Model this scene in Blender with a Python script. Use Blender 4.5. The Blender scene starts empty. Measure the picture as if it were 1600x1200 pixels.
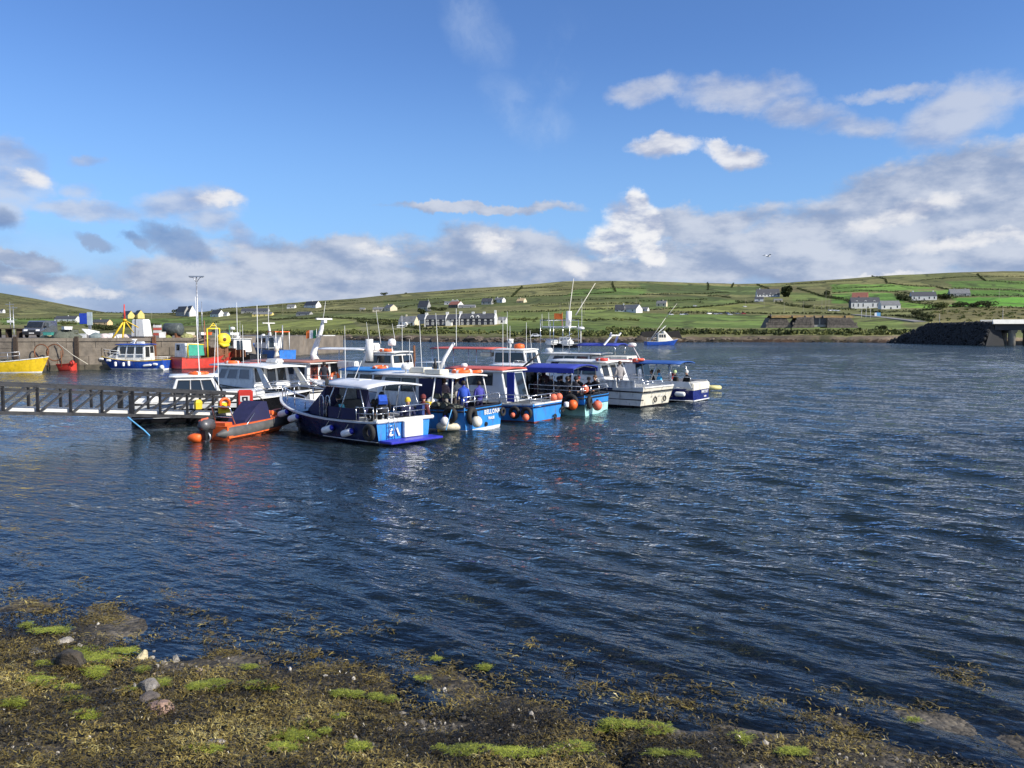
import bpy, bmesh, math, random
import numpy as np
from mathutils import Vector, Matrix, noise

sc = bpy.context.scene
col = sc.collection
R = math.radians
rnd = random.Random(7)
nrs = np.random.RandomState(11)

# ------------------------------------------------------------------ camera
FPX, CAMH = 1240.0, 4.0
PITCH = math.atan(81 / FPX)
cam_d = bpy.data.cameras.new('camera')
cam_d.sensor_width = 36.0
cam_d.lens = 36.0 * FPX / 1600.0
cam_d.clip_start = 0.1
cam_d.clip_end = 20000.0
cam = bpy.data.objects.new('camera', cam_d)
col.objects.link(cam)
cam.location = (0, 0, CAMH)
cam.rotation_euler = (R(90) - PITCH, 0, 0)
sc.camera = cam

# ------------------------------------------------------------------ render settings
sc.render.engine = 'CYCLES'
sc.cycles.use_denoising = True
sc.cycles.max_bounces = 8
sc.cycles.transparent_max_bounces = 12
sc.cycles.sample_clamp_indirect = 6.0
sc.view_settings.view_transform = 'Standard'
sc.view_settings.look = 'None'
sc.view_settings.exposure = 0.60
sc.view_settings.gamma = 1.0
sc.view_settings.use_curve_mapping = False

SUN_EL, SUN_AZ = R(35), math.atan2(0.90, -0.44)      # azimuth measured from +Y towards +X
SUN_DIR = Vector((math.sin(SUN_AZ) * math.cos(SUN_EL), math.cos(SUN_AZ) * math.cos(SUN_EL), math.sin(SUN_EL)))


def ray(px, py):
    a, b = (px - 800.0) / FPX, -(py - 600.0) / FPX
    c, s = math.cos(PITCH), math.sin(PITCH)
    return Vector((a, c + b * s, -s + b * c))


def P(px, py, z=0.0):
    """point of the photograph's ray (px, py) at height z"""
    d = ray(px, py)
    t = (z - CAMH) / d.z
    return Vector((d.x * t, d.y * t, z))


def PD(px, py, y):
    d = ray(px, py)
    t = y / d.y
    return Vector((d.x * t, y, CAMH + d.z * t))


def proj(v):
    c, s = math.cos(PITCH), math.sin(PITCH)
    x, y, z = v[0], v[1], v[2] - CAMH
    f = y * c - z * s
    u = y * s + z * c
    return (800 + FPX * x / f, 600 - FPX * u / f)


# ------------------------------------------------------------------ world
SKY_STRENGTH = 0.10
world = bpy.data.worlds.new('World')
sc.world = world
world.use_nodes = True
wt = world.node_tree
wt.nodes.clear()


class NT:
    """tiny helper round a node tree"""
    def __init__(self, tree):
        self.t = tree

    def new(self, kind, **kw):
        n = self.t.nodes.new(kind)
        for k, v in kw.items():
            setattr(n, k, v)
        return n

    def put(self, sock, v):
        if v is None:
            return
        if isinstance(v, bpy.types.NodeSocket):
            self.t.links.new(v, sock)
        else:
            sock.default_value = v

    def m(self, op, a, b=None, c=None, clamp=False):
        n = self.new('ShaderNodeMath', operation=op)
        n.use_clamp = clamp
        self.put(n.inputs[0], a)
        self.put(n.inputs[1], b)
        self.put(n.inputs[2], c)
        return n.outputs[0]

    def vm(self, op, a, b=None):
        n = self.new('ShaderNodeVectorMath', operation=op)
        self.put(n.inputs[0], a)
        if op == 'SCALE':
            self.put(n.inputs[3], b)
        else:
            self.put(n.inputs[1], b)
        return n.outputs[1] if op in ('LENGTH', 'DOT_PRODUCT') else n.outputs[0]

    def noise(self, vec, scale, detail=4.0, rough=0.5, out=0, dist=0.0):
        n = self.new('ShaderNodeTexNoise')
        self.put(n.inputs['Vector'], vec)
        n.inputs['Scale'].default_value = scale
        n.inputs['Detail'].default_value = detail
        n.inputs['Roughness'].default_value = rough
        n.inputs['Distortion'].default_value = dist
        return n.outputs[out]

    def ss(self, x, lo, hi, a=0.0, b=1.0):
        n = self.new('ShaderNodeMapRange', interpolation_type='SMOOTHSTEP')
        self.put(n.inputs[0], x)
        for i, v in enumerate((lo, hi, a, b)):
            n.inputs[i + 1].default_value = v
        return n.outputs[0]

    def mix(self, fac, a, b, blend='MIX'):
        n = self.new('ShaderNodeMix', data_type='RGBA', blend_type=blend)
        self.put(n.inputs[0], fac)
        self.put(n.inputs[6], a if not isinstance(a, tuple) else a + ((1,) if len(a) == 3 else ()))
        self.put(n.inputs[7], b if not isinstance(b, tuple) else b + ((1,) if len(b) == 3 else ()))
        return n.outputs[2]


def lin(r, g, b):
    f = lambda v: ((v / 255) / 12.92) if v / 255 <= 0.04045 else (((v / 255) + 0.055) / 1.055) ** 2.4
    return (f(r), f(g), f(b))


def build_world():
    N = NT(wt)
    tc = N.new('ShaderNodeTexCoord').outputs['Generated']
    sky = N.new('ShaderNodeTexSky', sky_type='NISHITA')
    sky.sun_disc = False
    sky.sun_elevation = SUN_EL
    sky.sun_rotation = SUN_AZ
    sky.altitude = 0
    sky.air_density = 1.0
    sky.dust_density = 0.3
    sky.ozone_density = 2.5
    sep = N.new('ShaderNodeSeparateXYZ')
    N.put(sep.inputs[0], tc)
    dx, dy, dz = sep.outputs
    # fluffy warp of the direction
    w1 = N.noise(tc, 7.0, 7.0, 0.64, out=1)
    w1 = N.vm('SCALE', N.vm('SUBTRACT', w1, (0.5, 0.5, 0.5)), 0.075)
    d2 = N.vm('ADD', tc, w1)
    sp2 = N.new('ShaderNodeSeparateXYZ')
    N.put(sp2.inputs[0], d2)
    az = N.m('MULTIPLY', N.m('ARCTAN2', sp2.outputs[0], sp2.outputs[1]), 57.2958)
    el = N.m('MULTIPLY', N.m('ARCSINE', sp2.outputs[2], clamp=False), 57.2958)
    # stretched noise for cloud texture
    st = N.vm('MULTIPLY', tc, (1.0, 1.0, 2.2))
    n1 = N.noise(st, 11.0, 8.0, 0.58)
    off = N.vm('ADD', st, (0.016, -0.004, 0.022))
    n2 = N.noise(off, 11.0, 5.0, 0.55)
    big = N.noise(st, 3.6, 4.0, 0.5)
    big2 = N.noise(N.vm('ADD', st, (0.05, -0.01, 0.075)), 3.6, 4.0, 0.5)
    relief = N.m('MULTIPLY_ADD', N.m('SUBTRACT', big, big2), 0.7, N.m('SUBTRACT', n1, n2))   # >0 on the side that faces the sun

    def ang(px, py):
        d = ray(px, py)
        return math.degrees(math.atan2(d.x, d.y)), math.degrees(math.asin(d.normalized().z))

    def field(blobs):
        D = None
        for (px, py, rx, ry, rot, k) in blobs:
            a0, e0 = ang(px, py)
            sx = abs(ang(px + 10, py)[0] - a0) / 10 * rx
            sy = abs(ang(px, py + 10)[1] - e0) / 10 * ry
            c, s = math.cos(R(rot)), math.sin(R(rot))
            da = N.m('SUBTRACT', az, a0)
            de = N.m('SUBTRACT', el, e0)
            if rot:
                u = N.m('ADD', N.m('MULTIPLY', da, c / sx), N.m('MULTIPLY', de, s / sx))
                v = N.m('SUBTRACT', N.m('MULTIPLY', de, c / sy), N.m('MULTIPLY', da, s / sy))
            else:
                u = N.m('MULTIPLY', da, 1 / sx)
                v = N.m('MULTIPLY', de, 1 / sy)
            r2 = N.m('ADD', N.m('MULTIPLY', u, u), N.m('MULTIPLY', v, v))
            q = N.m('MULTIPLY_ADD', r2, -k, k)
            D = q if D is None else N.m('MAXIMUM', D, q)
        return N.m('MAXIMUM', D, -3.0)

    S = 1.0 / SKY_STRENGTH / 2 ** sc.view_settings.exposure

    def c(r, g, b, k=1.0):
        l = lin(r, g, b)
        return (l[0] * S * k, l[1] * S * k, l[2] * S * k)

    colr = sky.outputs[0]
    # photograph's sky is a clear saturated blue that pales towards the horizon
    colr = N.mix(1.0, colr, (0.56, 0.76, 1.08), 'MULTIPLY')
    colr = N.mix(N.ss(dz, 0.34, 0.02, 0.0, 0.62), colr, c(150, 198, 245))
    # thin cirrus streaks
    cir = field([(820, 180, 90, 50, -35, 1.0), (740, 40, 70, 60, -60, .9), (860, 110, 40, 100, -30, .8)])
    ca = N.m('MULTIPLY', N.ss(cir, -0.3, 1.0), N.ss(N.noise(N.vm('MULTIPLY', d2, (5, 5, 3.5)), 3.0, 6.0, 0.6), 0.36, 0.80))
    colr = N.mix(N.m('MULTIPLY', ca, 0.32), colr, c(205, 222, 245))
    # haze / low cloud veil on the horizon
    veil = N.m('MULTIPLY', N.ss(el, 7.5, 1.5), N.ss(big, 0.28, 0.6, 0.55, 0.95))
    colr = N.mix(veil, colr, N.mix(N.ss(n1, 0.35, 0.65), c(152, 170, 204), c(186, 200, 226)))
    # cloud decks beside the frame, so the sky goes on
    out = N.m('MAXIMUM', N.m('MULTIPLY', N.ss(N.m('ABSOLUTE', az), 36.0, 52.0), N.ss(el, 1.0, 5.0)), N.ss(el, 27.0, 34.0))  # second term: unseen overhead clouds, added to grey the water's reflections
    outd = N.m('MULTIPLY', out, N.ss(N.m('ADD', N.m('MULTIPLY', big, 0.6), N.m('MULTIPLY', n1, 0.5)), 0.535, 0.68))
    colr = N.mix(N.m('MULTIPLY', outd, 0.85), colr, N.mix(N.ss(relief, -0.08, 0.1), c(160, 172, 200), c(225, 228, 238)))

    def layer(base, blobs, lo, hi, amp, shade, alpha):
        D = field(blobs)
        D = N.m('MULTIPLY_ADD', N.m('SUBTRACT', n1, 0.5), amp, D)
        a = N.m('MULTIPLY', N.ss(D, lo, hi), alpha)
        t = N.ss(N.m('ADD', relief, N.m('MULTIPLY', N.m('SUBTRACT', big, 0.5), 0.22)), shade[2], shade[3])
        return N.mix(a, base, N.mix(t, shade[0], shade[1])), D

    # wide grey stratocumulus masses
    grey = [(500, 402, 190, 34, 0, 1), (780, 398, 200, 38, 0, 1), (640, 440, 330, 34, 0, 1), (930, 425, 150, 34, 0, 1),
            (1320, 365, 290, 52, 4, 1), (1460, 295, 190, 56, 8, 1), (1250, 402, 330, 44, 0, 1), (1560, 350, 200, 95, 0, 1),
            (1120, 352, 130, 28, 0, .9), (760, 332, 145, 9, 0, .8), (330, 432, 160, 34, 0, .9), (1660, 250, 120, 40, 0, .9),
            (20, 405, 70, 14, 0, .8), (40, 432, 130, 14, 0, .7)]
    colr, _ = layer(colr, grey, -0.35, 0.50, 2.6, (c(146, 164, 197), c(206, 213, 228), -0.20, 0.19), 0.95)
    # soft thin high cumulus on the right, and along the left
    soft = [(1020, 146, 58, 22, 0, .9), (1168, 146, 92, 27, 0, 1), (1262, 172, 62, 24, -8, 1), (1330, 194, 66, 20, -6, .9),
            (1510, 172, 92, 46, 14, 1), (1395, 142, 75, 10, 0, .7), (1580, 150, 60, 24, 0, .8),
            (135, 325, 90, 17, 0, 1), (295, 320, 82, 25, 8, 1), (318, 345, 50, 24, 0, .9), (380, 368, 34, 18, -30, .9),
            (142, 238, 26, 8, 0, .6), (18, 238, 62, 26, 0, .9), (20, 282, 74, 44, 0, 1), (8, 332, 34, 34, 30, .9), (125, 290, 26, 16, 0, .5)]
    colr, _ = layer(colr, soft, -0.6, 1.05, 3.0, (c(154, 170, 206), c(208, 213, 226), -0.17, 0.18), 0.76)
    # blue-grey shaded scraps
    dark = [(150, 368, 34, 12, -12, 1), (262, 374, 56, 20, -22, 1), (300, 398, 48, 16, -15, 1), (212, 368, 30, 8, -25, .8), (4, 345, 26, 22, 30, .8)]
    colr, _ = layer(colr, dark, -0.5, 0.8, 3.4, (c(112, 142, 190), c(150, 170, 204), -0.17, 0.17), 0.85)
    # sunlit white cumulus
    white = [(1038, 238, 54, 19, 0, 1), (1122, 232, 22, 13, 0, .9), (1152, 246, 50, 18, -8, 1),
             (770, 388, 34, 15, 0, .8), (905, 418, 28, 16, 0, .75), (1530, 372, 110, 11, 6, .45), (1590, 362, 40, 12, 0, .5),
             (165, 450, 60, 10, 0, .8), (70, 452, 50, 9, 0, .8), (30, 440, 60, 8, 0, .7), (50, 272, 36, 18, -15, .85),
             (1420, 330, 100, 12, 8, .4), (640, 392, 60, 8, 0, .55), (1380, 424, 60, 5, 0, .7), (345, 312, 44, 12, 6, .7)]
    colr, _ = layer(colr, white, -0.35, 0.85, 2.8, (c(172, 182, 208), c(240, 240, 243), -0.17, 0.10), 0.92)

    puff = [(972, 356, 44, 44, 0, 1), (988, 322, 24, 22, 0, 1), (1014, 386, 34, 18, -20, .9), (944, 372, 30, 30, 0, .9), (955, 335, 24, 22, 0, .9), (1000, 360, 34, 34, 0, 1)]
    colr, _ = layer(colr, puff, -0.45, 0.60, 2.3, (c(170, 182, 210), c(246, 246, 248), -0.15, 0.06), 0.95)
    bg = N.new('ShaderNodeBackground')
    N.put(bg.inputs[0], colr)
    bg.inputs[1].default_value = SKY_STRENGTH
    o = N.new('ShaderNodeOutputWorld')
    wt.links.new(bg.outputs[0], o.inputs[0])


build_world()
sun_d = bpy.data.lights.new('sun', 'SUN')
sun_d.energy = 4.2
sun_d.angle = R(0.55)
sun_d.color = (1.0, 0.93, 0.82)
sun = bpy.data.objects.new('sun', sun_d)
sun.rotation_euler = SUN_DIR.to_track_quat('Z', 'Y').to_euler()
sun.location = SUN_DIR * 100
col.objects.link(sun)


# ------------------------------------------------------------------ materials
_mats = {}


def mat(name, c, rough=0.5, metal=0.0, var=0.12, scale=3.0, bump=0.0, bscale=30.0, dirt=0.0, spec=None, coat=0.0, trans=0.0):
    """procedural principled material: base colour with noise wear and fine relief"""
    if name in _mats:
        return _mats[name]
    m = bpy.data.materials.new(name)
    m.use_nodes = True
    t = m.node_tree
    t.nodes.clear()
    N = NT(t)
    b = N.new('ShaderNodeBsdfPrincipled')
    o = N.new('ShaderNodeOutputMaterial')
    t.links.new(b.outputs[0], o.inputs[0])
    co = N.new('ShaderNodeTexCoord').outputs['Object']
    n = N.noise(co, scale, 5.0, 0.6)
    f = N.ss(n, 0.3, 0.7, 1 - var, 1 + var)
    cc = N.mix(1.0, tuple(c), N_comb(N, f), 'MULTIPLY')
    if dirt:
        dn = N.noise(N.vm('MULTIPLY', co, (1.0, 1.0, 0.25)), scale * 2.3, 6.0, 0.65)
        cc = N.mix(N.ss(dn, 0.52, 0.75, 0.0, dirt), cc, (0.12, 0.085, 0.05))
    N.put(b.inputs['Base Color'], cc)
    N.put(b.inputs['Roughness'], N.ss(n, 0.3, 0.7, max(0.02, rough - 0.08), min(1, rough + 0.1)))
    b.inputs['Metallic'].default_value = metal
    if spec is not None:
        b.inputs['Specular IOR Level'].default_value = spec
    if coat:
        b.inputs['Coat Weight'].default_value = coat
        b.inputs['Coat Roughness'].default_value = 0.08
    if bump:
        bp = N.new('ShaderNodeBump')
        bp.inputs['Strength'].default_value = bump
        bp.inputs['Distance'].default_value = 0.02
        N.put(bp.inputs['Height'], N.noise(co, bscale, 4.0, 0.6))
        t.links.new(bp.outputs[0], b.inputs['Normal'])
    _mats[name] = m
    return m


def N_comb(N, f):
    n = N.new('ShaderNodeCombineColor')
    for i in range(3):
        N.put(n.inputs[i], f)
    return n.outputs[0]


# ------------------------------------------------------------------ object helpers
def tag(o, label=None, cat=None, group=None, kind=None):
    if label:
        o['label'] = label
    if cat:
        o['category'] = cat
    if group:
        o['group'] = group
    if kind:
        o['kind'] = kind
    return o


def empty(name, loc, rz=0.0, label=None, cat=None, group=None):
    o = bpy.data.objects.new(name, None)
    o.location = loc
    o.rotation_euler = (0, 0, rz)
    o.empty_display_size = 0.2
    col.objects.link(o)
    return tag(o, label, cat, group)


def link(name, me, parent=None):
    o = bpy.data.objects.new(name, me)
    col.objects.link(o)
    if parent is not None:
        o.parent = parent
    return o


def children(o):
    return list(o.children)


def copy_tree(o, parent=None):
    c = o.copy()
    col.objects.link(c)
    if parent is not None:
        c.parent = parent
    for ch in list(o.children):
        copy_tree(ch, c)
    return c


class MB:
    """mesh builder: collects shapes, then links them as one mesh object"""
    def __init__(self, M=None):
        self.v, self.f, self.mi, self.sm = [], [], [], []
        self.M = M

    def add(self, vs, fs, mi=0, smooth=False):
        k = len(self.v)
        if self.M is not None:
            vs = [tuple(self.M @ Vector(p)) for p in vs]
        self.v += [tuple(p) for p in vs]
        for q in fs:
            self.f.append(tuple(i + k for i in q))
            self.mi.append(mi)
            self.sm.append(smooth)
        return self

    def box(self, x0, x1, y0, y1, z0, z1, mi=0):
        vs = [(x0, y0, z0), (x1, y0, z0), (x1, y1, z0), (x0, y1, z0), (x0, y0, z1), (x1, y0, z1), (x1, y1, z1), (x0, y1, z1)]
        return self.add(vs, [(3, 2, 1, 0), (4, 5, 6, 7), (0, 1, 5, 4), (1, 2, 6, 5), (2, 3, 7, 6), (3, 0, 4, 7)], mi)

    def hexa(self, vs, mi=0):
        """8 corners: bottom ring ccw, then top ring"""
        return self.add(vs, [(3, 2, 1, 0), (4, 5, 6, 7), (0, 1, 5, 4), (1, 2, 6, 5), (2, 3, 7, 6), (3, 0, 4, 7)], mi)

    def quad(self, a, b, c, d, mi=0):
        return self.add([a, b, c, d], [(0, 1, 2, 3)], mi)

    def bar(self, a, b, w, h=None, mi=0):
        """square bar from a to b"""
        a, b = Vector(a), Vector(b)
        h = h or w
        d = (b - a).normalized()
        up = Vector((0, 0, 1)) if abs(d.z) < 0.95 else Vector((0, 1, 0))
        s = d.cross(up).normalized() * w / 2
        u = s.cross(d).normalized() * h / 2
        vs = [a - s - u, a + s - u, a + s + u, a - s + u, b - s - u, b + s - u, b + s + u, b - s + u]
        return self.add(vs, [(3, 2, 1, 0), (4, 5, 6, 7), (0, 1, 5, 4), (1, 2, 6, 5), (2, 3, 7, 6), (3, 0, 4, 7)], mi)

    def tube(self, pts, r, n=6, mi=0, cap=True, smooth=True):
        pts = [Vector(p) for p in pts]
        rs = r if isinstance(r, (list, tuple)) else [r] * len(pts)
        vs, fs = [], []
        ref = None
        for i, p in enumerate(pts):
            a = pts[max(i - 1, 0)]
            b = pts[min(i + 1, len(pts) - 1)]
            d = (b - a).normalized()
            if ref is None:
                ref = Vector((0, 0, 1)) if abs(d.z) < 0.9 else Vector((1, 0, 0))
            s = d.cross(ref)
            if s.length < 1e-5:
                s = d.cross(Vector((0.3, 1, 0.2)))
            s.normalize()
            u = s.cross(d).normalized()
            ref = u
            for k in range(n):
                t = 2 * math.pi * k / n
                vs.append(p + (s * math.cos(t) + u * math.sin(t)) * rs[i])
        for i in range(len(pts) - 1):
            for k in range(n):
                fs.append((i * n + k, i * n + (k + 1) % n, (i + 1) * n + (k + 1) % n, (i + 1) * n + k))
        self.add(vs, fs, mi, smooth)
        if cap:
            m = len(pts) - 1
            k0 = len(self.v) - len(vs)
            self.f.append(tuple(k0 + k for k in range(n))[::-1]); self.mi.append(mi); self.sm.append(False)
            self.f.append(tuple(k0 + m * n + k for k in range(n))); self.mi.append(mi); self.sm.append(False)
        return self

    def lathe(self, prof, n=12, c=(0, 0, 0), axis='z', mi=0, smooth=True):
        """prof: [(r, h)...] turned round axis through c"""
        c = Vector(c)
        ax = {'x': (Vector((0, 1, 0)), Vector((0, 0, 1)), Vector((1, 0, 0))),
              'y': (Vector((0, 0, 1)), Vector((1, 0, 0)), Vector((0, 1, 0))),
              'z': (Vector((1, 0, 0)), Vector((0, 1, 0)), Vector((0, 0, 1)))}[axis] if isinstance(axis, str) else axis
        vs, fs = [], []
        for (r, h) in prof:
            for k in range(n):
                t = 2 * math.pi * k / n
                vs.append(c + (ax[0] * math.cos(t) + ax[1] * math.sin(t)) * r + ax[2] * h)
        for i in range(len(prof) - 1):
            for k in range(n):
                fs.append((i * n + k, i * n + (k + 1) % n, (i + 1) * n + (k + 1) % n, (i + 1) * n + k))
        if prof[0][0] > 1e-4:
            fs.append(tuple(range(n))[::-1])
        if prof[-1][0] > 1e-4:
            fs.append(tuple((len(prof) - 1) * n + k for k in range(n)))
        return self.add(vs, fs, mi, smooth)

    def ball(self, c, r, n=10, m=6, mi=0, sx=1, sy=1, sz=1):
        vs, fs = [], []
        for i in range(m + 1):
            ph = math.pi * i / m
            for k in range(n):
                t = 2 * math.pi * k / n
                vs.append((c[0] + r * sx * math.sin(ph) * math.cos(t), c[1] + r * sy * math.sin(ph) * math.sin(t), c[2] - r * sz * math.cos(ph)))
        for i in range(m):
            for k in range(n):
                fs.append((i * n + k, i * n + (k + 1) % n, (i + 1) * n + (k + 1) % n, (i + 1) * n + k))
        return self.add(vs, fs, mi, True)

    def torus(self, c, ax, R0, r0, n=18, m=8, mi=0, mi_fn=None):
        """ring round axis ax"""
        ax = Vector(ax).normalized()
        s = ax.cross(Vector((0, 0, 1)) if abs(ax.z) < 0.9 else Vector((1, 0, 0))).normalized()
        u = ax.cross(s)
        c = Vector(c)
        vs = []
        for i in range(n):
            t = 2 * math.pi * i / n
            d = s * math.cos(t) + u * math.sin(t)
            for k in range(m):
                p = 2 * math.pi * k / m
                vs.append(c + d * (R0 + r0 * math.cos(p)) + ax * r0 * math.sin(p))
        for i in range(n):
            fs = [(i * m + k, ((i + 1) % n) * m + k, ((i + 1) % n) * m + (k + 1) % m, i * m + (k + 1) % m) for k in range(m)]
            if i == 0:
                self.add(vs, fs, mi_fn(0) if mi_fn else mi, True)
                base = len(self.v) - len(vs)
            else:
                for q in fs:
                    self.f.append(tuple(j + base for j in q)); self.mi.append(mi_fn(i) if mi_fn else mi); self.sm.append(True)
        return self

    def loft(self, rings, mi=0, smooth=True, closed=True, caps=True, mi_fn=None):
        n = len(rings[0])
        vs = [p for r in rings for p in r]
        k0 = len(self.v)
        self.add(vs, [])
        for i in range(len(rings) - 1):
            for k in range(n if closed else n - 1):
                self.f.append((k0 + i * n + k, k0 + i * n + (k + 1) % n, k0 + (i + 1) * n + (k + 1) % n, k0 + (i + 1) * n + k))
                self.mi.append(mi_fn(i, k) if mi_fn else mi)
                self.sm.append(smooth)
        if caps and closed:
            self.f.append(tuple(k0 + k for k in range(n))[::-1]); self.mi.append(mi); self.sm.append(False)
            self.f.append(tuple(k0 + (len(rings) - 1) * n + k for k in range(n))); self.mi.append(mi); self.sm.append(False)
        return self

    def mesh(self, name, mats):
        me = bpy.data.meshes.new(name)
        me.from_pydata(self.v, [], self.f)
        for m_ in (mats if isinstance(mats, (list, tuple)) else [mats]):
            me.materials.append(m_)
        me.polygons.foreach_set('material_index', self.mi)
        me.polygons.foreach_set('use_smooth', self.sm)
        me.update()
        return me

    def build(self, name, mats, parent=None, label=None, cat=None, group=None, kind=None):
        o = link(name, self.mesh(name, mats), parent)
        return tag(o, label, cat, group, kind)


def np_mesh(name, V, F, mats, smooth=False, attrs=None):
    """mesh from numpy arrays; F is (n,3) or (n,4)"""
    me = bpy.data.meshes.new(name)
    n, k = F.shape
    me.vertices.add(len(V)); me.loops.add(n * k); me.polygons.add(n)
    me.vertices.foreach_set('co', np.asarray(V, np.float32).ravel())
    me.loops.foreach_set('vertex_index', np.asarray(F, np.int32).ravel())
    me.polygons.foreach_set('loop_start', np.arange(0, n * k, k, dtype=np.int32))
    me.polygons.foreach_set('loop_total', np.full(n, k, np.int32))
    me.polygons.foreach_set('use_smooth', np.full(n, smooth, bool))
    for m_ in (mats if isinstance(mats, (list, tuple)) else [mats]):
        me.materials.append(m_)
    for an, av in (attrs or {}).items():
        if av.ndim == 1:
            a = me.attributes.new(an, 'FLOAT', 'POINT')
            a.data.foreach_set('value', av.astype(np.float32))
        else:
            a = me.attributes.new(an, 'FLOAT_COLOR', 'POINT')
            a.data.foreach_set('color', np.c_[av, np.ones(len(av))].astype(np.float32).ravel())
    me.update()
    me.validate()
    return me


def vnoise(x, y, seed=0):
    """smooth value noise, numpy, about -1..1"""
    xi, yi = np.floor(x).astype(np.int64), np.floor(y).astype(np.int64)
    fx, fy = x - xi, y - yi
    fx, fy = fx * fx * (3 - 2 * fx), fy * fy * (3 - 2 * fy)

    def h(a, b):
        k = (a * 374761393 + b * 668265263 + seed * 974634777) & 0x7fffffff
        k = ((k ^ (k >> 13)) * 1274126177) & 0x7fffffff
        return ((k ^ (k >> 16)) & 0xffff) / 32767.5 - 1
    return (h(xi, yi) * (1 - fx) + h(xi + 1, yi) * fx) * (1 - fy) + (h(xi, yi + 1) * (1 - fx) + h(xi + 1, yi + 1) * fx) * fy


def fbm(x, y, oct=4, seed=0, gain=0.5):
    s, a, t = 0, 1.0, 0
    for i in range(oct):
        s = s + a * vnoise(x * 2 ** i + 17.3 * i, y * 2 ** i - 9.1 * i, seed + i)
        t += a
        a *= gain
    return s / t


def sstep(x, a, b):
    t = np.clip((x - a) / (b - a), 0, 1)
    return t * t * (3 - 2 * t)
# ================================================================== THE FAR SHORE
PXU = lambda px: (px - 800.0) / FPX
SKYL = np.array([(-700, 500), (-400, 494), (-100, 490), (0, 489), (150, 488), (250, 489), (320, 487), (360, 481), (400, 478), (470, 472), (560, 466), (640, 458), (720, 452), (800, 447),
                 (880, 440), (960, 439), (1050, 441), (1150, 444), (1230, 442), (1300, 437), (1400, 430), (1500, 426), (1560, 424), (1620, 425), (1750, 430), (2200, 450), (2600, 470)], float)
SHORE = np.array([(-700, 760), (-100, 720), (300, 690), (400, 640), (470, 520), (540, 420), (600, 362), (700, 322), (900, 312), (1200, 322), (1420, 305), (1500, 292), (1750, 300), (2200, 330), (2600, 400)], float)
RIDGE = np.array([(-700, 1500), (-100, 1250), (300, 1250), (500, 1300), (900, 1330), (1600, 1400), (2600, 1500)], float)


def far_z(x, y):
    x, y = np.asarray(x, float), np.asarray(y, float)
    px = 800 + FPX * x / np.maximum(y, 1)
    S = np.interp(px, SHORE[:, 0], SHORE[:, 1]) + 10 * fbm(px / 60, px * 0 + .5, 3, 5)
    Rr = np.interp(px, RIDGE[:, 0], RIDGE[:, 1])
    q = 519 - np.interp(px, SKYL[:, 0], SKYL[:, 1])
    zr = CAMH + q / FPX * Rr
    s = (y - S) / (Rr - S)
    sc_ = np.clip(s, 0, 1)
    p = 0.36 * sc_ + 0.64 * sc_ ** 2.3
    z = -1.6 + 3.9 * sstep(y, S - 12, S + 9) + (zr - 2.3) * p
    z = z + np.where(s > 1, -(s - 1) * 70, 0)
    z = z + (0.9 * fbm(x / 45, y / 45, 3, 3) + 2.6 * fbm(x / 170, y / 170, 2, 8)) * sstep(s, 0.03, 0.3) * (1 - sstep(s, 0.72, 0.98))
    z = z + 0.5 * fbm(x / 3.2, y / 3.2, 3, 9) * sstep(y, S - 10, S) * (1 - sstep(y, S + 4, S + 12))
    return z


def T(px, py, d0=255.0, d1=1700.0):
    """where the photograph's ray meets the far land"""
    d = ray(px, py)
    ys = np.exp(np.linspace(math.log(d0), math.log(d1), 1800))
    t = ys / d.y
    zr = CAMH + d.z * t
    zt = far_z(d.x * t, ys)
    k = np.nonzero((zr < zt) & (zt > 0.3))[0]
    i = k[0] if len(k) else int(np.argmin(zr - zt))
    return Vector((d.x * t[i], ys[i], zt[i]))


def in_poly(x, y, poly):
    c = np.zeros(x.shape, bool)
    n = len(poly)
    for i in range(n):
        x1, y1 = poly[i][0], poly[i][1]
        x2, y2 = poly[i - 1][0], poly[i - 1][1]
        c ^= ((y1 > y) != (y2 > y)) & (x < (x2 - x1) * (y - y1) / (y2 - y1 + 1e-9) + x1)
    return c


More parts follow.
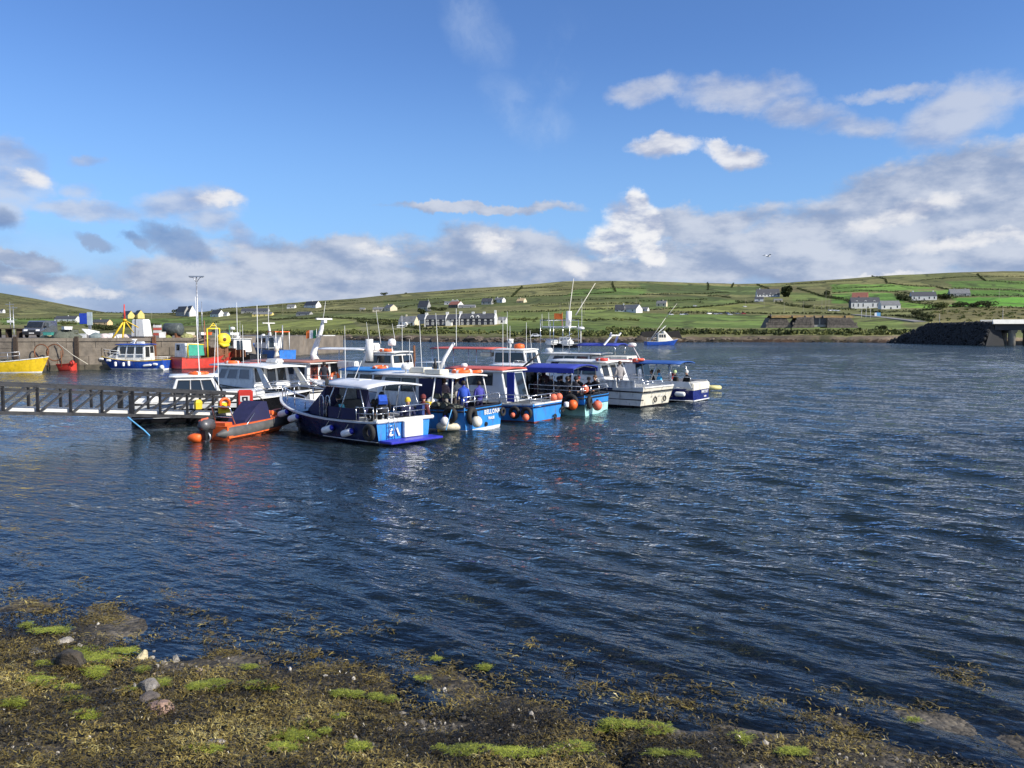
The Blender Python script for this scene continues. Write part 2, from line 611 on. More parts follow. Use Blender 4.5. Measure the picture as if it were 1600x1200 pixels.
def field_material():
    m = bpy.data.materials.new('pasture')
    m.use_nodes = True
    t = m.node_tree
    t.nodes.clear()
    N = NT(t)
    b = N.new('ShaderNodeBsdfPrincipled')
    o = N.new('ShaderNodeOutputMaterial')
    t.links.new(b.outputs[0], o.inputs[0])
    a = N.new('ShaderNodeAttribute', attribute_name='field')
    g = N.new('ShaderNodeNewGeometry').outputs['Position']
    n1 = N.noise(g, 0.16, 6.0, 0.65)
    n2 = N.noise(g, 0.022, 5.0, 0.6)
    c = N.mix(1.0, a.outputs[0], N_comb(N, N.ss(n1, 0.25, 0.75, 0.66, 1.32)), 'MULTIPLY')
    c = N.mix(N.ss(n2, 0.5, 0.72, 0.0, 0.5), c, (0.115, 0.096, 0.042))
    vv = N.vm('MULTIPLY', N.vm('ADD', g, N.vm('SCALE', N.noise(g, 0.02, 2.0, 0.5, out=1), 30.0)), (0.014, 0.020, 0.0))
    vo = N.new('ShaderNodeTexVoronoi')
    N.put(vo.inputs['Vector'], vv)
    vo.inputs['Scale'].default_value = 1.0
    ve = N.new('ShaderNodeTexVoronoi', feature='DISTANCE_TO_EDGE')
    N.put(ve.inputs['Vector'], vv)
    ve.inputs['Scale'].default_value = 1.0
    sx = N.new('ShaderNodeSeparateColor')
    N.put(sx.inputs[0], vo.outputs['Color'])
    c = N.mix(1.0, c, N_comb(N, N.ss(sx.outputs[0], 0.0, 1.0, 0.78, 1.28)), 'MULTIPLY')
    c = N.mix(N.m('MULTIPLY', N.ss(ve.outputs['Distance'], 0.05, 0.02), 0.6), c, (0.034, 0.042, 0.016))
    c = N.mix(N.ss(N.noise(N.vm('MULTIPLY', g, (1.0, 0.6, 1.0)), 0.09, 5.0, 0.7), 0.56, 0.70, 0.0, 0.65), c, (0.050, 0.056, 0.022))
    N.put(b.inputs['Base Color'], c)
    b.inputs['Roughness'].default_value = 0.9
    b.inputs['Specular IOR Level'].default_value = 0.15
    bp = N.new('ShaderNodeBump')
    bp.inputs['Strength'].default_value = 0.5
    bp.inputs['Distance'].default_value = 1.0
    N.put(bp.inputs['Height'], N.noise(g, 0.5, 6.0, 0.7))
    t.links.new(bp.outputs[0], b.inputs['Normal'])
    return m


FIELD_MAT = field_material()
LEAF_DARK = None

FIELDS = [  # outline in photo pixels -> projected on the land, colour
    ([(330, 499), (545, 499), (565, 514), (330, 517)], (.100, .112, .030)),
    ([(0, 497), (330, 494), (330, 508), (0, 508)], (.062, .092, .022)),
    ([(420, 489), (640, 489), (640, 499), (420, 497)], (.070, .082, .026)),
    ([(600, 470), (1000, 462), (1000, 473), (800, 478), (600, 482)], (.066, .078, .026)),
    ([(780, 487), (1000, 484), (1000, 509), (790, 509)], (.082, .104, .028)),
    ([(830, 477), (1000, 474), (1000, 483), (830, 488)], (.092, .096, .032)),
    ([(690, 507), (990, 509), (990, 521), (690, 521)], (.066, .092, .022)),
    ([(1000, 489), (1200, 492), (1195, 512), (1000, 512)], (.068, .100, .024)),
    ([(1195, 506), (1410, 500), (1420, 514), (1195, 514)], (.085, .112, .028)),
    ([(1050, 480), (1165, 475), (1215, 478), (1170, 486), (1040, 488)], (.100, .112, .030)),
    ([(1000, 466), (1105, 463), (1170, 472), (1095, 480), (1000, 484)], (.060, .080, .024)),
    ([(1160, 478), (1340, 478), (1340, 492), (1160, 489)], (.092, .096, .034)),
    ([(1405, 472), (1460, 476), (1458, 482), (1403, 480)], (.075, .135, .022)),
    ([(1490, 466), (1640, 466), (1640, 481), (1485, 480)], (.058, .140, .018)),
    ([(1510, 453), (1640, 456), (1640, 463), (1510, 463)], (.064, .125, .022)),
    ([(1425, 455), (1488, 453), (1488, 465), (1430, 465)], (.066, .128, .022)),
    ([(1300, 444), (1390, 444), (1470, 450), (1395, 455), (1300, 457)], (.070, .122, .024)),
    ([(1478, 440), (1640, 440), (1640, 454), (1490, 450)], (.066, .112, .024)),
    ([(1300, 459), (1395, 458), (1415, 472), (1300, 474)], (.062, .120, .022)),
    ([(1230, 457), (1280, 459), (1300, 468), (1240, 472)], (.078, .100, .028)),
    ([(1460, 483), (1640, 483), (1640, 506), (1455, 506)], (.105, .094, .036)),
    ([(1000, 443), (1230, 446), (1230, 458), (1000, 458)], (.058, .078, .026)),
    ([(1190, 448), (1245, 447), (1250, 455), (1180, 457)], (.090, .082, .036)),
    ([(900, 452), (1010, 450), (1010, 461), (880, 463)], (.062, .096, .024)),
    ([(640, 505), (790, 506), (760, 511), (650, 513)], (.135, .120, .042)),
]


def build_far_land():
    us = np.concatenate([np.linspace(-1.25, -0.72, 50), np.linspace(-0.72, 0.72, 720), np.linspace(0.72, 1.5, 50)])
    ds = np.concatenate([np.linspace(250, 420, 100), np.linspace(420, 760, 90)[1:], np.exp(np.linspace(math.log(760), math.log(1500), 80))[1:], np.linspace(1500, 3200, 14)[1:]])
    U, D = np.meshgrid(us, ds)
    X, Y = (U * D).ravel(), D.ravel()
    Z = far_z(X, Y)
    px = 800 + FPX * X / Y
    S = np.interp(px, SHORE[:, 0], SHORE[:, 1]) + 10 * fbm(px / 60, px * 0 + .5, 3, 5)
    c = np.empty((len(X), 3))
    n = fbm(X / 120, Y / 160, 4, 21)
    n2 = fbm(X / 40, Y / 60, 3, 31)
    lo, hi = np.array((.120, .134, .046)), np.array((.190, .178, .074))
    t = np.clip(0.5 + 0.8 * n + 0.35 * n2, 0, 1)[:, None]
    c[:] = lo * (1 - t) + hi * t
    for poly, f in FIELDS:
        w = [T(*p) for p in poly]
        k = in_poly(X + 4 * fbm(X / 14, Y / 14, 2, 4), Y + 7 * fbm(X / 14, Y / 14, 2, 6), w)
        c[k] = np.array(f) * 1.75 * (0.9 + 0.2 * (n2[k, None] * .5 + .5))
    # tidal band: brown weed and bare tan rock at the water's edge
    k = (Y < S + 6 + 6 * n2) & (Z < 4.2)
    rt = np.clip(0.5 + 1.6 * fbm(X / 9, Y / 9, 3, 41), 0, 1)[:, None]
    c[k] = (np.array((.11, .088, .062)) * (1 - rt) + np.array((.20, .155, .105)) * rt)[k]
    k = Z < 0.95 + 0.5 * n2
    c[k] = (np.array((.022, .018, .012)) * (1 - rt) + np.array((.075, .045, .026)) * rt)[k]
    nu, nd = len(us), len(ds)
    idx = np.arange(nu * nd).reshape(nd, nu)
    F = np.stack([idx[:-1, :-1], idx[:-1, 1:], idx[1:, 1:], idx[1:, :-1]], -1).reshape(-1, 4)
    o = link('far_shore_terrain', np_mesh('far_shore_terrain', np.c_[X, Y, Z], F, FIELD_MAT, True, {'field': c}))
    tag(o, kind='structure')
    # the higher hill that closes the view on the left
    pts = np.array([(-900, 470), (-500, 440), (-250, 440), (-100, 449), (0, 457), (60, 467), (110, 477), (150, 485), (200, 493), (300, 500), (420, 505)], float)
    us = np.linspace(PXU(-900), PXU(400), 150)
    ds = np.linspace(1500, 3600, 60)
    U, D = np.meshgrid(us, ds)
    X, Y = (U * D).ravel(), D.ravel()
    px = 800 + FPX * X / Y
    zr = CAMH + (519 - np.interp(px, pts[:, 0], pts[:, 1])) / FPX * 2600
    s = np.clip((Y - 1500) / 1100, 0, 1)
    Z = zr * (0.25 * s + 0.75 * s * s) - np.clip(Y - 2600, 0, None) * 0.09 + 8 * fbm(X / 200, Y / 200, 4, 77) * s * (1 - s) * 4
    n = fbm(X / 150, Y / 260, 4, 61)
    t = np.clip(.5 + .9 * n, 0, 1)[:, None]
    c = np.array((.085, .098, .040)) * (1 - t) + np.array((.150, .135, .060)) * t
    idx = np.arange(len(us) * len(ds)).reshape(len(ds), len(us))
    F = np.stack([idx[:-1, :-1], idx[:-1, 1:], idx[1:, 1:], idx[1:, :-1]], -1).reshape(-1, 4)
    tag(link('far_hill', np_mesh('far_hill', np.c_[X, Y, Z], F, FIELD_MAT, True, {'field': c})), kind='structure')


build_far_land()


# ================================================================== WATER
def water_material():
    m = bpy.data.materials.new('sea_water')
    m.use_nodes = True
    t = m.node_tree
    t.nodes.clear()
    N = NT(t)
    g = N.new('ShaderNodeNewGeometry').outputs['Position']
    depth = N.new('ShaderNodeAttribute', attribute_name='depth').outputs['Fac']
    chop = N.new('ShaderNodeAttribute', attribute_name='chop').outputs['Fac']
    # long narrow wavelets, travelling from the right
    rot = N.new('ShaderNodeVectorRotate', rotation_type='Z_AXIS')
    N.put(rot.inputs['Vector'], g)
    rot.inputs['Angle'].default_value = R(28)
    gs = N.vm('MULTIPLY', rot.outputs[0], (0.42, 1.0, 1.0))
    h = N.noise(gs, 1.3, 4.0, 0.6)
    h = N.m('MULTIPLY_ADD', N.noise(gs, 4.2, 3.0, 0.55), 0.48, h)
    h = N.m('MULTIPLY_ADD', N.noise(gs, 13.0, 2.0, 0.6), 0.09, h)
    bp = N.new('ShaderNodeBump')
    dist = N.vm('LENGTH', g)
    N.put(bp.inputs['Strength'], N.m('MULTIPLY_ADD', chop, N.ss(dist, 8.0, 55.0, 0.62, 1.0), 0.08))
    bp.inputs['Distance'].default_value = 0.30
    N.put(bp.inputs['Height'], h)
    fr = N.new('ShaderNodeFresnel')
    fr.inputs['IOR'].default_value = 1.333
    t.links.new(bp.outputs[0], fr.inputs['Normal'])
    gl = N.new('ShaderNodeBsdfGlossy')
    gl.inputs['Roughness'].default_value = 0.05
    gl.inputs['Color'].default_value = (0.95, 0.97, 1.0, 1)
    t.links.new(bp.outputs[0], gl.inputs['Normal'])
    deep = N.new('ShaderNodeBsdfDiffuse')
    N.put(deep.inputs['Color'], N.mix(N.ss(N.noise(g, 0.05, 3.0, 0.5), 0.35, 0.65), (0.012, 0.023, 0.026), (0.017, 0.031, 0.035)))
    tr = N.new('ShaderNodeBsdfTransparent')
    tr.inputs['Color'].default_value = (0.80, 0.90, 0.90, 1)
    body = N.new('ShaderNodeMixShader')
    N.put(body.inputs[0], N.m('SUBTRACT', 1.0, N.m('EXPONENT', N.m('MULTIPLY', depth, -1.15))))
    t.links.new(tr.outputs[0], body.inputs[1])
    t.links.new(deep.outputs[0], body.inputs[2])
    mx = N.new('ShaderNodeMixShader')
    t.links.new(fr.outputs[0], mx.inputs[0])
    t.links.new(body.outputs[0], mx.inputs[1])
    t.links.new(gl.outputs[0], mx.inputs[2])
    o = N.new('ShaderNodeOutputMaterial')
    t.links.new(mx.outputs[0], o.inputs[0])
    return m


# near shoreline: points of the water's edge in the photograph
EDGE = [P(*p) for p in [(-500, 935), (-250, 955), (0, 978), (120, 990), (200, 1022), (300, 1040), (420, 1062), (540, 1082), (640, 1104), (760, 1100), (860, 1112), (960, 1128), (1080, 1142), (1200, 1160), (1400, 1192), (1600, 1222), (1900, 1262)]]
EDX = np.array([p.x for p in EDGE]); EDY = np.array([p.y for p in EDGE])
_o = np.argsort(EDX); EDX, EDY = EDX[_o], EDY[_o]
G0, G1 = P(905, 1108), P(985, 1215)       # a dark gully that cuts the weed


def shore_z(x, y):
    x, y = np.asarray(x, float), np.asarray(y, float)
    s = np.interp(x, EDX, EDY) - y
    z = np.where(s > 0, 0.055 * s + 0.016 * s * s, np.where(s > -1.5, 0.05 * s, -0.075 + 0.085 * (s + 1.5)))
    z = np.maximum(z, -3.5)
    z = z + 0.045 * fbm(x / 0.9, y / 0.9, 4, 13) * sstep(s, -6, 0) + 0.07 * fbm(x / 2.6, y / 1.6, 3, 14) * sstep(s, -9, -1)
    gx, gy = G1.x - G0.x, G1.y - G0.y
    L = math.hypot(gx, gy)
    a = ((x - G0.x) * gx + (y - G0.y) * gy) / L
    b = ((x - G0.x) * -gy + (y - G0.y) * gx) / L + 0.12 * fbm(x / .5, y / .5, 2, 19)
    z = z - 0.17 * np.exp(-(b / 0.12) ** 2) * sstep(a, -0.1, 0.5) * (1 - sstep(a, L + 1.5, L + 2.5))
    return z


def axis_x():
    h = [0.0]
    while h[-1] < 2600:
        s = 0.085 if h[-1] < 8 else 0.085 + (h[-1] - 8) * 0.011
        h.append(h[-1] + s)
    h = np.array(h[1:])
    return np.concatenate([-h[::-1], [0], h])


def axis_y():
    h = [3.2]
    while h[-1] < 3000:
        s = max(0.048, h[-1] * 0.0062) if h[-1] < 300 else 1.9 + (h[-1] - 300) * 0.05
        h.append(h[-1] + s)
    return np.array(h)


def build_water():
    xs, ys = axis_x(), axis_y()
    X, Y = np.meshgrid(xs, ys)
    SX = np.gradient(xs)[None, :] + 0 * X
    SY = np.gradient(ys)[:, None] + 0 * Y
    SP = np.maximum(SX, SY)
    Z = np.zeros_like(X)
    r = np.random.RandomState(5)
    base = math.atan2(-0.67, -0.74)
    calm = np.exp(-(((X + 15) / 9) ** 2 + ((Y - 26) / 7) ** 2))       # sheltered water by the gangway
    sd = Y - np.interp(X, EDX, EDY)
    edge = 0.45 + 0.55 * sstep(sd, 0.1, 2.5)
    left = 0.62 + 0.38 * sstep(X / np.maximum(Y, 1), -0.55, 0.05)
    patch = 0.85 + 0.25 * fbm(X / 9, Y / 7, 2, 3)
    A = edge * left * (1 - 0.7 * calm) * patch
    for i in range(64):
        lam = 0.26 * (19.0 ** (i / 63.0)) * r.uniform(0.93, 1.07)
        th = base + r.normal(0, 0.16 if i % 2 else 0.55)
        k = 2 * math.pi / lam
        amp = (0.0088 if i % 2 and 0.4 < lam < 1.6 else 0.0062) * lam ** 0.9
        if lam > 1.5:
            amp = amp * 0.72 * sstep(sd, 1.2 * lam, 7 * lam)
        ph = k * (X * math.cos(th) + Y * math.sin(th)) + r.uniform(0, 6.28) + 1.1 * fbm(X / (3.5 * lam), Y / (3.5 * lam), 1, 50 + i)
        w = 1 - sstep(SP * 4.0, lam * 0.7, lam * 1.4)
        s = np.sin(ph)
        Z += amp * A * w * (s + 0.55 * (s * s - 0.5))
    depth = np.clip(-shore_z(X, Y), 0, 3.5)
    chop = np.clip((0.35 + 0.65 * sstep(sd, 1.0, 9)) * (1 - 0.80 * calm) * (0.6 + 0.4 * left) * (0.8 + 0.5 * fbm(X / 30, Y / 45, 3, 9)), 0.02, 1.2)
    idx = np.arange(X.size).reshape(X.shape)
    F = np.stack([idx[:-1, :-1], idx[:-1, 1:], idx[1:, 1:], idx[1:, :-1]], -1).reshape(-1, 4)
    V = np.c_[X.ravel(), Y.ravel(), Z.ravel()]
    o = link('water', np_mesh('water', V, F, water_material(), True, {'depth': depth.ravel(), 'chop': chop.ravel()}))
    tag(o, kind='structure')


build_water()
# ================================================================== THE NEAR SHORE
def ground_material():
    m = bpy.data.materials.new('shingle')
    m.use_nodes = True
    t = m.node_tree
    t.nodes.clear()
    N = NT(t)
    b = N.new('ShaderNodeBsdfPrincipled')
    o = N.new('ShaderNodeOutputMaterial')
    t.links.new(b.outputs[0], o.inputs[0])
    g = N.new('ShaderNodeNewGeometry').outputs['Position']
    n = N.noise(g, 1.6, 6.0, 0.7)
    v = N.new('ShaderNodeTexVoronoi')
    N.put(v.inputs['Vector'], g)
    v.inputs['Scale'].default_value = 16.0
    c = N.mix(N.ss(n, 0.4, 0.66), (0.032, 0.025, 0.013), (0.115, 0.097, 0.070))
    sr = N.new('ShaderNodeSeparateColor')
    N.put(sr.inputs[0], v.outputs['Color'])
    c = N.mix(1.0, c, N_comb(N, N.ss(sr.outputs[0], 0.0, 1.0, 0.45, 1.5)), 'MULTIPLY')
    N.put(b.inputs['Base Color'], c)
    b.inputs['Roughness'].default_value = 0.75
    bp = N.new('ShaderNodeBump')
    bp.inputs['Strength'].default_value = 0.8
    bp.inputs['Distance'].default_value = 0.03
    N.put(bp.inputs['Height'], N.m('SUBTRACT', N.noise(g, 14.0, 5.0, 0.65), v.outputs['Distance']))
    t.links.new(bp.outputs[0], b.inputs['Normal'])
    return m


def build_near_shore():
    xs = np.concatenate([np.linspace(-40, -11, 60), np.linspace(-11, 11, 320)[1:], np.linspace(11, 40, 60)[1:]])
    ys = np.concatenate([np.linspace(-6, 5, 30), np.linspace(5, 16, 190)[1:], np.linspace(16, 60, 40)[1:]])
    X, Y = np.meshgrid(xs, ys)
    Z = shore_z(X, Y)
    idx = np.arange(X.size).reshape(X.shape)
    F = np.stack([idx[:-1, :-1], idx[:-1, 1:], idx[1:, 1:], idx[1:, :-1]], -1).reshape(-1, 4)
    tag(link('beach_ground', np_mesh('beach_ground', np.c_[X.ravel(), Y.ravel(), Z.ravel()], F, ground_material(), True)), kind='structure')


build_near_shore()


def weed_material(name, cols, rough=0.35, trans=0.0):
    m = bpy.data.materials.new(name)
    m.use_nodes = True
    t = m.node_tree
    t.nodes.clear()
    N = NT(t)
    b = N.new('ShaderNodeBsdfPrincipled')
    o = N.new('ShaderNodeOutputMaterial')
    t.links.new(b.outputs[0], o.inputs[0])
    g = N.new('ShaderNodeNewGeometry')
    cr = N.new('ShaderNodeValToRGB')
    t.links.new(N.new('ShaderNodeAttribute', attribute_name='tone').outputs['Fac'], cr.inputs[0])
    e = cr.color_ramp.elements
    while len(e) < len(cols):
        e.new(0.5)
    for i, (p, c) in enumerate(cols):
        e[i].position = p
        e[i].color = tuple(c) + (1,)
    big = N.noise(g.outputs['Position'], 1.1, 4.0, 0.6)
    c = N.mix(1.0, cr.outputs[0], N_comb(N, N.ss(big, 0.3, 0.7, 0.7, 1.3)), 'MULTIPLY')
    N.put(b.inputs['Base Color'], c)
    b.inputs['Roughness'].default_value = rough
    b.inputs['Specular IOR Level'].default_value = 0.4
    return m


def fronds(x, y, z, length, width, lift, tone, r, spread=1.0):
    """forked strap-like fronds; arrays of equal length -> V, F, tone"""
    n = len(x)
    th = r.uniform(0, 2 * math.pi, n)
    curl = r.uniform(-1.1, 1.1, n)
    l1 = r.uniform(0.1, 1.0, n) ** 2 * lift
    V = []
    dx, dy = np.cos(th), np.sin(th)
    p0 = np.c_[x, y, z]
    for s, (f, hgt) in enumerate(((0, 0), (0.45, 1.0), (1.0, 0.25))):
        a = th + curl * f
        c = p0 + np.c_[np.cos(a) * length * f, np.sin(a) * length * f, hgt * l1]
        w = width * (0.5, 1.0, 0.75)[s]
        tw = r.uniform(-0.45, 0.45, n)
        side = np.c_[-np.sin(a) * w, np.cos(a) * w, tw * w]
        V += [c - side, c + side]
    a = th + curl + r.choice([-1, 1], n) * r.uniform(0.5, 1.0, n)     # the fork
    mid = (V[2] + V[3]) / 2
    tip = mid + np.c_[np.cos(a) * length * 0.5, np.sin(a) * length * 0.5, r.uniform(-0.2, 0.6, n) * lift]
    side = np.c_[-np.sin(a), np.cos(a), r.uniform(-.5, .5, n)] * (width * 0.8)[:, None]
    V += [tip - side, tip + side]
    V = np.stack(V, 1)                       # n, 8, 3
    q = np.array([(0, 1, 3, 2), (2, 3, 5, 4), (2, 3, 7, 6)])
    F = (np.arange(n)[:, None, None] * 8 + q[None]).reshape(-1, 4)
    return V.reshape(-1, 3), F, np.repeat(tone, 8)


WRACK = weed_material('bladder_wrack', [(0.0, (.018, .014, .006)), (0.25, (.056, .043, .013)), (0.55, (.145, .108, .028)), (0.82, (.25, .195, .05)), (1.0, (.36, .31, .12))])
SEA_LETTUCE = weed_material('sea_lettuce', [(0.0, (.06, .065, .012)), (0.5, (.19, .225, .022)), (1.0, (.38, .41, .06))], 0.45)


def edge_s(x, y):
    return np.interp(x, EDX, EDY) - y


def build_weed():
    r = np.random.RandomState(3)
    # dense bladder wrack on the beach, thinning to bare shingle in places
    n = 290000
    x = r.uniform(-10, 9.5, n); y = r.uniform(4.8, 12.5, n)
    ok = (np.abs(x) < 0.70 * y + 1.4)
    s = edge_s(x, y)
    dens = np.where(s > 0.3, 1.0, np.exp((s - .3) / 0.5))
    bare = sstep(fbm(x / 1.1, y / 0.7, 4, 71), 0.26, 0.55)
    wet = sstep(fbm(x / 0.9 + 4, y / 0.55, 3, 72), -0.42, -0.08)
    dens = dens * (1 - 0.93 * bare) * np.where(s < 0.45, wet, 1)
    ok &= r.uniform(0, 1, n) < dens
    x, y = x[ok], y[ok]
    hump = fbm(x / 0.24, y / 0.19, 3, 74)
    z = shore_z(x, y) + 0.01 + 0.085 * np.maximum(0, hump) * (edge_s(x, y) > .2)
    pt = fbm(x / 0.9, y / 0.6, 3, 73) + .45 * hump  # hump term paints mound shading into the tone: crests lighter, hollows darker
    tone = np.clip(0.36 + 0.60 * pt + r.normal(0, 0.20, len(x)), 0, 1)
    s = edge_s(x, y)
    under = z < 0
    z = np.where(under, np.maximum(z, -0.035 + 0.035 * r.uniform(0, 1, len(x))), z)
    L = r.uniform(0.025, 0.085, len(x)); W = r.uniform(0.0028, 0.0075, len(x))
    V, F, tn = fronds(x, y, z + r.uniform(0, .03, len(x)), L, W, 0.026, tone, r)
    tag(link('brown_seaweed', np_mesh('brown_seaweed', V, F, WRACK, False, {'tone': tn})), 'brown wrack covering the shingle at the water edge', None, None, 'stuff')
    # floating and awash tufts in the shallows
    spots = []
    hand = [(145, 912, 34, 10), (20, 920, 26, 12), (75, 945, 34, 18), (110, 928, 26, 10), (185, 945, 42, 18), (150, 968, 50, 12), (290, 960, 40, 14), (340, 972, 40, 12), (240, 925, 26, 7),
            (270, 932, 22, 7), (385, 935, 26, 7), (430, 985, 36, 12), (470, 960, 36, 12), (330, 1000, 40, 14), (520, 985, 40, 12), (350, 1022, 40, 12), (470, 1022, 50, 14), (425, 1008, 40, 10),
            (620, 968, 34, 9), (590, 985, 28, 9), (640, 1028, 26, 12), (720, 1040, 32, 14), (690, 1045, 26, 12), (830, 1006, 22, 8), (885, 994, 20, 8), (940, 1012, 24, 8), (870, 1040, 26, 14),
            (1050, 1056, 24, 8), (1075, 963, 28, 5), (1190, 944, 14, 6), (1500, 1048, 40, 16), (1505, 1075, 30, 16), (1300, 1078, 30, 6), (780, 1024, 24, 8), (1090, 1075, 30, 8), (1140, 1082, 30, 8),
            (30, 868, 20, 6), (45, 880, 30, 6), (1180, 1100, 40, 10), (1000, 1092, 40, 12), (1060, 1100, 40, 10), (1010, 965, 20, 5), (1330, 1145, 40, 12), (1250, 1120, 40, 8), (800, 1060, 50, 14),
            (560, 1040, 44, 14), (600, 1062, 40, 12), (505, 1050, 44, 10), (1425, 1100, 40, 8), (1350, 1095, 30, 6), (920, 1075, 40, 10)]
    X, Y, Tn = [], [], []
    for (px, py, rx, ry) in hand:
        k = int(rx * ry * 1.0)
        ang, rad = r.uniform(0, 6.28, k), np.sqrt(r.uniform(0, 1, k)) * r.uniform(0.5, 1.3, k)
        ax, ay = px + rx * rad * np.cos(ang) + r.normal(0, 5, k), py + ry * .8 * rad * np.sin(ang) + r.normal(0, 2.2, k)
        kp = fbm(ax / 14, ay / 6, 3, 55) > -.12
        ax, ay = ax[kp], ay[kp]; k = len(ax)
        w = [P(a, b) for a, b in zip(ax, ay)]
        X += [p.x for p in w]; Y += [p.y for p in w]
        Tn += list(np.clip(0.5 + r.normal(0, 0.2, k), 0, 1))
    x, y = np.array(X), np.array(Y)
    zz = np.where(r.uniform(0, 1, len(x)) < 0.85, r.uniform(-0.10, -0.015, len(x)), r.uniform(-0.01, 0.015, len(x)))
    zz = np.maximum(zz, shore_z(x, y))
    V, F, tn = fronds(x, y, zz, r.uniform(0.05, 0.14, len(x)), r.uniform(0.003, 0.008, len(x)), 0.02, np.array(Tn), r)
    tag(link('floating_seaweed', np_mesh('floating_seaweed', V, F, WRACK, False, {'tone': tn})), 'brown weed floating awash in the shallows', None, None, 'stuff')
    # weed bed under the shallows
    n = 26000
    x = r.uniform(-9.5, 9.5, n); y = r.uniform(7, 15, n)
    s = edge_s(x, y)
    ok = (s < -0.1) & (s > -4.5) & (fbm(x / 0.8, y / 0.6, 3, 91) > 0.02) & (np.abs(x) < 0.72 * y)
    x, y = x[ok], y[ok]
    z = np.minimum(shore_z(x, y) + 0.02, -0.06)
    V, F, tn = fronds(x, y, z, r.uniform(0.08, 0.2, len(x)), r.uniform(0.006, 0.014, len(x)), 0.03, np.clip(0.5 + r.normal(0, .2, len(x)), 0, 1), r)
    tag(link('drowned_seaweed', np_mesh('drowned_seaweed', V, F, WRACK, False, {'tone': tn})), 'brown weed growing under the shallow water', None, None, 'stuff')
    # bright green sea lettuce
    hand = [(78, 988, 32, 9), (40, 976, 10, 5), (57, 1078, 26, 12), (138, 1035, 22, 22), (150, 1055, 16, 12), (160, 1030, 26, 10), (252, 1074, 12, 8), (105, 1088, 18, 6), (195, 1018, 20, 8), (225, 1052, 10, 5),
            (335, 1080, 14, 7), (310, 1082, 12, 8), (342, 1074, 16, 5), (400, 1078, 26, 7), (425, 1084, 10, 4), (390, 1082, 8, 5), (132, 1138, 18, 9), (475, 1142, 14, 7), (455, 1165, 28, 14), (440, 1190, 18, 8),
            (508, 1160, 6, 5), (318, 1197, 26, 6), (545, 1088, 24, 6), (585, 1093, 14, 6), (610, 1095, 10, 5), (560, 1185, 14, 10), (780, 1196, 70, 9), (740, 1190, 20, 8), (690, 1190, 8, 4), (990, 1140, 40, 9),
            (1030, 1150, 18, 9), (950, 1135, 14, 8), (900, 1185, 26, 14), (1155, 1162, 14, 11), (1030, 1195, 16, 5), (1240, 1190, 20, 5), (390, 1048, 18, 4), (1425, 1128, 10, 3), (660, 1065, 10, 5), (20, 1125, 22, 8),
            (120, 1110, 14, 5), (70, 1048, 10, 5), (1075, 1195, 14, 4), (535, 1130, 10, 4), (1030, 1155, 8, 4), (760, 1042, 12, 5), (680, 1030, 12, 4), (200, 1085, 10, 4)]
    X, Y, Z, Tn = [], [], [], []
    for (px, py, rx, ry) in hand:
        k = int(rx * ry * 10)
        rx, ry = rx * 1.3, ry * .95
        ang, rad = r.uniform(0, 6.28, k), np.sqrt(r.uniform(0, 1, k)) * r.uniform(0.4, 1.35, k)
        ax, ay = px + rx * rad * np.cos(ang), py + ry * rad * np.sin(ang)
        kp = fbm(ax / 11, ay / 5, 3, 56) + r.normal(0, .12, k) > -.02 + .55 * (rad - .6)
        ax, ay, rad = ax[kp], ay[kp], rad[kp]
        w = [P(a, b, 0.02) for a, b in zip(ax, ay)]
        for p, q in zip(w, rad):
            X.append(p.x); Y.append(p.y); Z.append(0.045 + 0.012 * max(0, 1 - q * q))
            Tn.append(min(1, max(0, 0.40 + 0.25 * (1 - q) + r.normal(0, 0.22))))
    x, y = np.array(X), np.array(Y)
    z = np.maximum(shore_z(x, y), -0.03) + np.array(Z)
    V, F, tn = fronds(x, y, z, r.uniform(0.02, 0.08, len(x)), r.uniform(0.0012, 0.0034, len(x)), 0.010, np.array(Tn), r)
    tag(link('green_seaweed', np_mesh('green_seaweed', V, F, SEA_LETTUCE, False, {'tone': tn})), 'bright yellow green seaweed lying in tufts on the wrack', None, None, 'stuff')
    # small stones and shells between the weed
    n = 7000
    x = r.uniform(-9, 8, n); y = r.uniform(5.3, 12, n)
    s = edge_s(x, y)
    b = fbm(x / 1.1, y / 0.7, 4, 71)
    ok = (s > -0.4) & (r.uniform(0, 1, n) < np.clip(0.05 + 2.2 * (b - 0.05), 0.04, 1)) & (np.abs(x) < 0.7 * y + .5)
    x, y = x[ok], y[ok]
    ico = np.array([(0, 0, 1), (.894, 0, .447), (.276, .851, .447), (-.724, .526, .447), (-.724, -.526, .447), (.276, -.851, .447), (.724, .526, -.447), (-.276, .851, -.447), (-.894, 0, -.447), (-.276, -.851, -.447), (.724, -.526, -.447), (0, 0, -1)])
    fi = np.array([(0, 1, 2), (0, 2, 3), (0, 3, 4), (0, 4, 5), (0, 5, 1), (1, 6, 2), (2, 7, 3), (3, 8, 4), (4, 9, 5), (5, 10, 1), (6, 7, 2), (7, 8, 3), (8, 9, 4), (9, 10, 5), (10, 6, 1), (11, 7, 6), (11, 8, 7), (11, 9, 8), (11, 10, 9), (11, 6, 10)])
    n = len(x)
    sz = np.exp(r.normal(-4.25, 0.5, n))
    V = ico[None] * r.uniform(0.7, 1.3, (n, 12, 1)) * (sz[:, None] * r.uniform(0.6, 1.3, (n, 3)))[:, None, :]
    V = V + np.c_[x, y, shore_z(x, y) + sz * 0.5][:, None]
    F = (np.arange(n)[:, None, None] * 12 + fi[None]).reshape(-1, 3)
    pm = weed_material('pebbles', [(0, (.05, .045, .04)), (.5, (.20, .18, .15)), (.8, (.33, .30, .25)), (1, (.50, .47, .41))], 0.7)
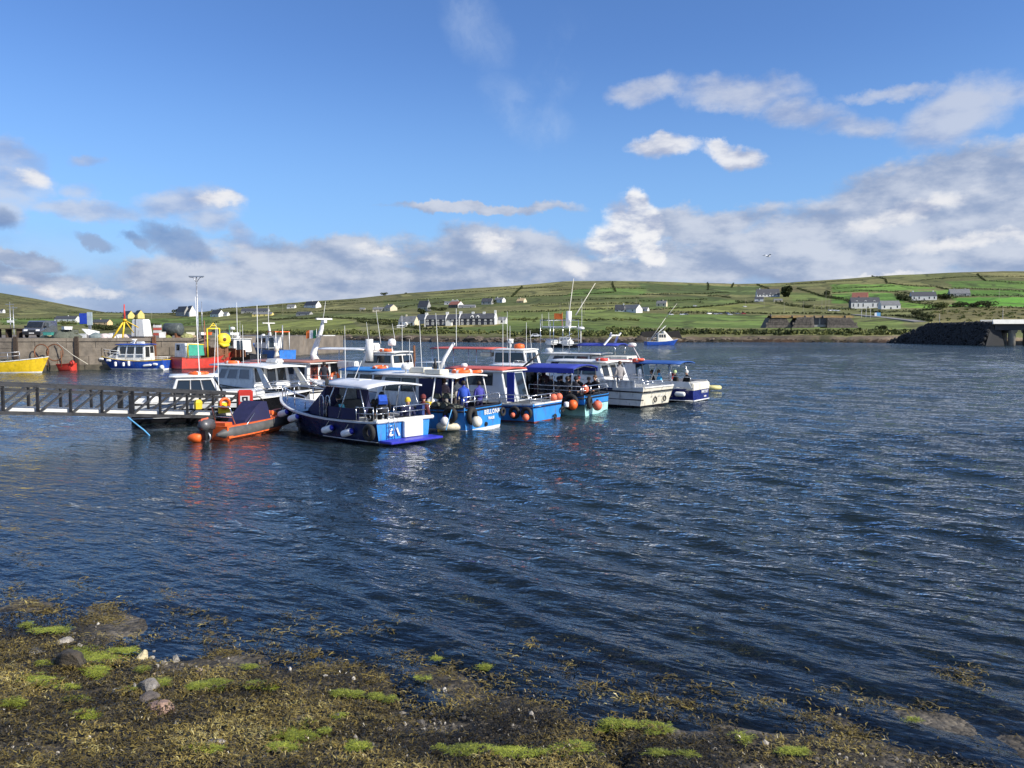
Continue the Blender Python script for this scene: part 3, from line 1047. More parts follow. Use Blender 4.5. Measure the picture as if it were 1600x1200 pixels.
    tag(link('pebbles', np_mesh('pebbles', V.reshape(-1, 3), F, pm, False, {'tone': np.repeat(r.uniform(0, 1, n), 12)})), 'small stones and shells among the weed', None, None, 'stuff')


build_weed()


def rock(px, py, w_px, h_px, c, label, seed, z=None, flat=0.6, tilt=0.0):
    p = P(px, py, 0.1)
    z0 = float(shore_z(p.x, p.y)) if z is None else z
    mpp = math.hypot(p.y, CAMH) / FPX
    rx, rz = w_px * mpp / 2, h_px * mpp / 2 * 1.15
    ry = rx * 0.8
    bm = bmesh.new()
    bmesh.ops.create_icosphere(bm, subdivisions=4, radius=1.0)
    cuts = []
    rr = random.Random(seed)
    for _ in range(16):
        cuts.append((Vector((rr.gauss(0, 1), rr.gauss(0, 1), rr.gauss(0, .9))).normalized(), rr.uniform(0.50, 0.84)))
    for v in bm.verts:
        co = v.co.copy()
        for nrm, d in cuts:
            e = co.dot(nrm) - d
            if e > 0:
                co -= nrm * e * 0.98
        co *= 1 + 0.10 * noise.noise(co * 2.0 + Vector((seed * 3.1, 0, 0))) + 0.04 * noise.noise(co * 6.0 + Vector((seed, 5, 0)))
        v.co = Vector((co.x * rx, co.y * ry, co.z * rz))
    me = bpy.data.meshes.new('rock')
    bm.to_mesh(me)
    bm.free()
    for q in me.polygons:
        q.use_smooth = False
    me.materials.append(mat('rock_%s' % seed, c, 0.75, 0, 0.45, 6.0, 0.9, 40.0, 0.6))
    o = link('rock', me)
    o.location = (p.x, p.y + ry * 0.3, z0 + rz * 0.36)
    o.rotation_euler = (0, tilt, rr.uniform(-0.5, 0.5))
    tag(o, label, 'rock', 'loose rocks on the weedy shore')


rock(110, 1040, 56, 36, (.050, .042, .030), 'large dark rock capped with green weed at left of the beach', 1)
rock(232, 1074, 38, 24, (.20, .185, .165), 'grey rounded rock with green weed at its right end', 2)
rock(249, 1111, 54, 22, (.33, .215, .16), 'flat pinkish brown rock behind the grey rounded rock, nearer the camera', 3, flat=.4)
rock(221, 1019, 20, 20, (.50, .43, .26), 'small cream yellow rock at the water edge', 4)
rock(274, 1022, 14, 15, (.30, .28, .24), 'small pale grey rock standing just in the water edge', 5)
rock(239, 1047, 12, 8, (.50, .38, .24), 'small sandy orange stone between weed and water edge', 6)
rock(98, 1000, 34, 12, (.34, .31, .26), 'pale weathered flat stone near the highest green weed', 7)
rock(55, 1016, 34, 8, (.36, .33, .28), 'long pale flat stone lying at far left in the weed', 8)
rock(512, 1136, 14, 11, (.62, .58, .54), 'small white stone alone in brown weed', 9)
rock(443, 1145, 14, 14, (.46, .38, .31), 'small buff stone left of the white stone', 10)
rock(210, 1071, 10, 18, (.50, .47, .42), 'narrow white stone leaning on the grey rounded rock', 11)
rock(180, 1075, 18, 9, (.48, .45, .38), 'flat white stone left of the grey rounded rock', 12)
rock(228, 1092, 44, 14, (.12, .10, .085), 'dark broken slab between the grey and the pinkish rock', 13)
rock(312, 1042, 18, 12, (.30, .23, .18), 'reddish stone at right end of the shell bank', 14)
rock(140, 1018, 22, 9, (.36, .33, .30), 'pale stone resting against the large dark rock', 15)
rock(1313, 1103, 14, 6, (.40, .38, .30), 'small pale stone awash in the shallow water on the right', 16, z=-0.02)
rock(375, 1101, 20, 10, (.26, .24, .20), 'small grey stone half buried in weed under the green strips', 17)
rock(338, 1170, 30, 12, (.34, .31, .28), 'light grey slab lying in the weed near the lower edge', 18)
# ================================================================== BOAT KIT (local axes: x forward from the stern, y to port, z up)
WHITE = mat('white_gelcoat', (.74, .74, .71), 0.28, 0, 0.06, 2.0, 0, 30, 0.6)
CREAM = mat('cream_gelcoat', (.72, .68, .56), 0.3, 0, 0.06, 2.0, 0, 30, 0.6)
GREYW = mat('grey_white_paint', (.55, .57, .58), 0.4, 0, 0.08, 2.0, 0, 30, 0.15)
NAVY = mat('navy_paint', (.010, .016, .065), 0.22, 0, 0.12, 2.0, 0, 30, 0.6)
NAVYC = mat('navy_canvas', (.012, .014, .060), 0.8, 0, 0.15, 5.0, 0.4, 60)
BLUEC = mat('blue_canvas', (.022, .040, .30), 0.75, 0, 0.15, 5.0, 0.4, 60)
SKYC = mat('sky_blue_canvas', (.03, .20, .52), 0.7, 0, 0.12, 5.0, 0.4, 60)
ROYAL = mat('royal_blue_paint', (.016, .075, .38), 0.3, 0, 0.1, 2.0, 0, 30, 0.6)
AZURE = mat('azure_blue_paint', (.03, .225, .60), 0.35, 0, 0.08, 2.0, 0, 30, 0.6)
MIDB = mat('mid_blue_paint', (.025, .16, .52), 0.35, 0, 0.1, 2.0, 0, 30, 0.6)
AQUA = mat('pale_aqua_paint', (.36, .66, .62), 0.4, 0, 0.08, 2.0, 0, 30, 0.6)
BLACKP = mat('black_paint', (.012, .012, .015), 0.3, 0, 0.2, 2.0, 0, 30, 0.05)
RED = mat('red_paint', (.55, .045, .03), 0.4, 0, 0.12, 2.0, 0, 30, 0.6)
REDROOF = mat('faded_red_roof', (.50, .10, .075), 0.55, 0, 0.15, 2.0, 0, 30, 0.15)
BROWNROOF = mat('brown_red_roof', (.33, .15, .11), 0.6, 0, 0.12, 2.0, 0, 30, 0.1)
DOORRED = mat('varnished_red_door', (.22, .045, .025), 0.35, 0, 0.15, 4.0)
ORANGE = mat('orange_plastic', (.80, .13, .02), 0.45, 0, 0.1, 4.0)
ORHULL = mat('orange_tube_rubber', (.72, .12, .025), 0.5, 0, 0.1, 4.0)
SALMON = mat('faded_orange_buoy', (.72, .16, .085), 0.5, 0, 0.12, 5.0)
YELLOW = mat('yellow_paint', (.78, .52, .02), 0.4, 0, 0.12, 2.0, 0, 30, 0.6)
YELL2 = mat('yellow_plastic', (.82, .60, .03), 0.45, 0, 0.08, 2.0)
GREENC = mat('green_canvas', (.03, .30, .20), 0.7, 0, 0.15, 3.0, 0.3, 40)
RUST = mat('rusty_steel', (.20, .085, .04), 0.85, 0.2, 0.35, 5.0, 0.5, 40)
GALV = mat('galvanised_steel', (.46, .47, .48), 0.38, 0.75, 0.15, 6.0)
STEEL = mat('stainless_tube', (.62, .63, .64), 0.22, 0.9, 0.06, 6.0)
DARKST = mat('dark_galvanised_truss', (.034, .035, .038), 0.5, 0.3, 0.3, 4.0, 0.3, 50)
TYRE = mat('tyre_rubber', (.016, .015, .014), 0.75, 0, 0.25, 6.0, 0.5, 60)
GLASS = mat('dark_window_glass', (.014, .018, .022), 0.06, 0, 0.1, 2.0, spec=0.8)
GLASSB = mat('clear_screen_glass', (.10, .13, .17), 0.05, 0, 0.1, 2.0, spec=0.9)
DECKG = mat('grey_deck', (.24, .25, .25), 0.7, 0, 0.15, 5.0, 0.3, 60)
ROPE = mat('pale_rope', (.50, .46, .36), 0.85, 0, 0.15, 30.0)
BLROPE = mat('blue_rope', (.10, .34, .62), 0.85, 0, 0.15, 30.0)
SILVERC = mat('silver_canopy_vinyl', (.58, .60, .64), 0.4, 0, 0.08, 3.0)
RUBBERG = mat('grey_tube_rubber', (.085, .085, .083), 0.55, 0, 0.15, 4.0)
FENDW = mat('white_fender', (.78, .78, .76), 0.4, 0, 0.06, 5.0, 0, 30, 0.2)
FENDB = mat('blue_fender_end', (.03, .04, .42), 0.4)
BLACKPL = mat('black_plastic', (.014, .014, .015), 0.45, 0, 0.2, 5.0)
CONC = mat('pontoon_concrete', (.36, .34, .29), 0.85, 0, 0.2, 3.0, 0.4, 40, 0.3)
TIMBER = mat('dark_timber', (.055, .038, .026), 0.85, 0, 0.3, 8.0, 0.6, 40)
ANTIF = mat('antifouling_red', (.16, .035, .03), 0.6, 0, 0.2, 4.0)
NETG = mat('fishing_net_grey', (.10, .11, .085), 0.9, 0, 0.4, 14.0, 0.9, 60)
BOATS = {}


def WL(root, p):
    a = root.rotation_euler[2]
    c, s = math.cos(a), math.sin(a)
    return Vector((root.location[0] + p[0] * c - p[1] * s, root.location[1] + p[0] * s + p[1] * c, root.location[2] + p[2]))


def boat_root(name, label, px, py, head, B, tw=0.86, group=None, side=1, back=0.0):
    """px,py: the waterline corner of the stern that the camera sees; head: degrees the bow points left of straight away"""
    p = P(px, py, 0)
    a = R(90 + head)
    port = Vector((-math.sin(a), math.cos(a), 0))
    loc = p - port * (side * B / 2 * tw * 0.9) + Vector((math.cos(a), math.sin(a), 0)) * back
    return empty(name, loc, a, label, 'boat', group)


def hull(root, L, B, zs, zm, zb, top, boot=None, transom=None, cap=None, deckm=None, stripe=None, tw=0.86, rake=None, deck_z=0.35, fore=0.62,
         boot_h=0.13, rub=None, trk=0.0, full=2.6, band=None, band_h=0.5, draft=0.35, foredeck=None, stripe_h=0.84):
    rake = 0.13 * L if rake is None else rake
    ts = [0, .05, .12, .22, .34, .46, .58, .68, .77, .85, .91, .955, .985, 1.0]

    def bs(t):
        w = tw + (1 - tw) * min(1, t / 0.32) ** 0.8
        if t > .36:
            w *= max(0.0, 1 - ((t - .36) / .64) ** full)
        return max(0.025, B / 2 * w)

    def bw(t):
        w = (tw + (1 - tw) * min(1, t / 0.32)) * 0.90
        if t > .22:
            w *= max(0.0, 1 - ((t - .22) / .78) ** 1.9)
        return max(0.02, B / 2 * w)

    def zsh(t):
        a = 2 * (zs + zb - 2 * zm)
        b = zb - zs - a
        return zs + b * t + a * t * t

    def xs(t, f):
        return t * (L - rake * (1 - f)) - trk * f * (1 - t)
    lev = [('k', 0), ('c', 0), ('f', 0.0), ('b', boot_h), ('f', band_h), ('f', stripe_h), ('f', 1.0)]

    def half(t):
        out = []
        H = zsh(t)
        for kind, f in lev:
            if kind == 'k':
                out.append((xs(t, -0.2), 0.0, -draft))
            elif kind == 'c':
                out.append((xs(t, -0.1), bw(t) * 0.82, -draft * 0.55))
            else:
                g = f / H if kind == 'b' else f
                y = bw(t) + (bs(t) - bw(t)) * (g ** 0.75 if g > 0 else 0)
                out.append((xs(t, g), y, H * g))
        return out
    rings = []
    for t in ts:
        h = half(t)
        rings.append(h[::-1] + [(p[0], -p[1], p[2]) for p in h[1:]])
    n = len(lev)
    mats = [top, boot or top, stripe or top, band or top]

    def mi(i, k):
        j = k if k < n - 1 else 2 * n - 3 - k        # 0 = strip under the sheer
        return (2 if stripe else 0) if j == 0 else 0 if j == 1 else (3 if band else 0) if j == 2 else 1
    m = MB()
    m.loft(rings, closed=False, mi_fn=mi, smooth=True)
    o = m.build('hull', mats, root)
    m = MB()
    r0 = rings[0]
    lo = [p for p in r0]
    mt = [transom or top, boot or top, stripe or top, band or top]
    for k in range(n - 1):
        j = k
        a, b = r0[k], r0[k + 1]
        c, d = r0[2 * n - 3 - k], r0[2 * n - 2 - k]
        m.add([a, b, c, d], [(0, 1, 2, 3)] if k < n - 2 else [(0, 1, 3)], (2 if stripe else 0) if j == 0 else 0 if j == 1 else (3 if band else 0) if j == 2 else 1)
    m.build('transom', mt, root)
    # cap rail along the sheer, round the stern as well
    m = MB()
    po, pi = [], []
    for t in ts:
        b, z = bs(t), zsh(t)
        po.append((xs(t, 1), b + 0.03, z)); pi.append((xs(t, 1) + (0.09 if t == 0 else 0) - (0.12 if t == 1 else 0), max(0.0, b - 0.09), z))
    th = 0.05
    for sgn in (1, -1):
        rg = []
        for a, b in zip(po, pi):
            rg.append([(a[0], sgn * a[1], a[2] - th), (a[0], sgn * a[1], a[2] + 0.012), (b[0], sgn * b[1], b[2] + 0.012), (b[0], sgn * b[1], b[2] - th)])
        m.loft(rg, smooth=False)
    m.box(-trk - 0.035, -trk + 0.085, -bs(0) + 0.10, bs(0) - 0.10, zs - th, zs + 0.0095)
    m.build('gunwale', cap or WHITE, root)
    # inside: bulwark and deck
    m = MB()
    tf = [t for t in ts if t < fore] + [fore]
    e = [(xs(t, 1), bs(t) - 0.075, zsh(t) - 0.01) for t in tf]
    e[0] = (e[0][0] + 0.09, e[0][1], e[0][2])
    fl = [(xs(t, deck_z / zsh(t)) + (0.09 if i == 0 else 0), max(0.03, bw(t) + (bs(t) - bw(t)) * (deck_z / zsh(t)) ** 0.75 - 0.07)) for i, t in enumerate(tf)]
    rgs = [[(a, b, c), (xa, yb, deck_z), (xa, -yb, deck_z), (a, -b, c)] for (a, b, c), (xa, yb) in zip(e, fl)]
    m.loft(rgs, closed=False, smooth=False, mi_fn=lambda i, k: 1 if k == 1 else 0)
    a, b, c = e[0]
    m.quad((a, b, c), (a, -b, c), (fl[0][0], -fl[0][1], deck_z), (fl[0][0], fl[0][1], deck_z), 0)
    m.build('deck', [cap or WHITE, deckm or DECKG], root)
    if fore < 1:
        m = MB()
        tf = [fore] + [t for t in ts if t > fore]
        rg = []
        for t in tf:
            b, z, x = max(0.012, bs(t) - 0.07), zsh(t), xs(t, 1)
            if t == 1:
                x -= 0.10
            rg.append([(x, b, z - 0.012), (x, b * 0.5, z + 0.05 * b), (x, -b * 0.5, z + 0.05 * b), (x, -b, z - 0.012)])
        m.loft(rg, closed=False, smooth=True)
        x, b, z = xs(fore, 1), bs(fore) - 0.07, zsh(fore)
        m.quad((x, b, z - .01), (x, -b, z - .01), (fl[-1][0], -fl[-1][1], deck_z), (fl[-1][0], fl[-1][1], deck_z))
        m.build('foredeck', foredeck or deckm or DECKG, root)
    if rub:
        m = MB()
        for sgn in (1, -1):
            m.tube([(xs(t, .86), sgn * (bs(t) * 0.995 + 0.015), zsh(t) - 0.14) for t in ts], 0.04, 6)
        m.tube([(-trk - 0.02, bs(0) * .97, zs - 0.14), (-trk - 0.02, -bs(0) * .97, zs - 0.14)], 0.04, 6)
        m.build('rub_rail', rub, root)
    root['L'] = L
    return dict(bs=bs, zsh=zsh, xs=xs, L=L, B=B)


class Cab:
    """a wheelhouse: eight corners, with windows, doors and frames set proud of its walls"""
    def __init__(self, root, x0, x1, wb, wt, z0, z1, m, rf=0.0, ra=0.0, name='wheelhouse', wf=None, aft_mat=None):
        wf = wf or wb
        k = wt / wb
        self.c = dict(apb=(x0, wb, z0), fpb=(x1, wf, z0), fsb=(x1, -wf, z0), asb=(x0, -wb, z0),
                      apt=(x0 + ra, wt, z1), fpt=(x1 - rf, wf * k, z1), fst=(x1 - rf, -wf * k, z1), ast=(x0 + ra, -wt, z1))
        c = self.c
        self.root = root
        b = MB()
        b.hexa([c['asb'], c['fsb'], c['fpb'], c['apb'], c['ast'], c['fst'], c['fpt'], c['apt']])
        bm = bmesh.new()
        me = b.mesh(name, m)
        bm.from_mesh(me)
        bmesh.ops.bevel(bm, geom=[e for e in bm.edges], offset=0.045, segments=2, affect='EDGES', profile=0.6)
        bm.to_mesh(me)
        bm.free()
        self.o = link(name, me, root)
        self.face = dict(port=('apb', 'fpb', 'fpt', 'apt'), stbd=('fsb', 'asb', 'ast', 'fst'), aft=('asb', 'apb', 'apt', 'ast'), front=('fpb', 'fsb', 'fst', 'fpt'))

    def at(self, f, u, v, off):
        a, b, c, d = [Vector(self.c[k]) for k in self.face[f]]
        if f == 'aft':
            u = 1 - u                                   # 0 = port end, 1 = starboard end, as seen from astern
        n = (b - a).cross(d - a).normalized()
        if f in ('port', 'stbd', 'aft', 'front'):
            n = -n if n.dot((a + b + c + d) / 4 - Vector((sum(Vector(q)[0] for q in self.c.values()) / 8, 0, sum(Vector(q)[2] for q in self.c.values()) / 8))) < 0 else n
        return (a * (1 - u) + b * u) * (1 - v) + (d * (1 - u) + c * u) * v + n * off

    def win(self, f, u0, v0, u1, v1, glass=None, frame=None, fw=0.035, name='window', skew=0.0):
        q = lambda du, dv, o, uu, vv: self.at(f, uu + du, vv + dv, o)
        P4 = [(u0, v0), (u1, v0), (u1 + skew, v1), (u0 + skew, v1)]
        m = MB()
        g = [self.at(f, u, v, 0.012) for u, v in P4]
        m.add(g, [(0, 1, 2, 3)], 0)
        ce = sum(g, Vector()) / 4
        nrm = self.at(f, .5, .5, 1) - self.at(f, .5, .5, 0)
        inn = [p + nrm * 0.016 for p in g]
        outr = []
        for p in inn:
            d = (p - ce)
            outr.append(p + d.normalized() * fw * 1.4)
        vs = inn + outr + [p - nrm * 0.028 for p in outr]
        fs = [(i, (i + 1) % 4, 4 + (i + 1) % 4, 4 + i) for i in range(4)] + [(4 + i, 4 + (i + 1) % 4, 8 + (i + 1) % 4, 8 + i) for i in range(4)]
        m.add(vs, fs, 1)
        return m.build(name, [glass or GLASS, frame or BLACKPL], self.root)


def roof(root, x0, x1, hw, z, m, th=0.05, camber=0.10, hw1=None, droop=0.0, name='roof', zf=0.0, nx=7, skirt=0.0):
    """cambered slab; hw1 = half width at the front; droop lowers the aft edge; zf raises the front"""
    hw1 = hw1 or hw
    b = MB()
    rings = []
    ny = 8
    for i in range(nx):
        t = i / (nx - 1)
        x = x0 + (x1 - x0) * t
        w = hw + (hw1 - hw) * t
        if t > .8:
            w *= 1 - 0.10 * ((t - .8) / .2) ** 2
        zz = z + zf * t - droop * (1 - t) ** 3
        up, dn = [], []
        for k in range(ny + 1):
            y = -w + 2 * w * k / ny
            h = camber * (1 - (y / w) ** 2)
            up.append((x, y, zz + h + th))
            dn.append((x, y, zz + h))
        rings.append(up + dn[::-1])
    b.loft(rings, smooth=True)
    if skirt:
        for s in (-1, 1):
            b.box(x0, x1, s * hw - 0.012, s * hw + 0.012, z - skirt, z + th)
    return b.build(name, m, root)


def rail(root, pts, h, m=None, r=0.022, mid=True, name='rail'):
    """guard rail on stanchions through points (x, y, z)"""
    b = MB()
    top = [(p[0], p[1], p[2] + h) for p in pts]
    b.tube(top, r, 6)
    if mid:
        b.tube([(p[0], p[1], p[2] + h * 0.52) for p in pts], r * 0.7, 5)
    for p, q in zip(pts, top):
        b.tube([p, q], r * 0.9, 5)
    return b.build(name, m or STEEL, root)


def antenna(root, p, h, lean=(0, 0), r=0.0145, m=None, name='antenna'):
    b = MB()
    q = (p[0] + lean[0], p[1] + lean[1], p[2] + h)
    mid = tuple(a + (c - a) * .12 for a, c in zip(p, q))
    b.tube([p, mid, q], [r * 1.5, r, r * 0.55], 6)
    return b.build(name, m or WHITE, root)


def dome(root, p, r=0.18, h=0.18, m=None, name='radar_dome', post=0.0):
    b = MB()
    b.lathe([(r * .9, 0), (r, h * .25), (r, h * .6), (r * .75, h * .9), (0.0001, h)], 14, p)
    if post:
        b.tube([(p[0], p[1], p[2] - post), p], 0.03, 6)
    return b.build(name, m or WHITE, root)


def scanner(root, p, L=0.9, m=None):
    b = MB()
    b.box(p[0] - .12, p[0] + .12, p[1] - .12, p[1] + .12, p[2], p[2] + .16)
    b.hexa([(p[0] - .05, p[1] - L / 2, p[2] + .18), (p[0] + .05, p[1] - L / 2, p[2] + .18), (p[0] + .05, p[1] + L / 2, p[2] + .18), (p[0] - .05, p[1] + L / 2, p[2] + .18),
            (p[0] - .04, p[1] - L / 2, p[2] + .27), (p[0] + .04, p[1] - L / 2, p[2] + .27), (p[0] + .04, p[1] + L / 2, p[2] + .27), (p[0] - .04, p[1] + L / 2, p[2] + .27)])
    return b.build('radar_scanner', m or WHITE, root)


def poles(root, prs, r=0.025, m=None, name='pole'):
    for a, c in prs:
        b = MB()
        b.tube([a, c], r, 6)
        b.build(name, m or STEEL, root)


def slab(root, name, x0, x1, y0, y1, z0, z1, m, bev=0.02):
    b = MB()
    b.box(x0, x1, y0, y1, z0, z1)
    me = b.mesh(name, m)
    bm = bmesh.new()
    bm.from_mesh(me)
    bmesh.ops.bevel(bm, geom=list(bm.edges), offset=min(bev, (x1 - x0) * .3, (y1 - y0) * .3, (z1 - z0) * .3), segments=2, affect='EDGES')
    bm.to_mesh(me)
    bm.free()
    return link(name, me, root)


def lettering(root, body, size, p, normal_rz, m, tilt=0.0, name='lettering', space=1.0):
    """raised flat letters; p local, facing along -x of the boat when normal_rz = -90"""
    cu = bpy.data.curves.new(name, 'FONT')
    cu.body = body
    cu.size = size
    cu.align_x = 'CENTER'
    cu.align_y = 'CENTER'
    cu.extrude = 0.006
    cu.offset = 0.006
    cu.space_character = space
    cu.resolution_u = 2
    cu.materials.append(m)
    tmp = bpy.data.objects.new(name, cu)
    col.objects.link(tmp)
    me = bpy.data.meshes.new_from_object(tmp.evaluated_get(bpy.context.evaluated_depsgraph_get()))
    bpy.data.objects.remove(tmp)
    o = link(name, me, root)
    o.location = p
    o.rotation_euler = (R(90) - tilt, 0, R(normal_rz))
    return o


# --- loose things that hang on or lie on boats (each its own top-level object)
def fender(root, p, label, L=0.55, r=0.13, ax=(0, 0, 1), ends=True, rope=None, group='boat fenders', m=None):
    e = empty('fender', WL(root, p), root.rotation_euler[2], label, 'fender', group)
    a = Vector(ax).normalized()
    s = a.cross(Vector((0, 0, 1)) if abs(a.z) < .9 else Vector((1, 0, 0))).normalized()
    u = a.cross(s)
    b = MB()
    b.lathe([(r * .35, -L * .5), (r * .85, -L * .44), (r, -L * .34), (r, L * .34), (r * .85, L * .44), (r * .35, L * .5)], 12, (0, 0, 0), (s, u, a))
    b.build('body', m or FENDW, e)
    if ends:
        for sg in (-1, 1):
            b = MB()
            b.lathe([(r * .88, sg * L * .44), (r * .5, sg * L * .51), (r * .22, sg * L * .56), (0.001, sg * L * .58)][::sg], 12, (0, 0, 0), (s, u, a))
            b.build('end_cap', FENDB if ends is True else ends, e)
    if rope:
        b = MB()
        b.tube([a * L * .5, (0, rope[1], rope[0])], 0.012, 4)
        b.build('rope', ROPE, e)
    return e


def life_ring(root, p, ax, label, r=0.32, group='life rings', m=None):
    b = MB()
    b.torus((0, 0, 0), ax, r, r * 0.24, 24, 8, mi_fn=lambda i: 1 if i % 6 == 0 else 0)
    o = b.build('life_ring', [m or ORANGE, WHITE], None, label, 'life ring', group)
    o.location = WL(root, p)
    o.rotation_euler = (0, 0, root.rotation_euler[2])
    return o


def tyre(root, p, ax, label, r=0.30, group='tyre fenders on the boats'):
    b = MB()
    b.torus((0, 0, 0), ax, r * .72, r * 0.30, 20, 8)
    o = b.build('tyre_fender', TYRE, None, label, 'tyre', group)
    o.location = WL(root, p)
    o.rotation_euler = (0, 0, root.rotation_euler[2])
    return o


def buoy(root, p, label, r=0.2, m=None, group='round buoys on the boats', cat='buoy'):
    e = empty('round_buoy', WL(root, p), 0, label, cat, group)
    b = MB()
    b.ball((0, 0, 0), r, 14, 9, sz=1.06)
    b.build('float', m or SALMON, e)
    b = MB()
    b.lathe([(r * .3, 0), (r * .22, r * .22), (r * .1, r * .3)], 8, (0, 0, r * .98))
    b.build('neck', BLACKPL if m is not FENDW else FENDB, e)
    return e


# ------------------------------------------------------------------ people
SKIN = mat('skin', (.52, .30, .21), 0.55, 0, 0.06, 8.0)
HAIRD = mat('dark_hair', (.025, .018, .012), 0.6, 0, 0.2, 20.0)
HAIRB = mat('brown_hair', (.11, .06, .03), 0.6, 0, 0.2, 20.0)
_cloth = {}


def cloth(c):
    k = tuple(round(v, 3) for v in c)
    if k not in _cloth:
        _cloth[k] = mat('cloth_%d' % len(_cloth), c, 0.85, 0, 0.2, 7.0, 0.5, 30)
    return _cloth[k]


def skeleton(pose):
    J = {}
    if pose == 'stand':
        J.update(pel=(0, 0, .93, .15), spi=(0, 0, 1.14, .155), che=(0, .01, 1.36, .175), nec=(0, .015, 1.53, .062))
        lean = 0.0
    elif pose == 'sit':
        J.update(pel=(0, 0, .50, .17), spi=(0, .03, .70, .16), che=(0, .07, .92, .175), nec=(0, .10, 1.08, .062))
    elif pose == 'bend':
        J.update(pel=(0, -.12, .86, .16), spi=(0, .02, 1.04, .165), che=(0, .22, 1.16, .18), nec=(0, .37, 1.20, .062))
    x, y, z, r = J['nec']
    fx = {'stand': 0.02, 'sit': 0.05, 'bend': 0.10}[pose]
    J['jaw'] = (0, y + fx, z + .09, .078)
    J['hea'] = (0, y + fx, z + .17, .098)
    J['top'] = (0, y + fx * .8, z + .245, .072)
    J['nos'] = (0, y + fx + .105, z + .145, .016)
    cx, cy, cz, _ = J['che']
    for s, k in ((1, 'l'), (-1, 'r')):
        J[k + 'sh'] = (s * .19, cy, cz + .05, .088)
        if pose == 'stand':
            J[k + 'el'] = (s * .27, cy - .02, cz - .24, .066)
            J[k + 'wr'] = (s * .25, cy + .18, cz - .40, .044)
            fd = Vector((0, .8, -.5))
        elif pose == 'sit':
            J[k + 'el'] = (s * .27, cy + .05, cz - .22, .068)
            J[k + 'wr'] = (s * .14, cy + .27, cz - .30, .044)
            fd = Vector((-s * .5, .8, -.1))
        else:
            J[k + 'el'] = (s * .29, cy + .14, cz - .20, .068)
            J[k + 'wr'] = (s * .25, cy + .26, cz - .42, .044)
            fd = Vector((0, .4, -.9))
        fd.normalize()
        w = Vector(J[k + 'wr'][:3])
        pl = w + fd * .08
        J[k + 'pa'] = (*pl, .040)
        side = Vector((1, 0, 0))
        for i, (o, l) in enumerate(((-.03, .072), (-.01, .085), (.01, .080), (.03, .062))):
            q = pl + fd * l * .5 + side * o
            J[k + 'f%da' % i] = (*q, .012)
            J[k + 'f%db' % i] = (*(q + fd * l * .5 + Vector((0, -.02, -.02))), .010)
        J[k + 'tha'] = (*(w + fd * .045 - side * s * .042 + Vector((0, .02, .01))), .013)
        J[k + 'thb'] = (*(w + fd * .085 - side * s * .058 + Vector((0, .03, .0))), .011)
        px_, py_, pz_, _ = J['pel']
        J[k + 'hi'] = (s * .105, py_, pz_ - .05, .108)
        if pose == 'sit':
            J[k + 'kn'] = (s * .13, py_ + .43, pz_ + .02, .078)
            J[k + 'an'] = (s * .13, py_ + .46, .10, .056)
        else:
            J[k + 'kn'] = (s * .12, py_ + (.05 if pose == 'stand' else .14), .50, .076)
            J[k + 'an'] = (s * .12, py_ + (-.01 if pose == 'stand' else .04), .10, .054)
        a = J[k + 'an']
        J[k + 'to'] = (s * .14, a[1] + .17, .055, .045)
    E = [('pel', 'spi', 1), ('spi', 'che', 1), ('che', 'nec', 1), ('nec', 'jaw', 0), ('jaw', 'hea', 0), ('hea', 'top', 0), ('hea', 'nos', 0)]
    for k in 'lr':
        E += [('che', k + 'sh', 1), (k + 'sh', k + 'el', 1), (k + 'el', k + 'wr', 1), (k + 'wr', k + 'pa', 0)]
        for i in range(4):
            E += [(k + 'pa', k + 'f%da' % i, 0), (k + 'f%da' % i, k + 'f%db' % i, 0)]
        E += [(k + 'wr', k + 'tha', 0), (k + 'tha', k + 'thb', 0)]
        E += [('pel', k + 'hi', 2), (k + 'hi', k + 'kn', 2), (k + 'kn', k + 'an', 2), (k + 'an', k + 'to', 3)]
    return J, E


_body = {}


def body_mesh(pose):
    if pose in _body:
        return _body[pose]
    J, E = skeleton(pose)
    names = list(J)
    me = bpy.data.meshes.new('person_body')
    me.from_pydata([J[n][:3] for n in names], [(names.index(a), names.index(b)) for a, b, _ in E], [])
    o = bpy.data.objects.new('person_body', me)
    col.objects.link(o)
    md = o.modifiers.new('skin', 'SKIN')
    md.use_smooth_shade = True
    for i, n in enumerate(names):
        sv = me.skin_vertices[0].data[i]
        sv.radius = (J[n][3], J[n][3] * (0.72 if n in ('spi', 'che', 'pel') else 1.0)) if n not in ('che', 'spi', 'pel') else (J[n][3], J[n][3] * .74)
        sv.use_root = (n == 'pel')
    sd = o.modifiers.new('sub', 'SUBSURF')
    sd.levels = 1
    sd.render_levels = 1
    dg = bpy.context.evaluated_depsgraph_get()
    out = bpy.data.meshes.new_from_object(o.evaluated_get(dg))
    bpy.data.objects.remove(o)
    seg = [(Vector(J[a][:3]), Vector(J[b][:3]), m_, (J[a][3] + J[b][3]) / 2) for a, b, m_ in E]
    out.materials.clear()
    for _ in range(4):
        out.materials.append(None)
    for p in out.polygons:
        c = p.center
        best = (9, 0)
        for a, b, m_, r_ in seg:
            t = max(0, min(1, (c - a).dot(b - a) / max(1e-6, (b - a).length_squared)))
            d = (c - (a + (b - a) * t)).length - r_ * 0.9
            if d < best[0]:
                best = (d, m_)
        p.material_index = best[1]
        p.use_smooth = True
    _body[pose] = (out, J)
    return _body[pose]


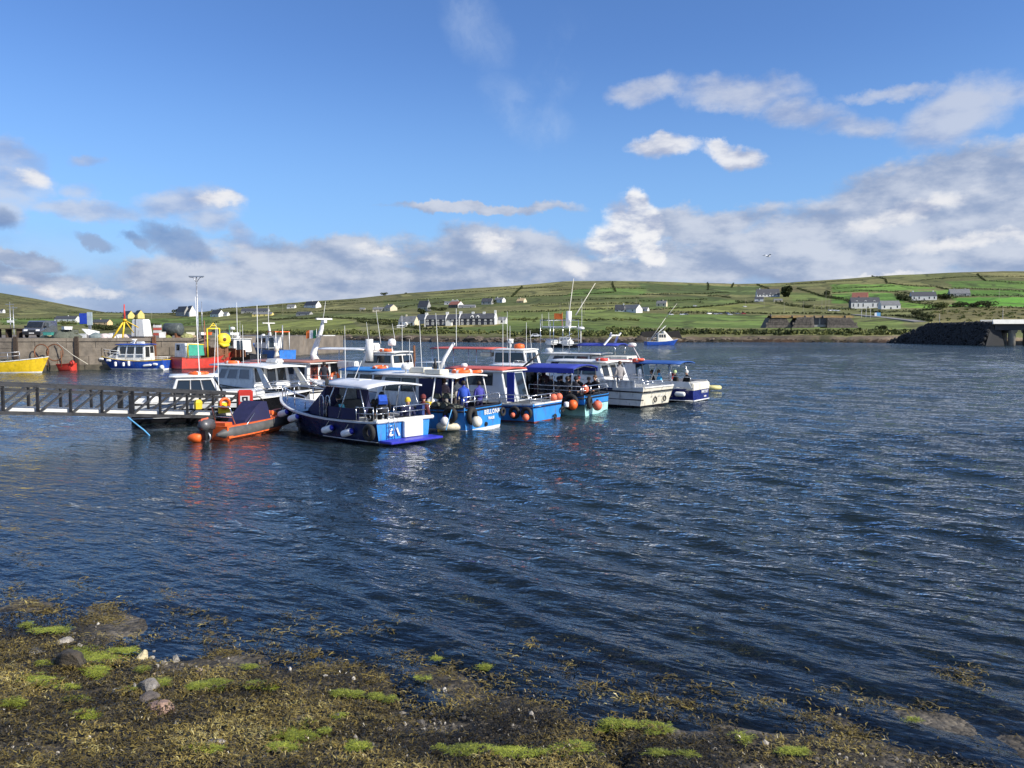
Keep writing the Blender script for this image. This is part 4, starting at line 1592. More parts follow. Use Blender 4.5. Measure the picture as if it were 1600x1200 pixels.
def person(loc, face, pose, jacket, trousers, label, vest=None, hat=None, hair=None, group='people on the tour boats', scale=1.0, hat_c=None, pack=None):
    """face: heading in degrees (0 = looking straight away from the camera, 90 = to the left)"""
    me0, J = body_mesh(pose)
    e = empty('person', loc, R(face), label, 'person', group)
    e.scale = (scale,) * 3
    me = me0.copy()
    for i, m_ in enumerate((SKIN, cloth(jacket), cloth(trousers), BLACKPL)):
        me.materials[i] = m_
    link('body', me, e)
    hx, hy, hz, hr = J['hea']
    if hat is None:
        b = MB()
        b.ball((0, hy - .022, hz + .03), .108, 12, 7, sz=1.06)
        b.build('hair', hair or HAIRD, e)
    elif hat == 'cap':
        b = MB()
        b.ball((0, hy - .01, hz + .045), .108, 12, 7, sz=.95)
        b.box(-.07, .07, hy + .06, hy + .19, hz + .035, hz + .055)
        b.build('cap', cloth(hat_c), e)
    else:
        b = MB()
        b.ball((0, hy - .012, hz + .05), .112, 12, 7, sz=1.08)
        b.torus((0, hy - .012, hz + .01), (0, 0, 1), .098, .022, 14, 6)
        b.build('woolly_hat', cloth(hat_c), e)
    cx, cy, cz, cr = J['che']
    sx, sy, sz_, _ = J['spi']
    if vest is not None:
        b = MB()
        up = (Vector(J['che'][:3]) - Vector(J['spi'][:3])).normalized()
        s = Vector((1, 0, 0))
        f = up.cross(s)
        a = Vector(J['spi'][:3]) - up * .10
        rg = []
        for t, w in ((0, .19), (.12, .205), (.28, .21), (.42, .17)):
            c = a + up * t
            rg.append([c + s * w * math.cos(q) + f * w * .80 * math.sin(q) for q in [2 * math.pi * k / 12 for k in range(12)]])
        b.loft(rg, smooth=True)
        b.build('life_jacket', cloth(vest), e)
    if pack is not None:
        up = (Vector(J['che'][:3]) - Vector(J['spi'][:3])).normalized()
        f = Vector((0, up.z, -up.y))
        c = Vector(J['spi'][:3]) - f * .19 + up * .10
        b = MB()
        s = Vector((1, 0, 0))
        vs = []
        for w, d in ((.17, -.0), (.15, -.13)):
            for a_, h in ((-1, -.22), (1, -.22), (1, .22), (-1, .22)):
                vs.append(c + s * a_ * w + up * h * (1 if d == 0 else .9) + f * (d + .06))
        b.add(vs, [(0, 1, 2, 3), (7, 6, 5, 4), (0, 4, 5, 1), (1, 5, 6, 2), (2, 6, 7, 3), (3, 7, 4, 0)])
        b.build('backpack', cloth(pack), e)
    return e
# ================================================================== THE TOUR BOATS AT THE PONTOON
TB = 'tour boats moored stern out along the pontoon'


def navy_boat():
    B = 2.9
    r = boat_root('passenger_boat', 'navy passenger boat with silver canopy and white board on its bright blue stern', 593, 697, 48, B, group=TB)
    h = hull(r, 8.1, B, .84, .86, 1.28, NAVY, BLACKP, transom=AZURE, cap=GREYW, deckm=DECKG, deck_z=.30, fore=.58, rub=None, boot_h=.10, foredeck=NAVY, rake=1.3)
    # waterline stripe and swim platform
    m = MB()
    for s in (1, -1):
        m.tube([(h['xs'](t, .1), s * (h['bs'](t) * (.915 - .02 * t) * (1 if t < .5 else 1 - (t - .5) * .55)), .12) for t in (0, .15, .3, .45)], .018, 5)
    m.build('waterline_stripe', GREYW, r)
    slab(r, 'swim_platform', -.75, -.03, -1.25, 1.2, .12, .20, mat('ultramarine_platform', (.025, .03, .42), .45), .03)
    slab(r, 'stern_board', -.17, -.03, -.78, .10, .22, .80, WHITE, .015)
    m = MB()
    m.bar((-.174, -.60, .34), (-.174, -.40, .66), .006, .022)
    m.bar((-.174, -.44, .70), (-.174, -.18, .62), .006, .018)
    m.bar((-.174, -.10, .34), (-.174, -.04, .70), .006, .016)
    m.box(-.177, -.171, -.70, -.66, .30, .72)
    m.build('board_marking', mat('grey_print', (.58, .58, .58), .6), r)
    m = MB()
    for y, l in ((.62, 1), (.36, -1)):
        m.bar((-.06, y + .10 * l, .30), (-.06, y - .02 * l, .58), .012, .07)
    m.box(-.066, -.058, .52, .80, .33, .37)
    m.build('stern_marking', WHITE, r)
    m = MB()
    m.tube([(-.1, .78, .2), (-.1, .78, .95), (-.02, .78, 1.0)], .02, 6)
    m.tube([(-.1, .52, .2), (-.1, .52, .95), (-.02, .52, 1.0)], .02, 6)
    for z in (.32, .50, .68):
        m.tube([(-.1, .52, z), (-.1, .78, z)], .016, 5)
    m.build('boarding_ladder', STEEL, r)
    slab(r, 'stern_cap', -.10, .14, -1.40, 1.30, .80, .92, WHITE, .03)
    # raked screen, canopy
    c = Cab(r, 3.3, 5.1, 1.14, .98, .80, 1.98, NAVYC, rf=1.45, ra=.05, wf=.80, name='wheelhouse')
    c.win('port', .14, .42, .52, .90, GLASSB, NAVYC, skew=-.02)
    c.win('port', .56, .40, .86, .90, GLASSB, GREYW, skew=-.05)
    c.win('stbd', .14, .40, .86, .90, GLASSB, NAVYC)
    c.win('front', .06, .30, .48, .92, GLASSB, GREYW)
    c.win('front', .52, .30, .94, .92, GLASSB, GREYW)
    c.win('aft', .30, .02, .70, .88, GLASS, NAVYC, name='door')
    roof(r, .45, 3.55, 1.28, 1.98, SILVERC, th=.06, camber=.13, hw1=1.12, name='canopy', zf=.05)
    m = MB()
    for y in (-1.22, 1.22):
        m.tube([(.55, y, 1.99), (3.4, y, 1.99)], .028, 6)
    for x in (.55, 1.5, 2.5):
        m.tube([(x, -1.22, 1.99), (x, -.6, 2.07), (x, 0, 2.10), (x, .6, 2.07), (x, 1.22, 1.99)], .022, 6)
    m.build('canopy_frame', STEEL, r)
    poles(r, [((.5, s * 1.3, .86), (.95, s * 1.22, 1.98)) for s in (1, -1)] + [((2.1, s * 1.36, .86), (1.7, s * 1.22, 1.99)) for s in (1, -1)] + [((3.1, s * 1.3, .86), (2.5, s * 1.22, 1.99)) for s in (1, -1)], .02)
    slab(r, 'side_dodger', .9, 2.75, 1.30, 1.33, .84, 1.26, NAVYC, .01)
    slab(r, 'cooler_box', 3.0, 3.25, -.5, .5, .3, 1.4, BLACKPL)
    slab(r, 'bench', .5, 2.9, -1.12, -.72, .3, .74, GREYW)
    slab(r, 'engine_box', 1.2, 2.6, -.35, .35, .3, .78, WHITE)
    slab(r, 'helm_seat', 2.75, 3.1, .35, .8, .3, 1.2, BLACKPL)
    slab(r, 'crate_stack', .28, .60, -.95, .05, .3, .92, BLACKPL)
    rail(r, [(.08, 1.32, .9), (.5, 1.36, .88), (1.0, 1.36, .87)], .46)
    rail(r, [(.02, 1.22, .92), (.02, .7, .92)], .40)
    rail(r, [(.02, .45, .92), (.02, -.3, .92), (.02, -1.25, .92), (.5, -1.36, .9)], .42)
    rail(r, [(4.6, 1.1, 1.0), (5.6, .92, 1.08), (6.6, .62, 1.16), (7.5, .28, 1.24), (7.75, .0, 1.25), (7.5, -.28, 1.24), (6.6, -.62, 1.16), (5.6, -.92, 1.08), (4.6, -1.1, 1.0)], .50, mid=False)
    m = MB()
    for x in (3.35, 2.95):
        m.tube([(x, 1.28, .86), (x, 1.28, 1.52), (x - .05, 1.28, 1.62), (x - .17, 1.28, 1.64), (x - .24, 1.28, 1.55), (x - .26, 1.28, .86)], .024, 6)
    m.build('grab_hoop', STEEL, r)
    antenna(r, (3.2, .2, 2.15), 2.1)
    antenna(r, (3.2, -.2, 2.15), .75, (-.25, -.2))
    slab(r, 'hatch', 2.2, 2.8, -.3, .3, 2.16, 2.21, WHITE)
    m = MB()
    m.box(3.0, 3.02, 1.10, 1.26, 2.0, 2.28)
    m.build('horn', BLACKPL, r)
    # fenders and tyre on the near side
    for k, (x, z) in enumerate(((6.15, .74), (4.98, .66), (2.55, .42), (1.45, .38))):
        t = x / 8.1
        y = h['bs'](t) * .95 + .13
        fender(r, (x, y, z), ('white fender with blue end on the navy hull, nearest its bow', 'white fender on the navy hull, second from its bow', 'white fender on the navy hull, third from its bow', 'white fender on the navy hull, nearest its stern')[k], .55, .13, (1, .12, -.30), rope=(.35, -.1))
    tyre(r, (.10, 1.50, .50), (0, 1, 0), 'black tyre hung at the stern corner of the navy boat', .31)
    fl = r.location
    person(WL(r, (.75, .35, .30)), 15, 'bend', (.012, .013, .02), (.014, .015, .02), 'person in black leaning over with a bright blue backpack in the navy boat', pack=(.02, .09, .50))
    person(WL(r, (2.45, .95, .30)), 60, 'sit', (.012, .013, .016), (.02, .02, .02), 'person in black with a cyan life jacket seated under the silver canopy', vest=(.12, .50, .58), hat='cap', hat_c=(.01, .01, .012))
    person(WL(r, (1.35, .25, .25)), 30, 'sit', (.02, .02, .022), (.02, .02, .02), 'small person in dark grey seated left of the blue backpack', scale=.92)
    person(WL(r, (.55, -.62, .22)), 200, 'sit', (.015, .018, .06), (.05, .05, .03), 'person in a mustard yellow woolly hat and navy jacket near the stern', hat='wool', hat_c=(.60, .42, .03), scale=.98)
    person(WL(r, (.22, -1.12, -.02)), -30, 'stand', (.10, .015, .02), (.45, .02, .025), 'person in red trousers and maroon jacket with a navy pack by the stern rail', pack=(.02, .045, .16), hat='wool', hat_c=(.16, .03, .03), scale=.92)
    BOATS['A'] = r


navy_boat()


def bellona():
    B = 3.3
    r = boat_root('fishing_boat', 'azure blue boat lettered BELLONA piled with pots and gear', 729, 676.5, 60, B, group=TB)
    h = hull(r, 8.2, B, 1.0, 1.0, 1.5, AZURE, GREYW, cap=BLACKP, deckm=DECKG, deck_z=.35, fore=.6, boot_h=.10, rub=BLACKP, tw=.88)
    lettering(r, 'BELLONA', .27, (-.035, -.62, .70), -90, WHITE, name='boat_name', space=1.1)
    lettering(r, 'TRALEE', .15, (-.03, -.55, .44), -90, WHITE, name='port_name')
    m = MB()
    m.tube([(-.06, -.15, .22), (.05, -.15, .22)], .09, 12)
    m.build('exhaust_outlet', BLACKPL, r)
    c = Cab(r, 2.5, 5.0, 1.02, .92, .9, 2.20, WHITE, rf=.5, ra=.1)
    c.win('port', .10, .50, .42, .88); c.win('port', .50, .50, .86, .88)
    c.win('aft', .56, .42, .94, .90); c.win('aft', .10, .02, .46, .90, GLASS, GREYW, name='door')
    c.win('front', .06, .45, .48, .9); c.win('front', .52, .45, .94, .9)
    roof(r, .55, 5.1, 1.18, 2.18, WHITE, th=.06, camber=.08, droop=.05)
    poles(r, [((.65, s * 1.4, 1.0), (.75, s * 1.12, 2.2)) for s in (1, -1)] + [((1.6, s * 1.45, 1.0), (1.6, s * 1.12, 2.2)) for s in (1, -1)], .03, WHITE)
    slab(r, 'blue_curtain', 1.65, 2.5, -1.12, -1.08, 1.0, 2.15, BLUEC)
    slab(r, 'blue_side_screen', 1.3, 2.45, 1.10, 1.13, 1.15, 2.1, NAVYC)
    dome(r, (3.4, .75, 2.42), .2, .26, post=.15)
    slab(r, 'equipment_box', 2.5, 3.3, .1, .7, 2.30, 2.52, CREAM)
    slab(r, 'liferaft_box', 1.5, 2.3, .3, .95, 2.27, 2.46, CREAM)
    m = MB()
    m.tube([(2.3, -.1, 2.3), (2.1, -.25, 2.9), (1.75, -.45, 3.55)], [.09, .08, .06], 8)
    m.build('exhaust_pipe', WHITE, r)
    antenna(r, (2.7, .55, 2.3), 2.2, (.05, .1)); antenna(r, (2.2, .0, 2.3), 2.5, (.1, .1)); antenna(r, (1.6, -.4, 3.4), 1.6)
    m = MB()
    m.lathe([(.09, 0), (.09, .35), (.05, .42), (.03, .6)], 10, (2.45, -.05, 2.3))
    m.build('navigation_light', BLACKPL, r)
    life_ring(r, (1.3, -.35, 2.36), (0, .1, 1), 'orange life ring on the white roof of the boat lettered BELLONA', .36)
    life_ring(r, (.95, -.85, 2.32), (.1, 0, 1), 'second orange ring lying by the aft edge of the BELLONA roof', .28)
    rail(r, [(.05, 1.4, 1.0), (.05, .6, 1.0), (.05, -.3, 1.0), (.05, -1.35, 1.0)], .42)
    rail(r, [(.1, -1.42, 1.0), (1.2, -1.5, 1.0), (2.2, -1.5, 1.0)], .42, mid=False)
    # heap of nets, pots and bags at the stern
    for k, (x, y, z, s, mm, lb) in enumerate(((1.25, 1.05, .86, .42, NETG, 'dark net heap on the port quarter of the BELLONA boat'), (.75, .75, .80, .36, NETG, 'tangled grey rope heap by the BELLONA stern rail'),
                                               (1.7, 1.15, 1.15, .30, WHITE, 'white sack on top of the dark net heap'))):
        heap((WL(r, (x, y, z))), s, mm, lb, k + 3)
    for k, (x, y, z) in enumerate(((.62, 1.28, .92), (.95, 1.30, .95), (1.35, 1.32, .98), (1.0, 1.02, 1.32), (1.5, 1.0, 1.3))):
        pot(WL(r, (x, y, z)), R(60), 'wire lobster pot stacked at the stern of the BELLONA boat', 'lobster pots on the BELLONA boat', .42)
    slab_thing('crate', WL(r, (1.75, 1.35, 1.0)), R(60), (.5, .3, .18), YELL2, 'yellow fish crate on the port side deck of the BELLONA boat', 'crate')
    tyre(r, (.55, 1.62, .72), (0, 1, 0), 'black tyre on the port side of the BELLONA hull', .34)
    tyre(r, (-.12, 1.05, .66), (1, .1, 0), 'black tyre hung over the BELLONA stern, near its port corner', .36)
    tyre(r, (-.10, -1.38, .62), (1, 0, 0), 'small tyre at the starboard corner of the BELLONA stern', .2)
    buoy(r, (.72, 1.72, .46), 'white round buoy in front of the port side tyre of the BELLONA boat', .19, FENDW)
    buoy(r, (-.32, 1.02, .44), 'larger cream buoy hanging on the BELLONA stern tyre', .22, CREAM)
    person(WL(r, (.85, .20, .35)), 10, 'stand', (.02, .06, .40), (.02, .03, .12), 'person in bright blue jacket standing at the BELLONA stern rail', vest=(.03, .09, .48), scale=.9)
    person(WL(r, (.75, -.85, .35)), 30, 'stand', (.05, .05, .28), (.02, .02, .06), 'person in purple blue coat at the starboard end of the BELLONA rail', vest=(.06, .06, .34), scale=.86)
    person(WL(r, (1.9, .10, .35)), -20, 'stand', (.46, .30, .30), (.30, .28, .26), 'person in pale pink top beside the BELLONA wheelhouse door', hair=HAIRB, scale=.93)
    person(WL(r, (1.6, -.45, .35)), 40, 'stand', (.55, .52, .48), (.10, .09, .09), 'person in cream jacket under the BELLONA roof', hair=HAIRB, scale=.95)
    BOATS['G'] = r


def heap(loc, s, m, label, seed, cat='heap', name='gear_heap', group=None, flat=.7):
    rr = random.Random(seed)
    bm = bmesh.new()
    bmesh.ops.create_icosphere(bm, subdivisions=3, radius=1)
    for v in bm.verts:
        c = v.co
        k = 1 + .30 * noise.noise(c * 1.7 + Vector((seed * 2.3, 0, 0))) + .16 * noise.noise(c * 5 + Vector((0, seed, 0)))
        v.co = Vector((c.x * s * k, c.y * s * k * .85, max(-.25, c.z * flat * k) * s))
    me = bpy.data.meshes.new(name)
    bm.to_mesh(me)
    bm.free()
    for p in me.polygons:
        p.use_smooth = True
    me.materials.append(m)
    o = link(name, me)
    o.location = loc
    o.rotation_euler = (0, 0, rr.uniform(0, 6))
    return tag(o, label, cat, group)


_pot = {}


def pot(loc, rz, label, group, s=.5, m=None):
    """wire-framed lobster pot: floor slats, hoops, netting bars"""
    key = (round(s, 2), (m or BLACKPL).name)
    if key not in _pot:
        b = MB()
        w, d = s, s * .75
        b.box(-w * .5, w * .5, -d * .5, d * .5, 0, .03)
        hoop = [(0, -d * .5, 0), (0, -d * .5, d * .35), (0, -d * .3, d * .62), (0, 0, d * .7), (0, d * .3, d * .62), (0, d * .5, d * .35), (0, d * .5, 0)]
        for x in (-w * .5, 0, w * .5):
            b.tube([(x, p[1], p[2]) for p in hoop], .014, 5)
        for p in hoop[1:-1]:
            b.tube([(-w * .5, p[1], p[2]), (w * .5, p[1], p[2])], .010, 4)
        inner = [[(x, p[1] * .95, p[2] * .95) for p in hoop] for x in (-w * .47, w * .47)]
        b.loft(inner, mi=1, closed=False)
        b.add([tuple(p) for p in inner[0]], [tuple(range(7))], 1)
        b.add([tuple(p) for p in inner[1]], [tuple(range(7))[::-1]], 1)
        _pot[key] = b.mesh('lobster_pot', [m or BLACKPL, NETG])
    o = link('lobster_pot', _pot[key])
    o.location = loc
    o.rotation_euler = (0, 0, rz)
    return tag(o, label, 'lobster pot', group)


def slab_thing(name, loc, rz, size, m, label, cat, group=None):
    b = MB()
    x, y, z = size
    b.hexa([(-x / 2 * .92, -y / 2 * .92, 0), (x / 2 * .92, -y / 2 * .92, 0), (x / 2 * .92, y / 2 * .92, 0), (-x / 2 * .92, y / 2 * .92, 0), (-x / 2, -y / 2, z), (x / 2, -y / 2, z), (x / 2, y / 2, z), (-x / 2, y / 2, z)])
    b.box(-x / 2 - .02, x / 2 + .02, -y / 2 - .02, y / 2 + .02, z - .045, z + .004)
    o = b.build(name, m, None, label, cat, group)
    o.location = loc
    o.rotation_euler = (0, 0, rz)
    return o


bellona()


def redroof_boat():
    B = 3.0
    r = boat_root('angling_boat', 'mid blue boat with faded red roof, white gunwale and grey wheelhouse side', 835.5, 661, 58, B, group=TB)
    hull(r, 8.4, B, .84, .86, 1.35, AZURE, ANTIF, cap=WHITE, deckm=DECKG, deck_z=.30, fore=.62, boot_h=.06, rub=NAVY, tw=.88)
    c = Cab(r, .95 + .6, 5.2, 1.02, .92, .8, 2.24, GREYW, rf=.9, ra=.35)
    c.win('port', .22, .55, .46, .90, skew=-.01); c.win('port', .50, .55, .72, .90, skew=-.02)
    c.win('aft', .55, .04, .92, .9, GLASS, GREYW, name='door'); c.win('aft', .08, .5, .42, .9)
    c.win('front', .06, .45, .48, .9); c.win('front', .52, .45, .94, .9)
    roof(r, 1.75, 5.1, 1.06, 2.25, REDROOF, th=.07, camber=.07)
    slab(r, 'roof_edge', 1.72, 5.12, -1.10, 1.10, 2.20, 2.25, WHITE)
    slab(r, 'blue_screen', 1.15, 1.55, .98, 1.03, .86, 2.2, BLUEC)
    poles(r, [((1.0, .98, .86), (1.45, .96, 2.2))], .035, WHITE)
    slab(r, 'bench', .35, 1.4, -1.1, -.6, .3, .72, GREYW)
    rail(r, [(.1, 1.30, .86), (.1, .4, .86), (.1, -.4, .86), (.1, -1.30, .86)], .34)
    rail(r, [(.15, 1.36, .86), (1.6, 1.42, .86), (3.0, 1.42, .9), (4.4, 1.36, .98)], .36)
    rail(r, [(5.6, 1.0, 1.05), (6.8, .62, 1.18), (7.9, .15, 1.30), (7.9, -.15, 1.30), (6.8, -.62, 1.18), (5.6, -1.0, 1.05)], .5)
    antenna(r, (2.6, -.3, 2.3), 2.4); antenna(r, (2.3, -.45, 2.3), 2.0)
    m = MB()
    m.tube([(1.9, -.8, 2.28), (1.2, -1.35, 3.0)], .05, 6)
    m.build('boom', BLACKPL, r)
    dome(r, (4.2, .6, 2.36), .16, .18)
    tyre(r, (.78, 1.60, .46), (0, 1, 0), 'black tyre on the blue hull of the red roofed boat, forward of two', .29)
    tyre(r, (.16, 1.60, .46), (0, 1, 0), 'black tyre at the stern corner of the red roofed boat', .29)
    buoy(r, (.78, 1.74, .36), 'small salmon buoy in the forward tyre of the red roofed boat', .11)
    buoy(r, (.10, 1.76, .30), 'salmon buoy hanging at the stern corner of the red roofed boat', .15)
    buoy(r, (.05, -.62, 1.0), 'salmon round buoy on the stern rail of the red roofed boat, left of two', .17)
    buoy(r, (.05, -1.15, 1.0), 'salmon round buoy on the stern rail of the red roofed boat, right of two', .17)
    fender(r, (2.4, 1.62, .66), 'grey white fender lying along the blue hull of the red roofed boat', .62, .09, (1, 0, 0), ends=False)
    tyre(r, (-.10, -.52, .15), (1, 0, 0), 'very small tyre low on the stern of the red roofed boat', .13)
    tyre(r, (-.10, -1.22, .42), (1, 0, 0), 'small tyre at the right corner of the red roofed stern', .14)
    fender(r, (-.14, -1.52, .62), 'small white ball fender at the far stern corner of the red roofed boat', .26, .12, (0, 0, 1), ends=False)
    BOATS['H'] = r


redroof_boat()


def crowd_boat():
    B = 3.1
    r = boat_root('ferry_boat', 'pale aqua hulled boat crowded with people under a dark blue canopy', 915, 649.5, 58, B, group=TB)
    hull(r, 8.6, B, .98, .98, 1.45, AZURE, AQUA, cap=BLACKP, deckm=DECKG, deck_z=.32, fore=.62, boot_h=.55, rub=BLACKP, tw=.88)
    roof(r, .6, 3.5, 1.32, 2.20, BLUEC, th=.05, camber=.16, name='canopy', skirt=.18)
    m = MB()
    for x in (.7, 1.7, 2.6, 3.4):
        m.tube([(x, -1.3, .9), (x, -1.3, 2.18), (x, 0, 2.33), (x, 1.3, 2.18), (x, 1.3, .9)], .024, 6)
    m.build('canopy_frame', STEEL, r)
    c = Cab(r, 3.5, 5.8, 1.08, .96, .8, 2.25, GREYW, rf=.7, ra=.0)
    c.win('aft', .06, .05, .94, .9, GLASS, BLACKPL, name='opening')
    c.win('port', .1, .5, .45, .9); c.win('port', .52, .5, .88, .9)
    c.win('front', .06, .45, .48, .9); c.win('front', .52, .45, .94, .9)
    roof(r, 3.45, 5.7, 1.1, 2.26, WHITE, th=.06, camber=.06)
    slab(r, 'bench', .5, 3.3, -1.2, -.8, .3, .72, GREYW)
    slab(r, 'side_seat', .5, 3.3, .8, 1.2, .3, .72, GREYW)
    rail(r, [(.08, 1.34, .98), (.08, .5, .98), (.08, -.4, .98), (.08, -1.34, .98)], .42)
    rail(r, [(.15, 1.40, .98), (1.6, 1.46, .98), (3.0, 1.46, 1.0)], .42)
    antenna(r, (3.8, .4, 2.3), 2.2); antenna(r, (3.9, -.4, 2.3), 1.8, (.1, .1))
    for k, (x, lb) in enumerate(((2.2, 'large black tyre on the aqua hull, farthest from its stern'), (1.35, 'large black tyre on the aqua hull, second from its stern'), (.55, 'large black tyre on the aqua hull, nearest its stern corner'))):
        tyre(r, (x, 1.68, .66), (0, 1, 0), lb, .40)
    tyre(r, (-.10, .98, .62), (1, .2, 0), 'black tyre hung over the aqua boat stern', .32)
    buoy(r, (.35, 1.86, .56), 'bright orange round buoy at the stern corner of the aqua boat', .23, ORANGE)
    buoy(r, (-.34, .62, .46), 'orange round buoy hanging on the aqua boat stern', .24, SALMON)
    buoy(r, (.2, .9, 1.25), 'faded red buoy standing at the aqua boat stern rail', .2, SALMON)
    rr = random.Random(4)
    spec = [(3.0, .75, 'sit', (.05, .02, .025), 'wool', (.02, .02, .02)), (2.55, .95, 'sit', (.03, .03, .035), None, None), (2.1, .98, 'sit', (.015, .015, .02), 'cap', (.6, .58, .55)),
            (1.65, .98, 'sit', (.02, .02, .025), 'wool', (.012, .012, .02)), (1.2, .98, 'sit', (.012, .013, .02), None, None), (.75, .95, 'sit', (.02, .02, .03), 'wool', (.02, .02, .025)),
            (2.9, -.85, 'sit', (.06, .03, .03), None, None), (2.4, -.9, 'sit', (.02, .02, .025), 'wool', (.015, .015, .02)), (1.9, -.95, 'sit', (.10, .10, .11), None, None),
            (1.4, -.95, 'sit', (.018, .018, .022), 'wool', (.3, .06, .05)), (.9, -.95, 'sit', (.015, .015, .02), 'wool', (.012, .012, .015)), (.45, -.9, 'sit', (.02, .02, .022), None, None),
            (2.9, .1, 'stand', (.05, .02, .03), None, None), (3.25, -.35, 'stand', (.012, .02, .016), None, None)]
    words = ['in a wine red jacket and black hat, deepest under the dark blue canopy', 'with bare dark hair, second from the dark wheelhouse opening', 'in a pale cap in the middle of the near bench', 'in a black woolly hat right of the pale cap',
             'bare headed on the near bench, left of the one nearest the stern', 'in a dark hat on the near bench, nearest the stern rail', 'in a brown red jacket on the far bench by the wheelhouse', 'in a black hat on the far bench',
             'in a grey jacket in the middle of the far bench', 'in a red woolly hat on the far bench', 'in a black hat on the far bench near the stern', 'bare headed on the far bench nearest the stern', 'standing in dark maroon under the canopy', 'standing in dark green at the wheelhouse opening']
    for (x, y, ps, jc, hat, hc), w in zip(spec, words):
        fc = 58 + (90 if y < 0 else -90) + rr.uniform(-25, 25) if ps == 'sit' else rr.uniform(-60, 60)
        person(WL(r, (x, y, .46 if ps == 'sit' else .36)), fc, ps, jc, (.02, .02, .025), 'person ' + w, hat=hat, hat_c=hc, hair=rr.choice((HAIRD, HAIRB)), group='people crowded in the aqua boat', scale=rr.uniform(.92, 1.02))
    BOATS['J'] = r


crowd_boat()


def white_boat():
    B = 3.6
    r = boat_root('cruiser_boat', 'big white boat with black hull lines and cream raked stern', 1001, 638, 50, B, group=TB)
    hull(r, 10.2, B, 1.12, 1.10, 1.75, WHITE, BLACKP, transom=CREAM, cap=WHITE, deckm=WHITE, deck_z=.62, fore=.60, boot_h=.12, rub=None, tw=.90, trk=.30, full=3.0)
    m = MB()
    for z, yy in ((.86, 1.0), (.44, .975)):
        for s in (1, -1):
            m.tube([(10.2 * t - .25 * (1 - t), s * yy * (B / 2 * (.90 + .10 * min(1, t / .3)) * (1 - max(0, (t - .36) / .64) ** 3) * (.985 if z > .7 else .955) + .02), z + .3 * t * t) for t in (0, .1, .2, .3, .4, .5, .6)], .04 if z > .7 else .03, 6)
    m.tube([(-.30, 1.58, .86), (-.30, -1.58, .86)], .04, 6)
    m.build('rub_rail', BLACKP, r)
    m = MB()
    for y in (.15, -.85):
        m.torus((-.16, y, .40), (1, 0, 0), .14, .03, 14, 6)
    m.build('exhaust_outlet', BLACKPL, r)
    m = MB()
    for i, (y, w) in enumerate(((.55, .12), (-.20, .10), (-.36, .14), (-.95, .12), (.15, .1), (-.62, .1))):
        m.box(-.245, -.225, y - w / 2, y + w / 2, .60 - .03 * (i % 2), .64 - .03 * (i % 2))
    m.build('stern_print', mat('grey_print', (.5, .5, .52), .6), r)
    c = Cab(r, 2.3, 6.6, 1.35, 1.2, 1.0, 2.30, WHITE, rf=1.1, ra=.45)
    c.win('aft', .08, .48, .28, .86); c.win('aft', .40, .04, .62, .90, GLASS, CREAM, name='door'); c.win('aft', .72, .48, .92, .86)
    c.win('port', .12, .52, .36, .88); c.win('port', .42, .52, .64, .88); c.win('port', .70, .52, .86, .86)
    c.win('front', .06, .4, .48, .9); c.win('front', .52, .4, .94, .9)
    roof(r, 2.2, 6.4, 1.32, 2.31, WHITE, th=.08, camber=.06)
    life_ring(r, (2.75, .9, 2.50), (0, 0, 1), 'red life ring lying on the white wheelhouse roof beside the pale aqua boat', .32, m=RED)
    # name board along the hull, stacked white chairs on deck
    m = MB()
    m.box(1.5, 3.6, 1.79, 1.805, .93, 1.03)
    m.build('name_strip', NAVY, r)
    n = 0
    for i in range(7):
        e = empty('deck_chair', WL(r, (.4 + .38 * i, 1.32, .64)), r.rotation_euler[2] + R(8 * (i % 3 - 1)), 'white moulded chair in the row along the rail of the big white boat', 'chair', 'white chairs on the big white boat')
        b = MB(); b.box(-.18, .18, -.2, .2, .38, .42); b.build('seat', WHITE, e)
        b = MB(); b.hexa([(-.18, .17, .42), (.18, .17, .42), (.18, .21, .42), (-.18, .21, .42), (-.18, .24, .82), (.18, .24, .82), (.18, .27, .82), (-.18, .27, .82)]); b.build('backrest', WHITE, e)
        for sx in (-.15, .15):
            for sy in (-.17, .17):
                b = MB(); b.tube([(sx, sy, .39), (sx * 1.15, sy * 1.1, 0)], .02, 5); b.build('leg', WHITE, e)
    rail(r, [(-.2, 1.55, 1.12), (1.2, 1.62, 1.12), (2.6, 1.66, 1.12), (4, 1.66, 1.16)], .5, r=.02)
    rail(r, [(-.25, 1.5, 1.12), (-.25, .6, 1.12), (-.25, -.4, 1.12), (-.25, -1.5, 1.12)], .30, r=.02)
    rail(r, [(6.6, 1.5, 1.3), (8.2, 1.05, 1.5), (9.7, .2, 1.7), (9.7, -.2, 1.7), (8.2, -1.05, 1.5), (6.6, -1.5, 1.3)], .55)
    slab(r, 'white_board', 2.0, 2.06, -.3, .75, 1.0, 1.5, WHITE)
    person(WL(r, (1.55, 1.0, .62)), 20, 'stand', (.30, .28, .27), (.05, .05, .06), 'person in pale grey jacket standing at the white wheelhouse door', hair=HAIRB)
    BOATS['K'] = r


white_boat()


